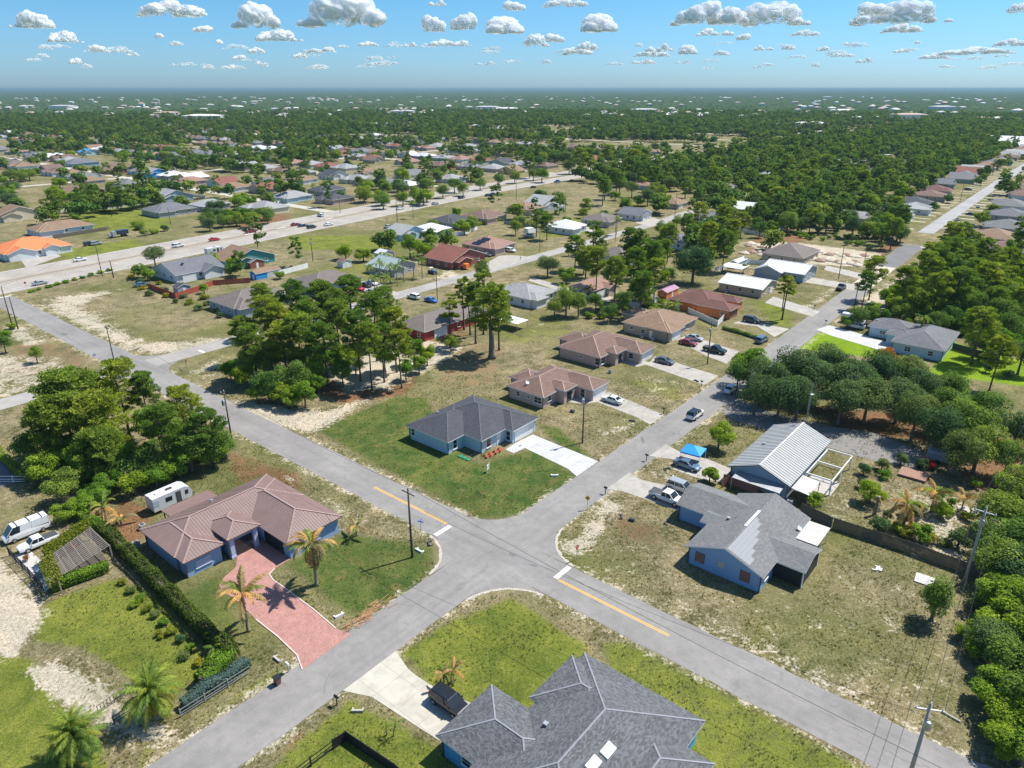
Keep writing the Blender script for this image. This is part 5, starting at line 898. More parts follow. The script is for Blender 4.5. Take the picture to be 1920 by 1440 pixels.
FR = dict(green=[frond_mesh('frond', 3.4, d, 60, .10, .8, LEAF['palm']) for d in (1.2, 1.6, 2.1)], dry=[frond_mesh('frond', 3.9, d, 80, .13, .62, LEAF['dryp'], .75, .5) for d in (1.3, 1.8, 2.3)], date=[frond_mesh('frond', 3.1, d, 80, .055, .55, LEAF['palm'], .7, .6) for d in (.9, 1.3, 1.7)], dateyel=[frond_mesh('frond', 3.0, d, 70, .055, .5, LEAF['yellow'], .5, .6) for d in (1.5, 1.9)], small=[frond_mesh('frond', 1.7, d, 36, .06, .45, LEAF['palm']) for d in (1.3, 1.9)])
def palm(u, v, H, spec, label, rt=.16, sc=1.0, cat='palm', place=None, lean=(0, 0), thick=1.0):
    x, y = G(u, v); t = thing('palm_tree', label, cat, (x, y, 0), random.uniform(0, 6.28))
    if place: reg(t, label, place)
    lx, ly = lean; m = MB(); m.tube([(lx * q * q, ly * q * q, H * q) for q in (0, .06, .3, .6, .9, 1)], [rt * 1.6, rt * 1.15, rt, rt * .9, rt * .95 * thick, rt * 1.3 * thick], 8); m.build('trunk', PALMT, t, True)
    n = sum(q[1] for q in spec); i = 0
    for kind, cnt, tilt0, tilt1 in spec:
        for k in range(cnt):
            o = link('frond', random.choice(FR[kind]), t, (lx, ly, H)); az = i * 2.39996 + random.uniform(-.2, .2); tl = tilt0 + (tilt1 - tilt0) * (k + .5) / cnt + random.uniform(-.08, .08)
            o.rotation_euler = (0, -tl, az); s_ = sc * random.uniform(.85, 1.12); o.scale = (s_, s_, s_); i += 1
    TREES.append((x, y, 2)); return t
palm(466, 1184, 5.2, [('green', 3, .2, 1.0), ('dry', 11, -.2, .9)], 'dying coconut palm with brown fronds left of the red drive', .17, 1.0)
palm(594, 1098, 6.2, [('green', 4, .2, 1.1), ('dry', 10, -.1, .9), ('dry', 5, -1.5, -1.0)], 'tallest coconut palm with dead skirt at the blue house garage', .2, 1.1)
palm(668, 1005, 1.6, [('green', 3, .1, .5), ('dry', 5, -.3, .8)], 'short curled palm right of the rose metal roof', .12, .62)
palm(198, 972, 2.0, [('green', 5, .4, 1.1), ('dry', 7, -.9, .2)], 'squat palm with brown skirt in front of the camper', .25, .9); palm(228, 985, .8, [('dry', 5, .2, .9), ('small', 4, .1, .8)], 'small tattered palm beside the rose metal roof', .12, .8)
palm(150, 1415, 2.3, [('date', 58, -.75, 1.35)], 'big green date palm in the bottom left corner', .36, 1.15); palm(293, 1345, 3.0, [('date', 38, -.1, 1.3), ('dateyel', 24, -1.0, .3)], 'big date palm with yellowing skirt beside the farm gate', .36, 1.25)
palm(832, 1288, 1.9, [('dry', 8, -.7, .8), ('green', 2, .6, .9)], 'left small dry palm of the pair beside the cream drive', .07, .42); palm(850, 1286, 2.2, [('dry', 7, -.7, .8), ('small', 4, .3, .9)], 'right small dry palm of the pair beside the cream drive', .07, .5)
palm(738, 1380, 1.8, [('small', 6, .2, 1.1)], 'young slender palm casting spiky shadow by the cream drive', .06, .6, lean=(.3, .2)); palm(725, 1378, 1.2, [('small', 4, .2, .9)], 'smallest sprig palm beside the slender one', .05, .45)
palm(405, 1235, 1.6, [('small', 7, -.2, 1), ('dateyel', 2, -.5, -.2)], 'small palm rising out of the hedge end', .1, .9); palm(1693, 985, 3.4, [('dry', 16, -1.1, .6), ('green', 3, .6, 1.1)], 'drooping grey dead palm behind the wooden fence', .24, 1.05)
palm(1745, 960, 3.0, [('dry', 6, -.2, .9), ('green', 6, .2, 1.1)], 'tousled palm right of the drooping dead one', .2, 1.0); palm(1802, 958, 1.8, [('dry', 7, .1, 1.1)], 'spiky pale palm beside the concrete slab', .12, .9); palm(1640, 965, 3.2, [('dry', 3, -.9, -.5)], 'bare palm stump behind the broad bright bush', .24, .35)
for u, v, h in ((697, 535, 6), (714, 532, 7), (732, 530, 5.5), (745, 536, 6), (757, 528, 7.5), (703, 545, 4.5), (725, 542, 4)): palm(u, v, h, [('green', 12, -.5, 1.1)], 'slim green palm', .12, .8, place='in the palm bed by the parallel street')
for u, v, h in ((776, 520, 8), (792, 522, 6), (775, 410, 8), (1156, 440, 7), (1395, 372, 7), (1252, 600, 4.2), (1262, 602, 4.5), (1105, 560, 3), (1170, 395, 6), (1722, 640, 6), (820, 345, 8), (1055, 575, 5.5), (1068, 580, 5), (590, 370, 7)): palm(u, v, h, [('green', 12, -.5, 1.1)], 'single green palm', .14, .85, place='standing among the houses')
palm(673, 535, .7, [('dateyel', 9, .2, 1.0)], 'red-orange ornamental palm bush beside the parked cars', .1, .7)
# hedges -------------------------------------------------
def hedge(line, w_, h, mat, n, label, size=.24, cat='hedge', zc=.5):
    pts = P(*line); seg = [(pts[i], pts[i + 1]) for i in range(len(pts) - 1)]; ln = np.array([math.dist(*s) for s in seg]); idx = rng.choice(len(seg), n, p=ln / ln.sum()); f = rng.uniform(0, 1, n)
    p0 = np.array([W(*s[0]) for s in seg])[idx]; p1 = np.array([W(*s[1]) for s in seg])[idx]; c = p0 + (p1 - p0) * f[:, None]; d = p1 - p0; d /= np.linalg.norm(d, axis=1, keepdims=True); nr = np.stack([-d[:, 1], d[:, 0], d[:, 2]], 1)
    th = rng.uniform(-.6, math.pi + .6, n); hh = h * (1 + .12 * np.sin(c[:, 0] * 1.3) + .1 * np.sin(c[:, 1] * 2.1)); rr_ = rng.uniform(.8, 1.04, n); cu, cv = np.cos(th), np.sin(th); cu = np.sign(cu) * np.abs(cu) ** .6; cv = np.sign(cv) * np.abs(cv) ** .6
    c = c + nr * (cu * w_ / 2 * rr_)[:, None]; c[:, 2] = np.clip(hh * (.5 + .5 * cv * rr_), .05, 9); nn = nr * cu[:, None] + np.array([0, 0, 1]) * cv[:, None] + rng.normal(0, .5, (n, 3)); o0 = np.array(W(*pts[0])); o0[2] = 0
    t = thing('hedge', label, cat, tuple(o0), 0); link('foliage', leaf_mesh('foliage', c - o0, nn, size, .65, mat), t)
    m = MB()
    for (q, r_) in seg: m.beam(Vector(W(*q, h * .42)) - Vector(o0), Vector(W(*r_, h * .42)) - Vector(o0), w_ * .45, h * .6)
    m.build('branches', BARK, t); return t
HM = leaf_mat('hedge_leaf', (.045, .085, .015), (.2, .22, .05))
hedge([(195, 1000), (235, 1040), (290, 1095), (350, 1155), (400, 1205), (440, 1240)], 1.7, 2.1, HM, 16000, 'long clipped green hedge between the blue house and the left lawn'); hedge([(100, 1108), (150, 1090), (205, 1070)], 1.3, 1.6, LEAF['bright'], 5200, 'short clipped hedge below the vine pergola')
hedge([(150, 970), (175, 990), (200, 1005)], 1.6, 2.0, LEAF['bright'], 3600, 'upper end of the hedge beside the pergola'); hedge([(465, 1248), (430, 1275), (390, 1300), (345, 1330)], 1.2, 1.5, LEAF['silver'], 6500, 'silver grey hedge along the roadside fence'); hedge([(430, 1235), (400, 1270), (380, 1290)], 2.2, 1.8, LEAF['bright'], 4200, 'unclipped green shrubs behind the silver hedge')
hedge([(-5, 850), (30, 885), (52, 905)], 1.2, 1.6, LEAF['bright'], 2600, 'hedge along the road fence at the left edge'); hedge([(1355, 617), (1395, 628), (1430, 640)], 1.1, .9, LEAF['mid'], 2400, 'low hedge line left of the orange house drive'); hedge([(880, 425), (910, 418), (935, 413)], 5, 1.6, LEAF['bright'], 3000, 'wild green bank below the brown patio house', .4)
for i, (u, v) in enumerate(((228, 1090), (245, 1105), (262, 1120), (276, 1140), (290, 1150), (305, 1165), (322, 1182), (338, 1198), (355, 1215), (370, 1240), (385, 1262), (252, 1132), (300, 1188), (345, 1228))): tp(['yellow', 'darkshrub', 'shrub'][i % 3], u, v, .75, 1.0, 'below the long hedge')
for i, (u, v) in enumerate(((1665, 965), (1690, 990), (1745, 1010), (1760, 925), (1785, 940), (1815, 965), (1770, 1015), (1830, 905), (1720, 950), (1835, 1130), (1828, 1180), (1700, 1000), (1620, 905), (1660, 890), (1840, 990))): tp(['darkshrub', 'shrub', 'yellow'][i % 3], u, v, random.uniform(.9, 1.4), random.uniform(1.2, 2), 'behind the wooden fence')
for i, (u, v) in enumerate(((1730, 870), (1655, 870), (1620, 880), (1690, 860), (1890, 700), (1850, 690))): tp('darkshrub', u, v, 1.4, 2.2, 'under the oaks')
for i in range(16): a, b = L(250 + i * 11 + random.uniform(-5, 5), 520 + (i % 4) * 8 + i * 3.4); x, y, _ = W(a, b); tree('darkshrub' if i % 2 else 'yellow', x, y, random.uniform(1.2, 2), random.uniform(1, 1.6), 'on the sandy corner lot')
for i in range(10): a, b = L(60 + i * 16, 548 - i * 4.4); x, y, _ = W(a, b); tree('shrub', x, y, random.uniform(.8, 1.4), random.uniform(.7, 1.1), 'along the highway verge')
# weeds and tufts near by: uncountable ----------------------
def gn_scatter(name, pts, protos, smin, smax, flat=False):
    me = bpy.data.meshes.new(name); me.from_pydata([tuple(p) for p in pts], [], []); sc = me.attributes.new('sc', 'FLOAT', 'POINT'); sc.data.foreach_set('value', rng.uniform(smin, smax, len(pts)).astype(np.float32))
    o = link(name, me); o['kind'] = 'stuff'; g = bpy.data.node_groups.new(name, 'GeometryNodeTree'); g.interface.new_socket('Geometry', in_out='INPUT', socket_type='NodeSocketGeometry'); g.interface.new_socket('Geometry', in_out='OUTPUT', socket_type='NodeSocketGeometry')
    gi = g.nodes.new('NodeGroupInput'); go = g.nodes.new('NodeGroupOutput'); j = g.nodes.new('GeometryNodeJoinGeometry'); rid = g.nodes.new('FunctionNodeRandomValue'); rid.data_type = 'INT'; rid.inputs[4].default_value = 0; rid.inputs[5].default_value = len(protos) - 1
    na_ = g.nodes.new('GeometryNodeInputNamedAttribute'); na_.data_type = 'FLOAT'; na_.inputs[0].default_value = 'sc'; rr_ = g.nodes.new('FunctionNodeRandomValue'); rr_.data_type = 'FLOAT_VECTOR'; rr_.inputs[0].default_value = (-.08, -.08, 0); rr_.inputs[1].default_value = (.08, .08, 6.283)
    g2i = g.nodes.new('GeometryNodeGeometryToInstance')
    for p in protos:
        ob = g.nodes.new('GeometryNodeObjectInfo'); ob.inputs[0].default_value = p; ob.inputs[1].default_value = True; g.links.new(ob.outputs['Geometry'], g2i.inputs[0])
    ip = g.nodes.new('GeometryNodeInstanceOnPoints'); g.links.new(gi.outputs[0], ip.inputs['Points']); g.links.new(g2i.outputs[0], ip.inputs['Instance']); ip.inputs['Pick Instance'].default_value = True
    g.links.new(rid.outputs[2], ip.inputs['Instance Index']); g.links.new(rr_.outputs[0], ip.inputs['Rotation']); g.links.new(na_.outputs[0], ip.inputs['Scale']); g.links.new(ip.outputs[0], go.inputs[0])
    md = o.modifiers.new('scatter', 'NODES'); md.node_group = g; return o
def proto_obj(name, mats_mesh): # a pattern plant kept outside the collection tree
    return bpy.data.objects.new(name, mats_mesh)
def merged(cm_, tm_, zc, simple=True): return proto_obj('pattern_plant', cm_)
pf = []
for i in range(6):
    c, _ = lobes_crown('far_crown', 14, 520, 4.5, 1.15, LEAF['far'] if i % 2 else LEAF['mid'], .8, lob=(.3, .45)); 
    co = np.zeros(len(c.vertices) * 3, np.float32); c.vertices.foreach_get('co', co); co = co.reshape(-1, 3); co[:, 2] += 5; c.vertices.foreach_set('co', co.ravel()); pf.append(proto_obj('pattern_tree', c))
for i in range(3):
    c, _ = pine_crown('far_pine_crown', 30, 18, 3.2, 8, LEAF['far']); c2 = c; co = np.zeros(len(c.vertices) * 3, np.float32); c.vertices.foreach_get('co', co); co = co.reshape(-1, 3)
    q = co.reshape(-1, 4, 3); ctr = q.mean(1, keepdims=True); q = ctr + (q - ctr) * 2.6; co = q.reshape(-1, 3); co[:, 2] += 9; c.vertices.foreach_set('co', co.ravel()); pf.append(proto_obj('pattern_pine', c))
HG = {}
for h in HOUSES: HG.setdefault((int(h[0] // 30), int(h[1] // 30)), []).append(h)
def free2(a, b, r):
    i, j = int(a // 30), int(b // 30)
    return all(abs(a - h[0]) > h[2] + r or abs(b - h[1]) > h[2] + r for di in (-1, 0, 1) for dj in (-1, 0, 1) for h in HG.get((i + di, j + dj), ()))
def on_road(a, b):
    if abs(b - 63) < 7 and a > -262: return True
    if abs(a + 55) < 7 and b < 340: return True
    if abs(a + 63) < 8 and b > 350: return True
    if abs(a + 169) < 8: return True
    if abs(a - hwa(b)) < 21: return True
    if a < hwa(b) and min(abs(b - q) for q in (232, 344, 456, 568, 680, 792, 904, 1016, 1128)) < 7: return True
    return abs(a - 48) < 6 and b > 420
far_pts = []; tries = 0
while len(far_pts) < 34000 and tries < 500000:
    tries += 1; r_ = math.sqrt(random.uniform(260 ** 2, 1900 ** 2)); t_ = random.uniform(R(90 - 42), R(90 + 42)); x, y = r_ * math.cos(t_), r_ * math.sin(t_); a, b = LA(x, y)
    if on_road(a, b): continue
    n = mnoise.noise(Vector((x / 130, y / 130, 0))) + .5 * mnoise.noise(Vector((x / 40, y / 40, 5)))
    if a < hwa(b) - 15: d = (r_ - 700) / 1700 if b > 40 else -.2; ok = n + d > .24 and free2(a, b, 1)
    elif a < -185: ok = (b > 420 and n > -.45 and free2(a, b, 1)) or (b <= 420 and n > .42 and free2(a, b, 3))
    elif a < -100: ok = b > 330 and n > -.7 and free2(a, b, 1.5)
    elif a < -25: ok = (b > 336 and a < -92 and n > -.8 and free2(a, b, 1.5)) or b > 1150
    else: ok = (((a > -20 and b < 345) or a > 5) and n > -.75 or n > .45) and free2(a, b, 2) and b > 225
    if ok and not any((x - q[0]) ** 2 + (y - q[1]) ** 2 < 9 for q in (TREES if r_ < 420 else ())): far_pts.append((x, y, 0))
for h in HOUSES:
    if math.hypot(h[0], h[1]) > 260:
        for k in range(3):
            if random.random() < .75: a, b = h[0] + random.choice((-1, 1)) * random.uniform(9, 13), h[1] + random.choice((-1, 1)) * random.uniform(9, 13); (on_road(a, b) or not free2(a, b, 0)) or far_pts.append(W(a, b, -1.5))
gn_scatter('far_trees', far_pts, pf, .6, 1.35)
# undergrowth under the woods near by
ug = []; up_ = []
for poly in ([(1395, 335), (1560, 340), (1690, 380), (1690, 440), (1640, 475), (1560, 455), (1440, 440)], [(1600, 580), (1720, 500), (1930, 500), (1960, 650), (1820, 640), (1700, 600), (1620, 600)], [(1885, 900), (1960, 900), (1960, 1420), (1900, 1380), (1870, 1250), (1890, 1050)], [(60, 860), (180, 830), (420, 850), (380, 880), (250, 910), (130, 950)], [(430, 690), (560, 690), (600, 750), (480, 730)], [(1090, 590), (1240, 570), (1240, 590), (1110, 600)]):
    pl = P(*poly); pa = np.array(pl); ar = (pa[:, 0].max() - pa[:, 0].min()) * (pa[:, 1].max() - pa[:, 1].min())
    for _ in range(int(min(900, ar * .14))):
        a, b = random.uniform(pa[:, 0].min(), pa[:, 0].max()), random.uniform(pa[:, 1].min(), pa[:, 1].max())
        if poly_mask(np.array([a]), np.array([b]), pl, .01)[0] > .5 and not on_road(a, b) and free(a, b, 0): ug.append(W(a, b, 0))
sp_ = []
for k in ('shrub', 'darkshrub', 'shrub'):
    src = KIND[k][0][0]; c = src.copy(); co = np.zeros(len(c.vertices) * 3, np.float32); c.vertices.foreach_get('co', co); co = co.reshape(-1, 3); co[:, 2] += 1.0; c.vertices.foreach_set('co', co.ravel()); sp_.append(proto_obj('pattern_bush', c))
gn_scatter('undergrowth', ug, sp_, .5, 1.15)
tufts = []
for i in range(3):
    n = 16; th = rng.uniform(0, 6.28, n); o_ = np.stack([np.cos(th), np.sin(th), np.zeros(n)], 1) * rng.uniform(0, .12, (n, 1)); tip = o_ * 2.4 + np.array([0, 0, 1]) * rng.uniform(.1, .26, (n, 1)); sd_ = np.stack([-np.sin(th), np.cos(th), np.zeros(n)], 1) * .03
    v = np.stack([o_ - sd_, o_ + sd_, tip + sd_ * .4, tip - sd_ * .4], 1).reshape(-1, 3); tufts.append(proto_obj('pattern_tuft', quads('tuft', v, leaf_mat('tuft%d' % i, *(((.10, .11, .04), (.24, .23, .10)), ((.08, .12, .02), (.2, .24, .05)), ((.22, .19, .11), (.38, .33, .2)))[i]), rng.uniform(0, 1, n))))
nT = 60000; r_ = np.sqrt(rng.uniform(42 ** 2, 150 ** 2, nT)); t_ = rng.uniform(R(51), R(129), nT); tx, ty = r_ * np.cos(t_), r_ * np.sin(t_); ta, tb = tx * E1[0] + ty * E1[1], tx * E2[0] + ty * E2[1]
keep = (np.abs(tb - 63) > 3.7) & (np.abs(ta + 54.6) > 3.6) & (np.hypot(ta + 54.6, tb - 63) > 9.5)
for h in HOUSES:
    x0, x1, y0, y1 = h[3]; keep &= ~((ta > x0) & (ta < x1) & (tb > y0) & (tb < y1))
for dp in ([(999, 815), (1122, 865), (1081, 893), (963, 850)], [(1124, 745), (1245, 778), (1219, 796), (1120, 754)], [(1180, 886), (1310, 925), (1290, 965), (1136, 917)], [(1248, 833), (1372, 880), (1355, 905), (1218, 855)], [(742, 1221), (779, 1266), (882, 1318), (819, 1386), (697, 1307), (643, 1295)], PAV, [(1218, 679), (1348, 705), (1321, 722), (1159, 679)]): keep &= poly_mask(ta, tb, P(*dp), .2) < .3
zt = zone_fields(ta, tb); keep &= rng.uniform(0, 1, nT) > np.clip(zt['sand'] - .3, 0, .6); nz = np.array([mnoise.noise(Vector((x / 4, y / 4, 9))) for x, y in zip(tx, ty)]); keep &= nz + rng.uniform(-.5, .5, nT) > -.1
gn_scatter('grass_tufts', np.stack([tx, ty, tx * 0], 1)[keep], tufts, .3, .75)
# the wooded plain to the horizon: a rough canopy surface
nr2, nc2 = 300, 520; rs2 = np.exp(np.linspace(math.log(1700), math.log(60000), nr2)); an2 = np.linspace(R(134), R(46), nc2); Xc = rs2[:, None] * np.cos(an2)[None]; Yc = rs2[:, None] * np.sin(an2)[None]
Zc = 6.5 + rng.uniform(-3.0, 3.5, Xc.shape) + 2.5 * np.sin(Xc / 410 + np.sin(Yc / 700) * 2) * np.sin(Yc / 530); Zc[0] = -1; Zc += rng.normal(0, 1, (nr2, 1)) * .8; Zc[Zc > 14] = 14
Xc = Xc + rng.normal(0, 4, Xc.shape); i2 = (np.arange(nr2 - 1)[:, None] * nc2 + np.arange(nc2 - 1)[None]).ravel(); me = bpy.data.meshes.new('far_woodland'); me.from_pydata(np.stack([Xc.ravel(), Yc.ravel(), Zc.ravel()], 1).tolist(), [], np.stack([i2, i2 + nc2, i2 + nc2 + 1, i2 + 1], 1).tolist())
m_, t_n, b_n = nodes_mat('canopy_surface'); p_n = pos_(t_n); n1 = noise_(t_n, p_n, .0016, 6, .7); n2_ = noise_(t_n, p_n, .03, 4, .8)
c_ = mix(t_n, (.02, .042, .02), (.075, .11, .042), ramp(t_n, n2_, [(.35, (0, 0, 0)), (.65, (1, 1, 1))])); c_ = mix(t_n, c_, (.20, .19, .11), ramp(t_n, n1, [(.66, (0, 0, 0)), (.74, (.4, .4, .4))])); t_n.links.new(c_, b_n.inputs['Base Color']); b_n.inputs['Roughness'].default_value = 1; b_n.inputs['Specular IOR Level'].default_value = 0
me.materials.append(m_); struct(link('far_woodland', me), 'stuff')

# ------------------------------------------------------------------ poles and wires
def pole(u, v, H, label, mat=WOODP, arm=True, trans=True, r=.15, rot=0, lamp=False, ab=None):
    a, b = ab if ab else L(u, v); t = thing('utility_pole', label, 'utility pole', W(a, b, 0), TH + rot); m = MB(); m.tube([(0, 0, -.1), (0, 0, H * .5), (0, 0, H)], [r, r * .85, r * .65], 10); m.build('pole', mat, t, True)
    if arm:
        m = MB(); m.box(-1.2, 1.2, -.06, .06, H - .75, H - .63); m.build('crossarm', WOODP if mat == WOODP else GALV, t)
        for x in (-1.1, 0, 1.1): m = MB(); m.lathe([(0, 0), (.05, .02), (.08, .1), (.04, .16), (.07, .22), (0, .28)], 8, cx=x); m.build('insulator', LAMP, t).location = (0, 0, H - .63 if x else H - .02)
    if trans: m = MB(); m.lathe([(0, 0), (.26, .03), (.28, .1), (.28, .85), (.2, .95), (0, 1)], 12, cx=.0, cy=-.42); m.build('transformer', GALV, t).location = (0, 0, H - 2.6)
    if lamp: m = MB(); m.beam((0, 0, H - .4), (2.2, 0, H + .1), .07, .07); m.box(2.0, 2.7, -.13, .13, H, H + .12); m.build('lamp_arm', GALV, t)
    return (a, b, H)
PA = pole(437, 838, 11, 'wooden utility pole beside the clump of pines along the cross road', r=.16); PB = pole(773, 1045, 11, 'wooden utility pole beside the crossing with long shadow', r=.17, trans=False); PC = pole(217, 690, 10.5, 'wooden utility pole at the side road junction', r=.14, trans=False)
PD = pole(1092, 830, 10.6, 'dark utility pole with transformer right of the new concrete drive', r=.15, arm=False); PE = pole(1326, 683, 10.6, 'utility pole with transformer beside the black pickup', r=.15, arm=False); PF_ = pole(1466, 583, 11, 'utility pole next to the lone pine by the long road', r=.15, trans=False, arm=False); PG_ = pole(1572, 523, 11, 'utility pole in front of the sand heaps', r=.15, trans=False, arm=False)
PH = pole(1808, 1092, 11.5, 'tall concrete utility pole at the end of the wooden fence', CONCP, True, True, .2); PI = pole(1703, 1462, 9.5, 'concrete utility pole with crossarm cut by the bottom edge', CONCP, True, True, .2, .5); PJ = (a_ := L(1915, 860))[0], a_[1], 11.0
pole(1905, 905, 11, 'leaning looking concrete pole among the trees at right', CONCP, True, True, .17)
PK = pole(24, 615, 11.5, 'left one of the twin dark poles by the highway corner', r=.17, trans=False, arm=False); PL = pole(34, 617, 9, 'right one of the twin dark poles by the highway corner', r=.17, trans=False, arm=False); PM = pole(192, 518, 12, 'tall highway pole left of the short thick one', r=.14, trans=False, arm=False); pole(213, 521, 6, 'short thick wooden pole on the highway verge', r=.2, trans=False, arm=False)
PN = pole(483, 463, 12, 'wooden highway pole behind the orange tan roof', r=.16, trans=False, arm=False); PO = pole(587, 490, 9, 'wooden pole left of the brown gabled white shed', r=.15, arm=True); PP = pole(745, 417, 12, 'twin highway pole above the long silver roof', r=.16, trans=False); PQ = pole(1012, 472, 8, 'slim pole by the pine on the verge', r=.12, arm=False, trans=False); PR = pole(820, 562, 10, 'thin pole left of the bare pines', r=.12, arm=False, trans=False)
for i, (u, v, h) in enumerate(((638, 400, 9), (425, 398, 9), (968, 375, 12), (1060, 398, 12), (1152, 330, 12), (1153, 455, 12), (1265, 408, 12), (1550, 330, 9), (1420, 360, 9), (1690, 400, 10), (1720, 360, 10), (1760, 335, 10), (1800, 378, 10), (1838, 350, 10), (1860, 330, 10), (1705, 352, 9), (1600, 585, 9), (1620, 495, 9), (1738, 497, 8), (320, 420, 8), (210, 407, 9), (1390, 325, 8))): reg(bpy.data.objects[(lambda q: [o.name for o in C.objects if o.name.startswith('utility_pole')][-1])(pole(u, v, h, '', r=.14, trans=False, arm=False))], 'plain wooden utility pole', 'among the farther houses')
def wire(name, p, q, sag, r=.026, n=14, label=None, off=0):
    P0 = Vector(W(p[0] + off, p[1], p[2])); P1 = Vector(W(q[0] + off, q[1], q[2])); m = MB(); m.tube([P0.lerp(P1, i / n) + Vector((0, 0, -4 * sag * (i / n) * (1 - i / n))) for i in range(n + 1)], r, 4, 0, False); o = m.build('cable', WIRE); tag(o, label, 'cable', 'overhead cables between the utility poles'); return o
def top(p, d=0): return (p[0], p[1], p[2] + .2 - d)
far1 = (-10, 54.4, 10.5); wire('c', top(PA), top(PB), .9, label='overhead cable between the clump pole and the crossing pole'); wire('c', top(PC), top(PA), .9, label='overhead cable from the junction pole to the clump pole'); wire('c', top(PB), (40, 54.2, 10), 1.6, label='overhead cable running right from the crossing pole'); wire('c', top(PK), top(PC), .8, label='overhead cable from the twin poles to the junction pole')
wire('c', (PB[0], PB[1], 10.2), (PD[0], PD[1], 10), 1.1, .014, label='thin service wire across the corner lawn to the dark pole'); wire('c', (PB[0], PB[1], 9.2), (-75.5, 89, 3.2), .6, .012, label='thin drop wire from the crossing pole to the pale blue house'); wire('c', top(PD), top(PE), .8, .014, label='cable along the long road between the two transformer poles'); wire('c', top(PE), top(PF_), .8, .014, label='cable beyond the black pickup pole to the lone pine pole'); wire('c', top(PF_), top(PG_), .8, .014, label='cable reaching the sand heap pole')
for k, d in enumerate((-1.1, 0, 1.1)): wire('c', (PI[0], PI[1], 9.5), (PH[0], PH[1], 11.4), .7, .022, label=('left', 'middle', 'right')[k] + ' of three cables to the concrete fence pole', off=d); wire('c', (PH[0], PH[1], 11.4), (L(1905, 905)[0], L(1905, 905)[1], 11), .7, .022, label=('left', 'middle', 'right')[k] + ' of three cables going up from the concrete fence pole', off=d)
wire('c', (PI[0], PI[1], 8.0), (-60, 54.2, 8.6), 1.2, .022, label='looping cable from the bottom edge pole along the cross road'); wire('c', top(PM), top(PN), 1, .02, label='highway cable behind the slate gable house'); wire('c', top(PN), top(PP), 1, .02, label='highway cable above the empty green lot'); wire('c', top(PK), top(PM), 1, .02, label='highway cable above the silver sedan')
# lattice mast behind the metal roofed house
a_, b_ = L(1498, 796, 0); t = thing('antenna_mast', 'slim lattice radio mast rising behind the silver metal roof', 'antenna', W(-33.2, 123.5, 0)); m = MB()
for k in range(3): x, y = .18 * math.cos(2.1 * k), .18 * math.sin(2.1 * k); m.tube([(x, y, 0), (x * .6, y * .6, 12)], .03, 4)
for i in range(24):
    k = i % 3; m.beam((.18 * math.cos(2.1 * k), .18 * math.sin(2.1 * k), i * .48), (.17 * math.cos(2.1 * (k + 1)), .17 * math.sin(2.1 * (k + 1)), i * .48 + .45), .02, .02)
m.build('lattice', GALV, t); m = MB(); m.lathe([(0, 0), (.3, .1), (.35, .2)], 10); m.build('dish', WHITE, t).location = (.2, 0, 9.6)

# ------------------------------------------------------------------ vehicles (origin on the ground, nose towards +x)
CP = {}
def paint(k):
    cols = dict(white=(.75, .76, .77), silver=(.42, .44, .46), black=(.012, .013, .016), navy=(.02, .035, .08), red=(.48, .02, .025), darkred=(.22, .02, .03), blue=(.02, .14, .45), grey=(.12, .135, .15), dark=(.03, .035, .04), bluegrey=(.12, .2, .3), green=(.02, .3, .25))
    if k not in CP:
        m, t, b = nodes_mat(k + '_car_paint'); b.inputs['Base Color'].default_value = (*cols[k], 1); b.inputs['Roughness'].default_value = .28; b.inputs['Metallic'].default_value = .35 if k in ('silver', 'grey', 'bluegrey') else 0; b.inputs['Coat Weight'].default_value = .5; CP[k] = m
    return CP[k]
SH = {  # length, width, body stations (x, z_low, z_belt), cabin (x0 base, x1 base, x0 top, x1 top), height, wheel radius
 'sedan': (4.7, 1.82, [(-2.35, .45, .78), (-2.2, .25, .96), (-1.2, .22, .98), (.8, .22, .95), (1.9, .25, .82), (2.3, .3, .66), (2.36, .42, .55)], (-1.75, 1.15, -.95, .35), 1.44, .33),
 'suv': (4.7, 1.92, [(-2.35, .5, 1.0), (-2.28, .32, 1.1), (-1, .28, 1.1), (.9, .28, 1.08), (2.0, .32, 1.0), (2.32, .36, .82), (2.36, .5, .66)], (-2.22, 1.25, -1.95, .55), 1.74, .37),
 'pickup': (5.8, 2.0, [(-2.9, .6, 1.05), (-2.85, .45, 1.1), (-1, .38, 1.1), (.9, .36, 1.12), (2.5, .4, 1.08), (2.86, .45, .9), (2.9, .6, .75)], (-.75, 1.45, -.5, .75), 1.86, .41),
 'van': (6.4, 2.05, [(-3.2, .5, 1.35), (-3.15, .32, 1.4), (0, .3, 1.4), (1.9, .3, 1.38), (2.9, .35, 1.1), (3.18, .4, .85), (3.2, .5, .7)], (-3.12, 2.75, -3.05, 1.75), 2.6, .38)}
CAR = {}
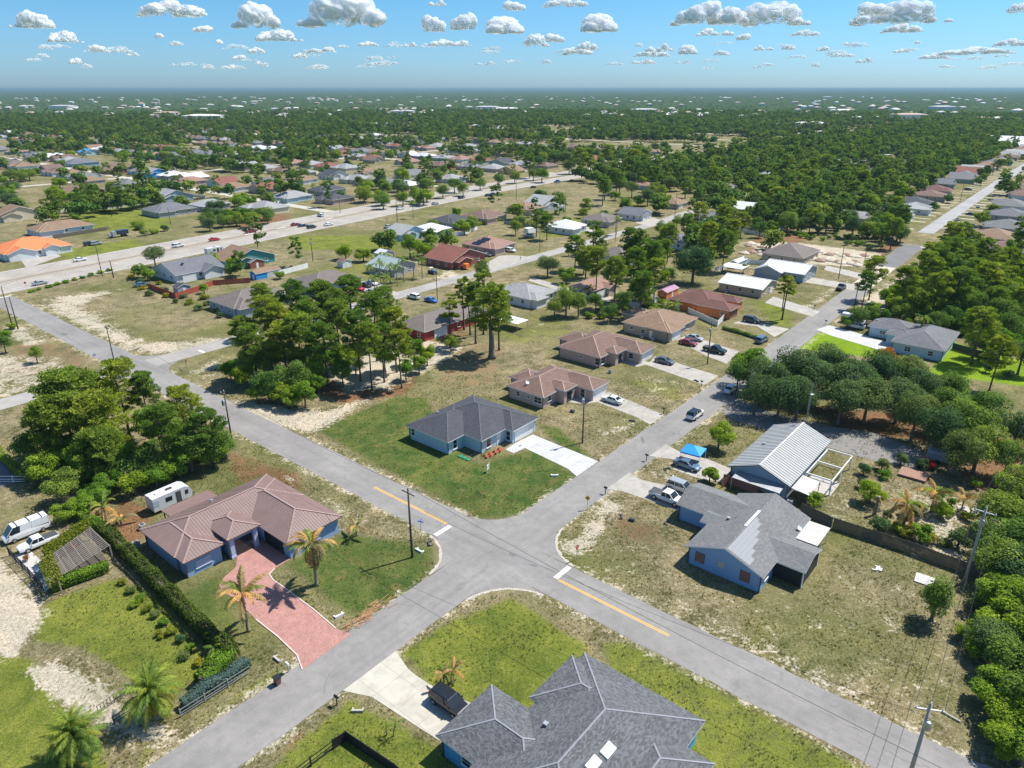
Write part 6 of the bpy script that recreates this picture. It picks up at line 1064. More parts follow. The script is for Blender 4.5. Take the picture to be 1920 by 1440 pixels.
def car_proto(kind, col, roofglass=False):
    key = (kind, col, roofglass)
    if key in CAR: return copy_tree(CAR[key])
    Ln, Wd, st, cb, Hh, wr = SH[kind]; t = link({'sedan': 'sedan_car', 'suv': 'suv_car', 'pickup': 'pickup_truck', 'van': 'cargo_van'}[kind], None); t.empty_display_size = .1; w_ = Wd / 2; pt = paint(col); m = MB()
    secs = []
    for x, z0, z1 in st: e = 1 - .16 * (abs(x) / (Ln / 2)) ** 4; secs.append([(x, -w_ * .86 * e, z0), (x, -w_ * e, z0 + .18), (x, -w_ * e, z0 + (z1 - z0) * .62), (x, -w_ * .93 * e, z1), (x, 0, z1 + .035), (x, w_ * .93 * e, z1), (x, w_ * e, z0 + (z1 - z0) * .62), (x, w_ * e, z0 + .18), (x, w_ * .86 * e, z0)])
    m.loft(secs)
    if kind == 'pickup': m.v = m.v
    zb = 1.38 if kind == 'van' else st[3][2]; x0, x1, xt0, xt1 = cb; wt = w_ * (.74 if kind in ('sedan',) else .8 if kind != 'van' else .86); wb_ = w_ * .9
    rp = [(xt0, -wt, Hh - .05), (xt1, -wt, Hh - .05), (xt1 - .1, -wt * .85, Hh), (xt0 + .1, -wt * .85, Hh)]
    g = MB(); g.loft([[(x0, -wb_, zb - .03), (x1, -wb_, zb - .03), (x1, wb_, zb - .03), (x0, wb_, zb - .03)], [(xt0, -wt, Hh - .06), (xt1, -wt, Hh - .06), (xt1, wt, Hh - .06), (xt0, wt, Hh - .06)]])
    rf = m if not roofglass else g; rf.loft([[(xt0 - .03, -wt - .02, Hh - .08), (xt1 + .03, -wt - .02, Hh - .08), (xt1 + .03, wt + .02, Hh - .08), (xt0 - .03, wt + .02, Hh - .08)], [(xt0 + .06, -wt * .9, Hh), (xt1 - .08, -wt * .9, Hh), (xt1 - .08, wt * .9, Hh), (xt0 + .06, wt * .9, Hh)]])
    for s_ in (-1, 1):
        for f in ((0, 0), (1, 1), (.42, .45)) + (((.72, .72),) if kind == 'suv' else ()):
            xb, xt = x0 + (x1 - x0) * f[0], xt0 + (xt1 - xt0) * f[1]; m.beam((xb, s_ * (wb_ + .005), zb - .02), (xt, s_ * (wt + .008), Hh - .06), .09, .06)
        if kind == 'van': m.poly([(x0 + .02, s_ * (wb_ + .015), zb - .02), (x1 - 1.75, s_ * (wb_ + .015), zb - .02), (xt1 - 1.0, s_ * (wt + .015), Hh - .05), (xt0 + .02, s_ * (wt + .015), Hh - .05)])
    if kind == 'van': m.poly([(x0 - .01, -wb_, zb), (x0 - .01, wb_, zb), (xt0 - .01, wt, Hh - .05), (xt0 - .01, -wt, Hh - .05)])
    m.build('body', pt, t); g.build('window_glass', GLASS, t)
    if kind == 'pickup': q = MB(); q.box(-2.8, -.85, -w_ * .8, w_ * .8, 1.1, 1.165); q.build('cargo_bed', DGREY, t)
    ax = Ln * .31; wh = MB()
    ty = MB(); rm = MB(); ty.lathe([(0, -.11), (wr * .6, -.12), (wr, -.1), (wr, .1), (wr * .6, .12), (0, .11)], 16); rm.lathe([(0, -.125), (wr * .56, -.125), (wr * .6, -.11)], 12); rm.lathe([(wr * .6, .11), (wr * .56, .125), (0, .125)], 12)
    tm_, rmm = ty.mesh('wheel', TYRE, True), rm.mesh('rim', RIM)
    for x in (-ax, ax):
        for s_ in (-1, 1): o = link('wheel', tm_, t, (x, s_ * (w_ - .1), wr)); o.rotation_euler = (math.pi / 2, 0, 0); link('rim', rmm, o)
    for s_ in (-1, 1):
        q = MB(); q.box(-.04, .05, -.16, .16, -.07, .08); q.build('headlight', LAMP, t).location = (Ln / 2 - .13, s_ * (w_ - .38), .68 if kind == 'sedan' else .84); q = MB(); q.box(-.05, .03, -.12, .12, -.09, .1); q.build('taillight', TAILL, t).location = (-Ln / 2 + .04, s_ * (w_ - .3), .8 if kind == 'sedan' else .98)
        q = MB(); q.box(-.09, .07, -.1, .1, -.06, .07); q.build('mirror', pt, t).location = (x1 - .35, s_ * (w_ + .08), zb + .06)
    CAR[key] = t; return t
def car(u, v, kind, col, ang, label, group=None, rg=False, cat=None, z=.04, sc=1.0):
    a, b = L(u, v, .5); new = (kind, col, rg) not in CAR; t = car_proto(kind, col, rg); t.location = W(a, b, z); t.rotation_euler = (0, 0, TH + R(ang)); tag(t, label, cat or {'sedan': 'car', 'suv': 'car', 'pickup': 'pickup truck', 'van': 'van'}[kind], group); t.scale = (sc,) * 3; return t
for q in ((842, 1318, 'suv', 'black', 0, 'black SUV on the cream drive beside the large grey roof'), (1303, 778, 'suv', 'white', 90, 'white SUV with black glass roof at the kerb of the long road', None, True), (1251, 934, 'pickup', 'white', 0, 'white crew cab pickup in front of the blue gabled house'), (1277, 915, 'suv', 'silver', 0, 'silver SUV parked beside the white pickup'),
  (1288, 872, 'sedan', 'bluegrey', 0, 'blue grey car parked in front of the canopy tent'), (1148, 750, 'sedan', 'white', 180, 'white sedan on the drive of the rosy brown house'), (1246, 677, 'sedan', 'grey', 0, 'dark grey sedan on the drive of the brown bay front house'), (1290, 643, 'sedan', 'darkred', 0, 'dark red sedan beside the black pickup'), (1302, 634, 'sedan', 'silver', 0, 'silver sedan behind the dark red one'),
  (1340, 657, 'pickup', 'black', 0, 'black pickup on the drive of the tan roof house'), (1428, 638, 'suv', 'bluegrey', 85, 'blue grey SUV on the verge near the black one'), (1409, 601, 'suv', 'dark', 0, 'dark SUV on the drive of the orange house'), (1370, 730, 'sedan', 'white', 92, 'white car half hidden under the oak stand'), (1604, 612, 'suv', 'white', 180, 'white SUV beside the tall white van'), (1600, 603, 'van', 'white', 0, 'tall white passenger van on the drive of the slate roof bungalow'),
  (1577, 540, 'pickup', 'dark', 90, 'dark pickup on the long road near the sand heaps'), (50, 998, 'van', 'white', -90, 'white cargo van with roof bars beside the pergola', None, False, None, .04, .93), (72, 1018, 'pickup', 'white', -90, 'white work pickup half under the vine pergola', None, False, None, .04, .88), (702, 550, 'suv', 'silver', 0, 'silver SUV beside the red car'), (697, 531, 'sedan', 'white', 0, 'white car behind the black one by the taupe roof house'), (686, 535, 'sedan', 'black', 0, 'black car between the red and white ones'), (672, 541, 'sedan', 'red', 0, 'bright red car by the ornamental palm'),
  (776, 557, 'suv', 'white', 180, 'white SUV on the parallel street'), (808, 563, 'sedan', 'blue', 0, 'bright blue sedan near the red walled house'), (957, 470, 'suv', 'white', 0, 'white SUV on the drive of the solar panel house'), (984, 568, 'pickup', 'dark', 10, 'dark vehicle in front of the pale grey carport'), (892, 489, 'sedan', 'black', 0, 'black car beside the rust red roof'), (912, 478, 'sedan', 'grey', 0, 'grey car on the timber drive'), (993, 443, 'pickup', 'silver', 180, 'silver pickup beside the white box truck'),
  (52, 459, 'sedan', 'white', 60, 'x'), (1310, 406, 'sedan', 'darkred', 0, 'dark red car on the drive of the tall grey gable house'), (1182, 452, 'suv', 'grey', 0, 'grey SUV near the parallel street pines'), (265, 534, 'sedan', 'bluegrey', 80, 'blue grey car beside the red fence'), (168, 458, 'suv', 'black', 90, 'black SUV on the lawn beside the orange roof villa'), (180, 457, 'suv', 'silver', 90, 'silver SUV next to the black one on the villa lawn'), (186, 382, 'van', 'white', 0, 'white van on the corner drive far left'), (765, 436, 'pickup', 'grey', 0, 'grey pickup beside the silver workshop'), (700, 495, 'sedan', 'white', 0, 'x')):
    if q[5] == 'x': continue
    car(*q)
hwy = [(75, 531, 'sedan', 'silver', 92, 'silver sedan nearest the stop sign on the highway'), (150, 487, 'sedan', 'white', 92, 'white sedan passing the orange roof villa'), (334, 461, 'suv', 'white', 92, 'white SUV behind the verge oak on the highway'), (402, 449, 'sedan', 'red', 90, 'bright red car alone on the highway'), (470, 434, 'pickup', 'darkred', 90, 'dark red pickup on the highway'), (554, 421, 'sedan', 'darkred', 88, 'maroon car leading the queue on the highway'), (567, 423, 'sedan', 'navy', 88, 'navy car behind the maroon one'), (584, 426, 'suv', 'dark', 88, 'dark SUV in the highway queue'),
  (616, 421, 'sedan', 'white', 88, 'white car at the end of the highway queue'), (601, 404, 'suv', 'white', 170, 'white SUV waiting at the side street mouth'), (511, 385, 'suv', 'dark', 170, 'dark SUV on the pale side street'), (750, 391, 'sedan', 'white', 90, 'first white car under the median trees'), (816, 382, 'sedan', 'silver', 90, 'silver car under the median trees'), (865, 371, 'suv', 'dark', 90, 'dark SUV under the median trees'), (915, 366, 'sedan', 'navy', 90, 'navy car right of the dark SUV'), (925, 364, 'sedan', 'dark', 90, 'dark car touching the navy one'),
  (1000, 351, 'sedan', 'dark', 90, 'dark car by the median gap'), (1045, 341, 'pickup', 'blue', 90, 'blue truck on the far highway'), (1072, 339, 'sedan', 'grey', 90, 'grey car behind the blue truck'), (1154, 318, 'sedan', 'black', 90, 'black car leaving the tree shade'), (1182, 317, 'sedan', 'dark', 90, 'small dark car on the far highway'), (1252, 314, 'van', 'white', 90, 'white bus-like van on the far highway'), (1320, 300, 'sedan', 'grey', 90, 'tiny grey car far up the highway'), (728, 425, 'sedan', 'silver', 95, 'silver car by the workshop'), (470, 392, 'sedan', 'silver', 60, 'x')]
for q in hwy:
    if q[5] != 'x': car(*q, z=.05)
for i, (u, v, k, c, an_) in enumerate(((1736, 391, 'van', 'bluegrey', 0), (1728, 396, 'suv', 'dark', 0), (1796, 412, 'sedan', 'silver', 90), (1835, 387, 'sedan', 'white', 90), (1770, 375, 'suv', 'silver', 0), (1815, 355, 'sedan', 'black', 0), (1845, 335, 'sedan', 'white', 0), (1870, 384, 'sedan', 'navy', 0), (1822, 425, 'suv', 'navy', 0), (1858, 404, 'sedan', 'darkred', 0), (1820, 402, 'sedan', 'black', 0), (1900, 345, 'suv', 'grey', 0), (1893, 360, 'sedan', 'silver', 0), (1895, 366, 'sedan', 'red', 0), (1700, 345, 'sedan', 'darkred', 0), (1850, 323, 'sedan', 'dark', 0), (1872, 352, 'suv', 'black', 0))):
    t = car(u, v, k, c, an_, ''); reg(t, {'bluegrey': 'blue grey', 'darkred': 'dark red'}.get(c, c) + ' ' + {'van': 'van', 'suv': 'SUV', 'sedan': 'car'}[k], 'on the far right street')
# white camper with rounded nose
def camper(u, v, ang, label, Ln=6.6):
    a, b = L(u, v, 1.4); t = thing('travel_trailer', label, 'travel trailer', W(a, b, 0), TH + R(ang)); m = MB(); prof = [(-Ln / 2, .55), (-Ln / 2, 2.75), (Ln / 2 - 1.0, 2.85), (Ln / 2 - .35, 2.5), (Ln / 2, 1.7), (Ln / 2 - .1, .7)]
    m.loft([[(x, -1.2, z) for x, z in prof], [(x, 1.2, z) for x, z in prof]]); m.build('body', plain('camper_white', (.56, .57, .59), .4, 0, .04), t)
    for nm, x, y, z, w_, h, mt in (('window', -.6, -1.2, 1.5, 1.0, .7, GLASS), ('door', .9, -1.2, .7, .8, 1.8, DGREY), ('window', 2.2, -1.2, 1.5, .5, .7, GLASS), ('window', -2.6, -1.2, 1.4, .9, 1.0, plain('pale_window', (.4, .45, .5), .3))): m = MB(); m.box(-w_ / 2, w_ / 2, -.03, .01, 0, h); m.build(nm, mt, t).location = (x, y, z)
    for x, s_ in ((-1.8, .5), (.1, .9), (-2.9, .35)): m = MB(); m.box(-s_ / 2, s_ / 2, -.25, .25, 0, .18); m.build('roof_hatch', DGREY if s_ > .8 else WHITE, t).location = (x, 0, 2.78)
    for x in (-.9, .1):
        for s_ in (-1, 1): m = MB(); m.lathe([(0, -.1), (.33, -.1), (.33, .1), (0, .1)], 12); o = m.build('wheel', TYRE, t); o.location = (x, s_ * 1.05, .33); o.rotation_euler = (math.pi / 2, 0, 0)
    m = MB(); m.beam((Ln / 2 - .2, 0, .5), (Ln / 2 + 1, 0, .5), .12, .1); m.build('hitch', DGREY, t); return t
camper(318, 932, 90, 'white travel trailer parked behind the blue house', 6.1); camper(402, 470, 90, 'white and green camper behind the slate gable house', 7)
a, b = L(994, 433, 1.5); t = thing('box_truck', 'white box truck on the lawn by the lone pine', 'truck', W(a, b, 0), TH + math.pi / 2); m = MB(); m.box(-3, 1.2, -1.15, 1.15, .7, 3.0); m.build('cargo_box', WHITE, t); m = MB(); m.box(1.3, 2.9, -1, 1, .5, 2.1); m.build('cab', paint('white'), t); m = MB(); m.box(2.3, 2.93, -.9, .9, 1.3, 2.0); m.build('windshield', GLASS, t)
a, b = L(221, 438, 1.5); t = thing('dump_truck', 'navy blue dump truck on the grass beside the highway', 'truck', W(a, b, 0), TH + math.pi / 2 * 3); m = MB(); m.loft([[(-4, -1.2, 1.2), (.5, -1.2, 1.2), (.5, 1.2, 1.2), (-4, 1.2, 1.2)], [(-4.2, -1.3, 2.9), (.7, -1.3, 2.9), (.7, 1.3, 2.9), (-4.2, 1.3, 2.9)]]); m.build('dump_body', paint('navy'), t); m = MB(); m.box(.9, 2.6, -1.1, 1.1, .8, 2.7); m.box(2.6, 4, -.8, .8, .8, 1.8); m.build('cab', paint('silver'), t)
for x in (-3, -1.8, 3):
    for s_ in (-1, 1): m = MB(); m.lathe([(0, -.2), (.5, -.2), (.5, .2), (0, .2)], 12); o = m.build('wheel', TYRE, t); o.location = (x, s_, .5); o.rotation_euler = (math.pi / 2, 0, 0)
a, b = L(810, 508, 1); t = thing('tractor', 'small blue tractor beside the palm bed', 'tractor', W(a, b, 0), TH); m = MB(); m.box(0, 1.8, -.4, .4, .7, 1.4); m.box(-1, 0, -.6, .6, .8, 1.1); m.build('body', paint('blue'), t); m = MB(); m.box(-1, .1, -.65, .65, 2.1, 2.2); m.build('canopy', WHITE, t)
for x, r_ in ((-.5, .7), (1.3, .4)):
    for s_ in (-1, 1): m = MB(); m.lathe([(0, -.2), (r_, -.2), (r_, .2), (0, .2)], 14); o = m.build('wheel', TYRE, t); o.location = (x, s_ * .75, r_); o.rotation_euler = (math.pi / 2, 0, 0)
a, b = L(1738, 868, 1); t = thing('utility_vehicle', 'red off-road buggy parked in the tree shade', 'buggy', W(a, b, 0), TH + .2); m = MB(); m.box(-1.3, 1.3, -.65, .65, .4, .85); m.box(.5, 1.4, -.6, .6, .85, 1.05); m.build('body', REDP, t); m = MB()
for s_ in (-.6, .6): m.tube([(-1, s_, .8), (-.8, s_, 1.8), (.5, s_, 1.8), (1, s_, 1)], .04, 6)
m.build('roll_cage', REDP, t)
for x in (-.9, 1):
    for s_ in (-1, 1): m = MB(); m.lathe([(0, -.13), (.36, -.13), (.36, .13), (0, .13)], 12); o = m.build('wheel', TYRE, t); o.location = (x, s_ * .7, .36); o.rotation_euler = (math.pi / 2, 0, 0)
a, b = L(1760, 852, 1.3); t = thing('cargo_trailer', 'grey covered trailer behind the red buggy', 'trailer', W(a, b, 0), TH + .15); m = MB(); m.loft([[(-1.7, -1.1, .5), (1.7, -1.1, .5), (1.7, 1.1, .5), (-1.7, 1.1, .5)], [(-1.7, -1.1, 1.8), (1.7, -1.1, 1.8), (1.7, 1.1, 1.8), (-1.7, 1.1, 1.8)], [(-1.3, -.8, 2.1), (1.3, -.8, 2.1), (1.3, .8, 2.1), (-1.3, .8, 2.1)]]); m.build('body', plain('trailer_grey', (.3, .31, .33), .5), t)
m = MB(); m.lathe([(0, -.13), (.36, -.13), (.36, .13), (0, .13)], 12, cx=0); o = m.build('wheel', TYRE, t); o.location = (0, -1.1, .36); o.rotation_euler = (math.pi / 2, 0, 0)
a, b = L(862, 498, 1); t = thing('flatbed_truck', 'rusty flatbed loaded with red metal by the timber drive', 'truck', W(a, b, 0), TH + .1); m = MB(); m.box(-3, 2, -1.1, 1.1, .8, 1.0); m.build('bed', DGREY, t); m = MB()
for k in range(6): m.tube([(-2.8, -.9 + k * .35, 1.2 + .1 * (k % 2)), (1.9, -.9 + k * .35, 1.2)], .15, 6)
m.build('load', plain('rusty_red', (.3, .08, .05), .7), t); m = MB(); m.box(2.1, 3.6, -1, 1, .5, 2.1); m.build('cab', ORG, t)

# ------------------------------------------------------------------ fences
def fence(line, h, label, kind='plank', mat=FENCEW, pw=.14, cat='fence', thick=.03, gap=.012):
    pts = P(*line); o0 = W(*pts[0]); t = thing('fence', label, cat, o0, TH); q = [(x - pts[0][0], y - pts[0][1]) for x, y in pts]; pm = MB(); sh = {}
    for (x0, y0), (x1, y1) in zip(q[:-1], q[1:]):
        l = math.dist((x0, y0), (x1, y1)); d = ((x1 - x0) / l, (y1 - y0) / l); ang = math.atan2(d[1], d[0])
        if kind == 'plank':
            for i in range(int(l / pw)):
                c = (x0 + d[0] * (i + .5) * pw, y0 + d[1] * (i + .5) * pw); hh = h + random.uniform(-.05, .05); sx, sy = d[0] * (pw - gap) / 2, d[1] * (pw - gap) / 2; nx, ny = -d[1] * thick / 2, d[0] * thick / 2; jt = random.uniform(-.012, .012)
                r0 = [(c[0] - sx - nx, c[1] - sy - ny + jt), (c[0] + sx - nx, c[1] + sy - ny + jt), (c[0] + sx + nx, c[1] + sy + ny + jt), (c[0] - sx + nx, c[1] - sy + ny + jt)]; pm.loft([[(*p, 0) for p in r0], [(*p, hh) for p in r0]])
            for z in (.35, h - .3): pm.beam((x0 - d[1] * .05, y0 + d[0] * .05, z), (x1 - d[1] * .05, y1 + d[0] * .05, z), .04, .09)
        else:
            n = max(1, round(l / 2.4)); w_ = l / n; key = round(w_, 2)
            if key not in sh:
                m = MB(); m.box(.06, w_ - .06, -.02, .02, .06, h - .04)
                if kind == 'rail':
                    m = MB()
                    for z in (.25, h * .5, h - .1): m.box(0, w_, -.02, .02, z - .05, z + .05)
                elif kind == 'vinyl': m.box(.05, w_ - .05, -.035, .035, h - .12, h); m.box(.05, w_ - .05, -.035, .035, .04, .14)
                elif kind == 'bars':
                    m = MB(); m.box(0, w_, -.02, .02, .15, .19); m.box(0, w_, -.02, .02, h - .12, h - .08)
                    for k in range(int(w_ / .13)): m.box(k * .13, k * .13 + .018, -.01, .01, .1, h)
                elif kind == 'chain':
                    m = MB(); m.box(0, w_, -.015, .015, h - .03, h)
                    for k in range(int(w_ / .25)): m.beam((k * .25, 0, 0), (k * .25 + .25, 0, h), .008, .008); m.beam((k * .25 + .25, 0, 0), (k * .25, 0, h), .008, .008)
                p = MB(); p.box(-.06, .06, -.06, .06, -.1, h + .06); sh[key] = (m.mesh('panel', mat), p.mesh('post', mat))
            for i in range(n): link('fence_panel', sh[key][0], t, (x0 + d[0] * i * w_, y0 + d[1] * i * w_, 0), ang); link('fence_post', sh[key][1], t, (x0 + d[0] * i * w_, y0 + d[1] * i * w_, 0), ang)
    if pm.v: o = pm.build('planks', mat, t); o['kind'] = 'stuff'
    return t
fence([(1500, 962), (1560, 990), (1700, 1035), (1835, 1085)], 1.8, 'long weathered wooden plank fence between the two right-hand yards'); fence([(1352, 915), (1386, 900), (1372, 898)], 1.6, 'short brown fence between the grey roofs', mat=BROWNW); fence([(1355, 905), (1420, 928)], 1.7, 'brown wooden fence under the metal awning', mat=BROWNW)
fence([(462, 700), (520, 682), (580, 663), (605, 645)][0:0] or [(475, 525), (520, 518), (578, 502)], 1.8, 'white vinyl panel fence beside the bright blue shed', 'vinyl', WHITE); fence([(278, 540), (330, 560), (372, 546), (400, 535), (470, 530)], 1.7, 'red stained wooden fence round the slate gable house', mat=REDFENCE)
fence([(1290, 587), (1345, 612), (1362, 594)], 1.6, 'white vinyl fence beside the orange house', 'vinyl', WHITE); fence([(1175, 575), (1215, 580)], 1.6, 'white vinyl fence left of the tan roof house', 'vinyl', WHITE); fence([(1385, 433), (1440, 446), (1480, 425)], 1.6, 'white vinyl fence below the tall grey gable house', 'vinyl', WHITE); fence([(1340, 510), (1395, 494), (1470, 500), (1480, 512)], 1.7, 'pale vinyl fence beside the white travel cabin', 'vinyl', WHITE)
fence([(790, 450), (870, 440), (895, 430)], 1.5, 'pale picket fence behind the solar panel house', 'vinyl', WHITE); fence([(945, 420), (1010, 428)], 1.6, 'grey fence behind the lone pine', 'vinyl', plain('grey_fence', (.35, .36, .36), .8)); fence([(985, 400), (1060, 392)], 1.7, 'white fence left of the ribbed white roof', 'vinyl', WHITE); fence([(100, 448), (200, 432), (205, 430)], 1.6, 'weathered wooden fence behind the villa lawn', mat=FENCEW)
fence([(1370, 420), (1480, 425)], 1.7, 'brown wooden fence at the back of the white fenced yard', mat=BROWNW); fence([(118, 505), (0, 520)][0:0] or [(1785, 655), (1870, 680)], 1.7, 'dark fence along the neon lawn', 'vinyl', DGREY); fence([(385, 372), (350, 366)], 1.5, 'white fence right of the pale grey gable house', 'vinyl', WHITE); fence([(490, 385), (575, 375)], 1.5, 'white fence round the pale blue solar house', 'vinyl', WHITE)
BK = plain('black_fence_mesh', (.012, .012, .014), .7)
fence([(625, 1405), (650, 1389), (740, 1450), (800, 1500)], 1.3, 'black mesh garden fence at the bottom edge', 'vinyl', BK); fence([(625, 1405), (540, 1470)], 1.2, 'black wire fence running off the bottom edge', 'rail', BK)
fence([(0, 905), (52, 905)], 1.3, 'white rail fence at the left edge by the hedge', 'rail', WHITE); fence([(18, 1042), (85, 1112)], 1.6, 'black metal bar fence left of the pergola', 'bars', BK); fence([(340, 1345), (470, 1262)], 1.1, 'thin steel rail fence in front of the silver hedge', 'rail', GALV)
# farm gate, lying ladder-like panel in front of the date palms
a0, b0 = L(185, 1338); t = thing('gate', 'slatted metal gate between the two date palms', 'gate', W(a0, b0, 0), TH); a1, b1 = L(250, 1292); dx, dy = a1 - a0, b1 - b0; l = math.hypot(dx, dy); m = MB()
for z in (.1, 1.05): m.beam((0, 0, z), (dx, dy, z), .06, .06)
m.build('rail', plain('rusty_steel', (.22, .18, .16), .8), t); 
bm_ = MB(); bm_.box(-.03, .03, -.03, .03, .1, 1.05); bmm = bm_.mesh('gate_bar', DGREY)
for k in range(12): link('gate_bar', bmm, t, (dx * k / 11, dy * k / 11, 0))
fence([(215, 1358), (250, 1335), (275, 1318)], 1.1, 'low four-rail gate panel right of the slatted gate', 'rail', DGREY)
# pergola overgrown by a vine
c4 = [(88, 1040), (165, 985), (205, 1022), (108, 1083)]; t = None; pq = [L(u, v, 2.4) for u, v in c4]; o0 = pq[0]; t = thing('pergola', 'weathered timber pergola half covered by a yellow-green vine', 'pergola', W(*o0, 0), TH); q = [(x - o0[0], y - o0[1]) for x, y in pq]
def lerp2(p, r_, f): return (p[0] + (r_[0] - p[0]) * f, p[1] + (r_[1] - p[1]) * f)
PW = plain('grey_timber', (.26, .225, .2), .9, 0, .3, 5)
for k in range(17): f = k / 16; p, r_ = lerp2(q[0], q[3], f), lerp2(q[1], q[2], f); m = MB(); m.beam((*p, 2.4), (*r_, 2.4), .055, .09); m.build('slat', PW, t)
for k in range(7): f = k / 6; p, r_ = lerp2(q[0], q[1], f), lerp2(q[3], q[2], f); m = MB(); m.beam((*p, 2.28), (*r_, 2.28), .08, .12); m.build('beam', PW, t)
for p in q: m = MB(); m.box(p[0] - .08, p[0] + .08, p[1] - .08, p[1] + .08, 0, 2.4); m.build('post', PW, t)
n = 5200; f = rng.uniform(-.05, 1.05, n); g_ = np.where(rng.uniform(size=n) < .62, -.32 + .42 * rng.uniform(0, 1, n), rng.uniform(-.3, 1.05, n)); f = np.where(g_ > .12, rng.uniform(-.22, .1, n), f)
q0, q1, q3 = np.array(q[0]), np.array(q[1]), np.array(q[3]); xy = q0 + (q1 - q0) * f[:, None] + (q3 - q0) * g_[:, None]; c = np.concatenate([xy, 2.45 + rng.normal(0, .18, (n, 1))], 1); link('vine', leaf_mesh('vine', c, rng.normal(0, .6, (n, 3)) + np.array([0, 0, 1.0]), .24, .7, LEAF['yellow'] if False else leaf_mat('vine_leaf', (.09, .13, .015), (.36, .33, .04))), t)
a, b = L(136, 1030); tag(flat_slab(None, 'patio_table', *W(a, b, 0)[:2], .7, 1.6, 1, .08, REDP, TH), 'red table under the pergola slats', 'table'); tag(flat_slab(None, 'storage_bin', *W(*L(78, 1080), 0)[:2], 0, 1, .7, .9, plain('blue_grey_bin', (.12, .17, .22), .6), TH + .4), 'blue grey storage bin at the pergola edge', 'bin')
tp('orangebloom', 50, 1045, .6, .9, '', 'small red flowering bush beside the black bar fence')
sheet('pergola_floor', P((95, 1068), (165, 1012), (200, 1048), (112, 1108)), plain('darkened_floor', (.09, .075, .06), .95, 0, .3, 2), .018)  # floor colour darkened so the shaded interior reads dark between the slats
sheet('paved_yard', P((18, 1042), (85, 1112), (105, 1080), (60, 1035)), plain('pale_paving', (.45, .43, .42), .85, 0, .15, 1), .02)
sheet('shed_road', P((-40, 860), (20, 862), (52, 898), (0, 915), (-60, 930)), ASPHD, .02)
# ------------------------------------------------------------------ small things
def canopy_tent():
    a, b = L(1299, 855, 1); t = thing('canopy_tent', 'bright blue pop-up canopy tent on white legs', 'tent', W(a, b, 0), TH + .12); m = MB(); s_ = 1.75; e = [(-s_, -s_, 2.2), (s_, -s_, 2.2), (s_, s_, 2.2), (-s_, s_, 2.2)]
    for i in range(4): m.poly([e[i], e[(i + 1) % 4], (0, 0, 3.1)]); m.poly([(e[i][0], e[i][1], 1.95), (e[(i + 1) % 4][0], e[(i + 1) % 4][1], 1.95), e[(i + 1) % 4], e[i]])
    m.build('canopy', plain('blue_canvas', (.01, .28, .75), .6, 0, .05), t)
    for x, y, z in e: m = MB(); m.tube([(x * .97, y * .97, 0), (x * .97, y * .97, 2)], .03, 6); m.build('leg', WHITE, t)
canopy_tent()
def sign_post(u, v, label, col, kind, h=2.1, ang=0, text=None):
    a, b = L(u, v); t = thing({'stop': 'stop_sign', 'street': 'street_sign', 'diamond': 'warning_sign'}[kind], label, 'sign', W(a, b, 0), TH + R(ang)); m = MB(); m.tube([(0, 0, 0), (0, 0, h + (.4 if kind != 'street' else .3))], .035, 6); m.build('post', GALV, t)
    if kind == 'stop':
        m = MB(); m.loft([[(.04, .38 * math.cos(t_), h + .38 * math.sin(t_)) for t_ in np.arange(8) * math.pi / 4 + math.pi / 8], [(.06, .38 * math.cos(t_), h + .38 * math.sin(t_)) for t_ in np.arange(8) * math.pi / 4 + math.pi / 8]]); m.build('sign_plate', REDP, t)
        cu = bpy.data.curves.new('lettering', 'FONT'); cu.body = 'STOP'; cu.size = .27; cu.align_x = 'CENTER'; cu.align_y = 'CENTER'; cu.materials.append(WHITE); tmp = bpy.data.objects.new('tmp', cu); C.objects.link(tmp); dg = bpy.context.evaluated_depsgraph_get(); lm = bpy.data.meshes.new_from_object(tmp.evaluated_get(dg)); bpy.data.objects.remove(tmp); o = link('lettering', lm, t, (.065, 0, h)); o.rotation_euler = (math.pi / 2, 0, math.pi / 2)
    elif kind == 'diamond': m = MB(); m.loft([[(.04, .45 * math.cos(t_), h + .45 * math.sin(t_)) for t_ in np.arange(4) * math.pi / 2], [(.06, .45 * math.cos(t_), h + .45 * math.sin(t_)) for t_ in np.arange(4) * math.pi / 2]]); m.build('sign_plate', plain('amber_sign', (.65, .3, .02), .5), t)
    else:
        for k, an_ in enumerate((0, 90)): m = MB(); m.box(-.45, .45, -.015, .015, h + .02 + k * .22, h + .2 + k * .22); m.build('name_blade', BLUEP, t).rotation_euler = (0, 0, R(an_))
    return t
sign_post(1081, 1050, 'red octagonal stop sign at the right corner of the crossing', None, 'stop', ang=0); sign_post(351, 693, 'red stop sign at the side road junction', None, 'stop', 2.1, ang=90); sign_post(50, 542, 'red stop sign by the highway', None, 'stop', ang=180); sign_post(790, 1008, 'street name sign with two blue blades beside the crossing', None, 'street', 2.6, 20); sign_post(181, 683, 'blue street name sign by the junction pole', None, 'street', 2.2, 40); sign_post(1101, 955, 'amber diamond warning sign right of the long road', None, 'diamond', 2.0, 120)
def mailbox(u, v, label, col=BLACKP, brick=False):
    a, b = L(u, v); t = thing('mailbox', label, 'mailbox', W(a, b, 0), TH); m = MB(); m.box(-.05, .05, -.05, .05, 0, 1.05); m.build('post', col if col != WHITE else GALV, t); m = MB(); r_ = .13; prof = [(-r_, 0), (r_, 0), (r_, .16)] + [(r_ * math.cos(t_), .16 + r_ * math.sin(t_)) for t_ in np.linspace(.4, 2.7, 5)] + [(-r_, .16)]; m.loft([[(-.28, y, 1.05 + z) for y, z in prof], [(.28, y, 1.05 + z) for y, z in prof]]); m.build('box', col, t)
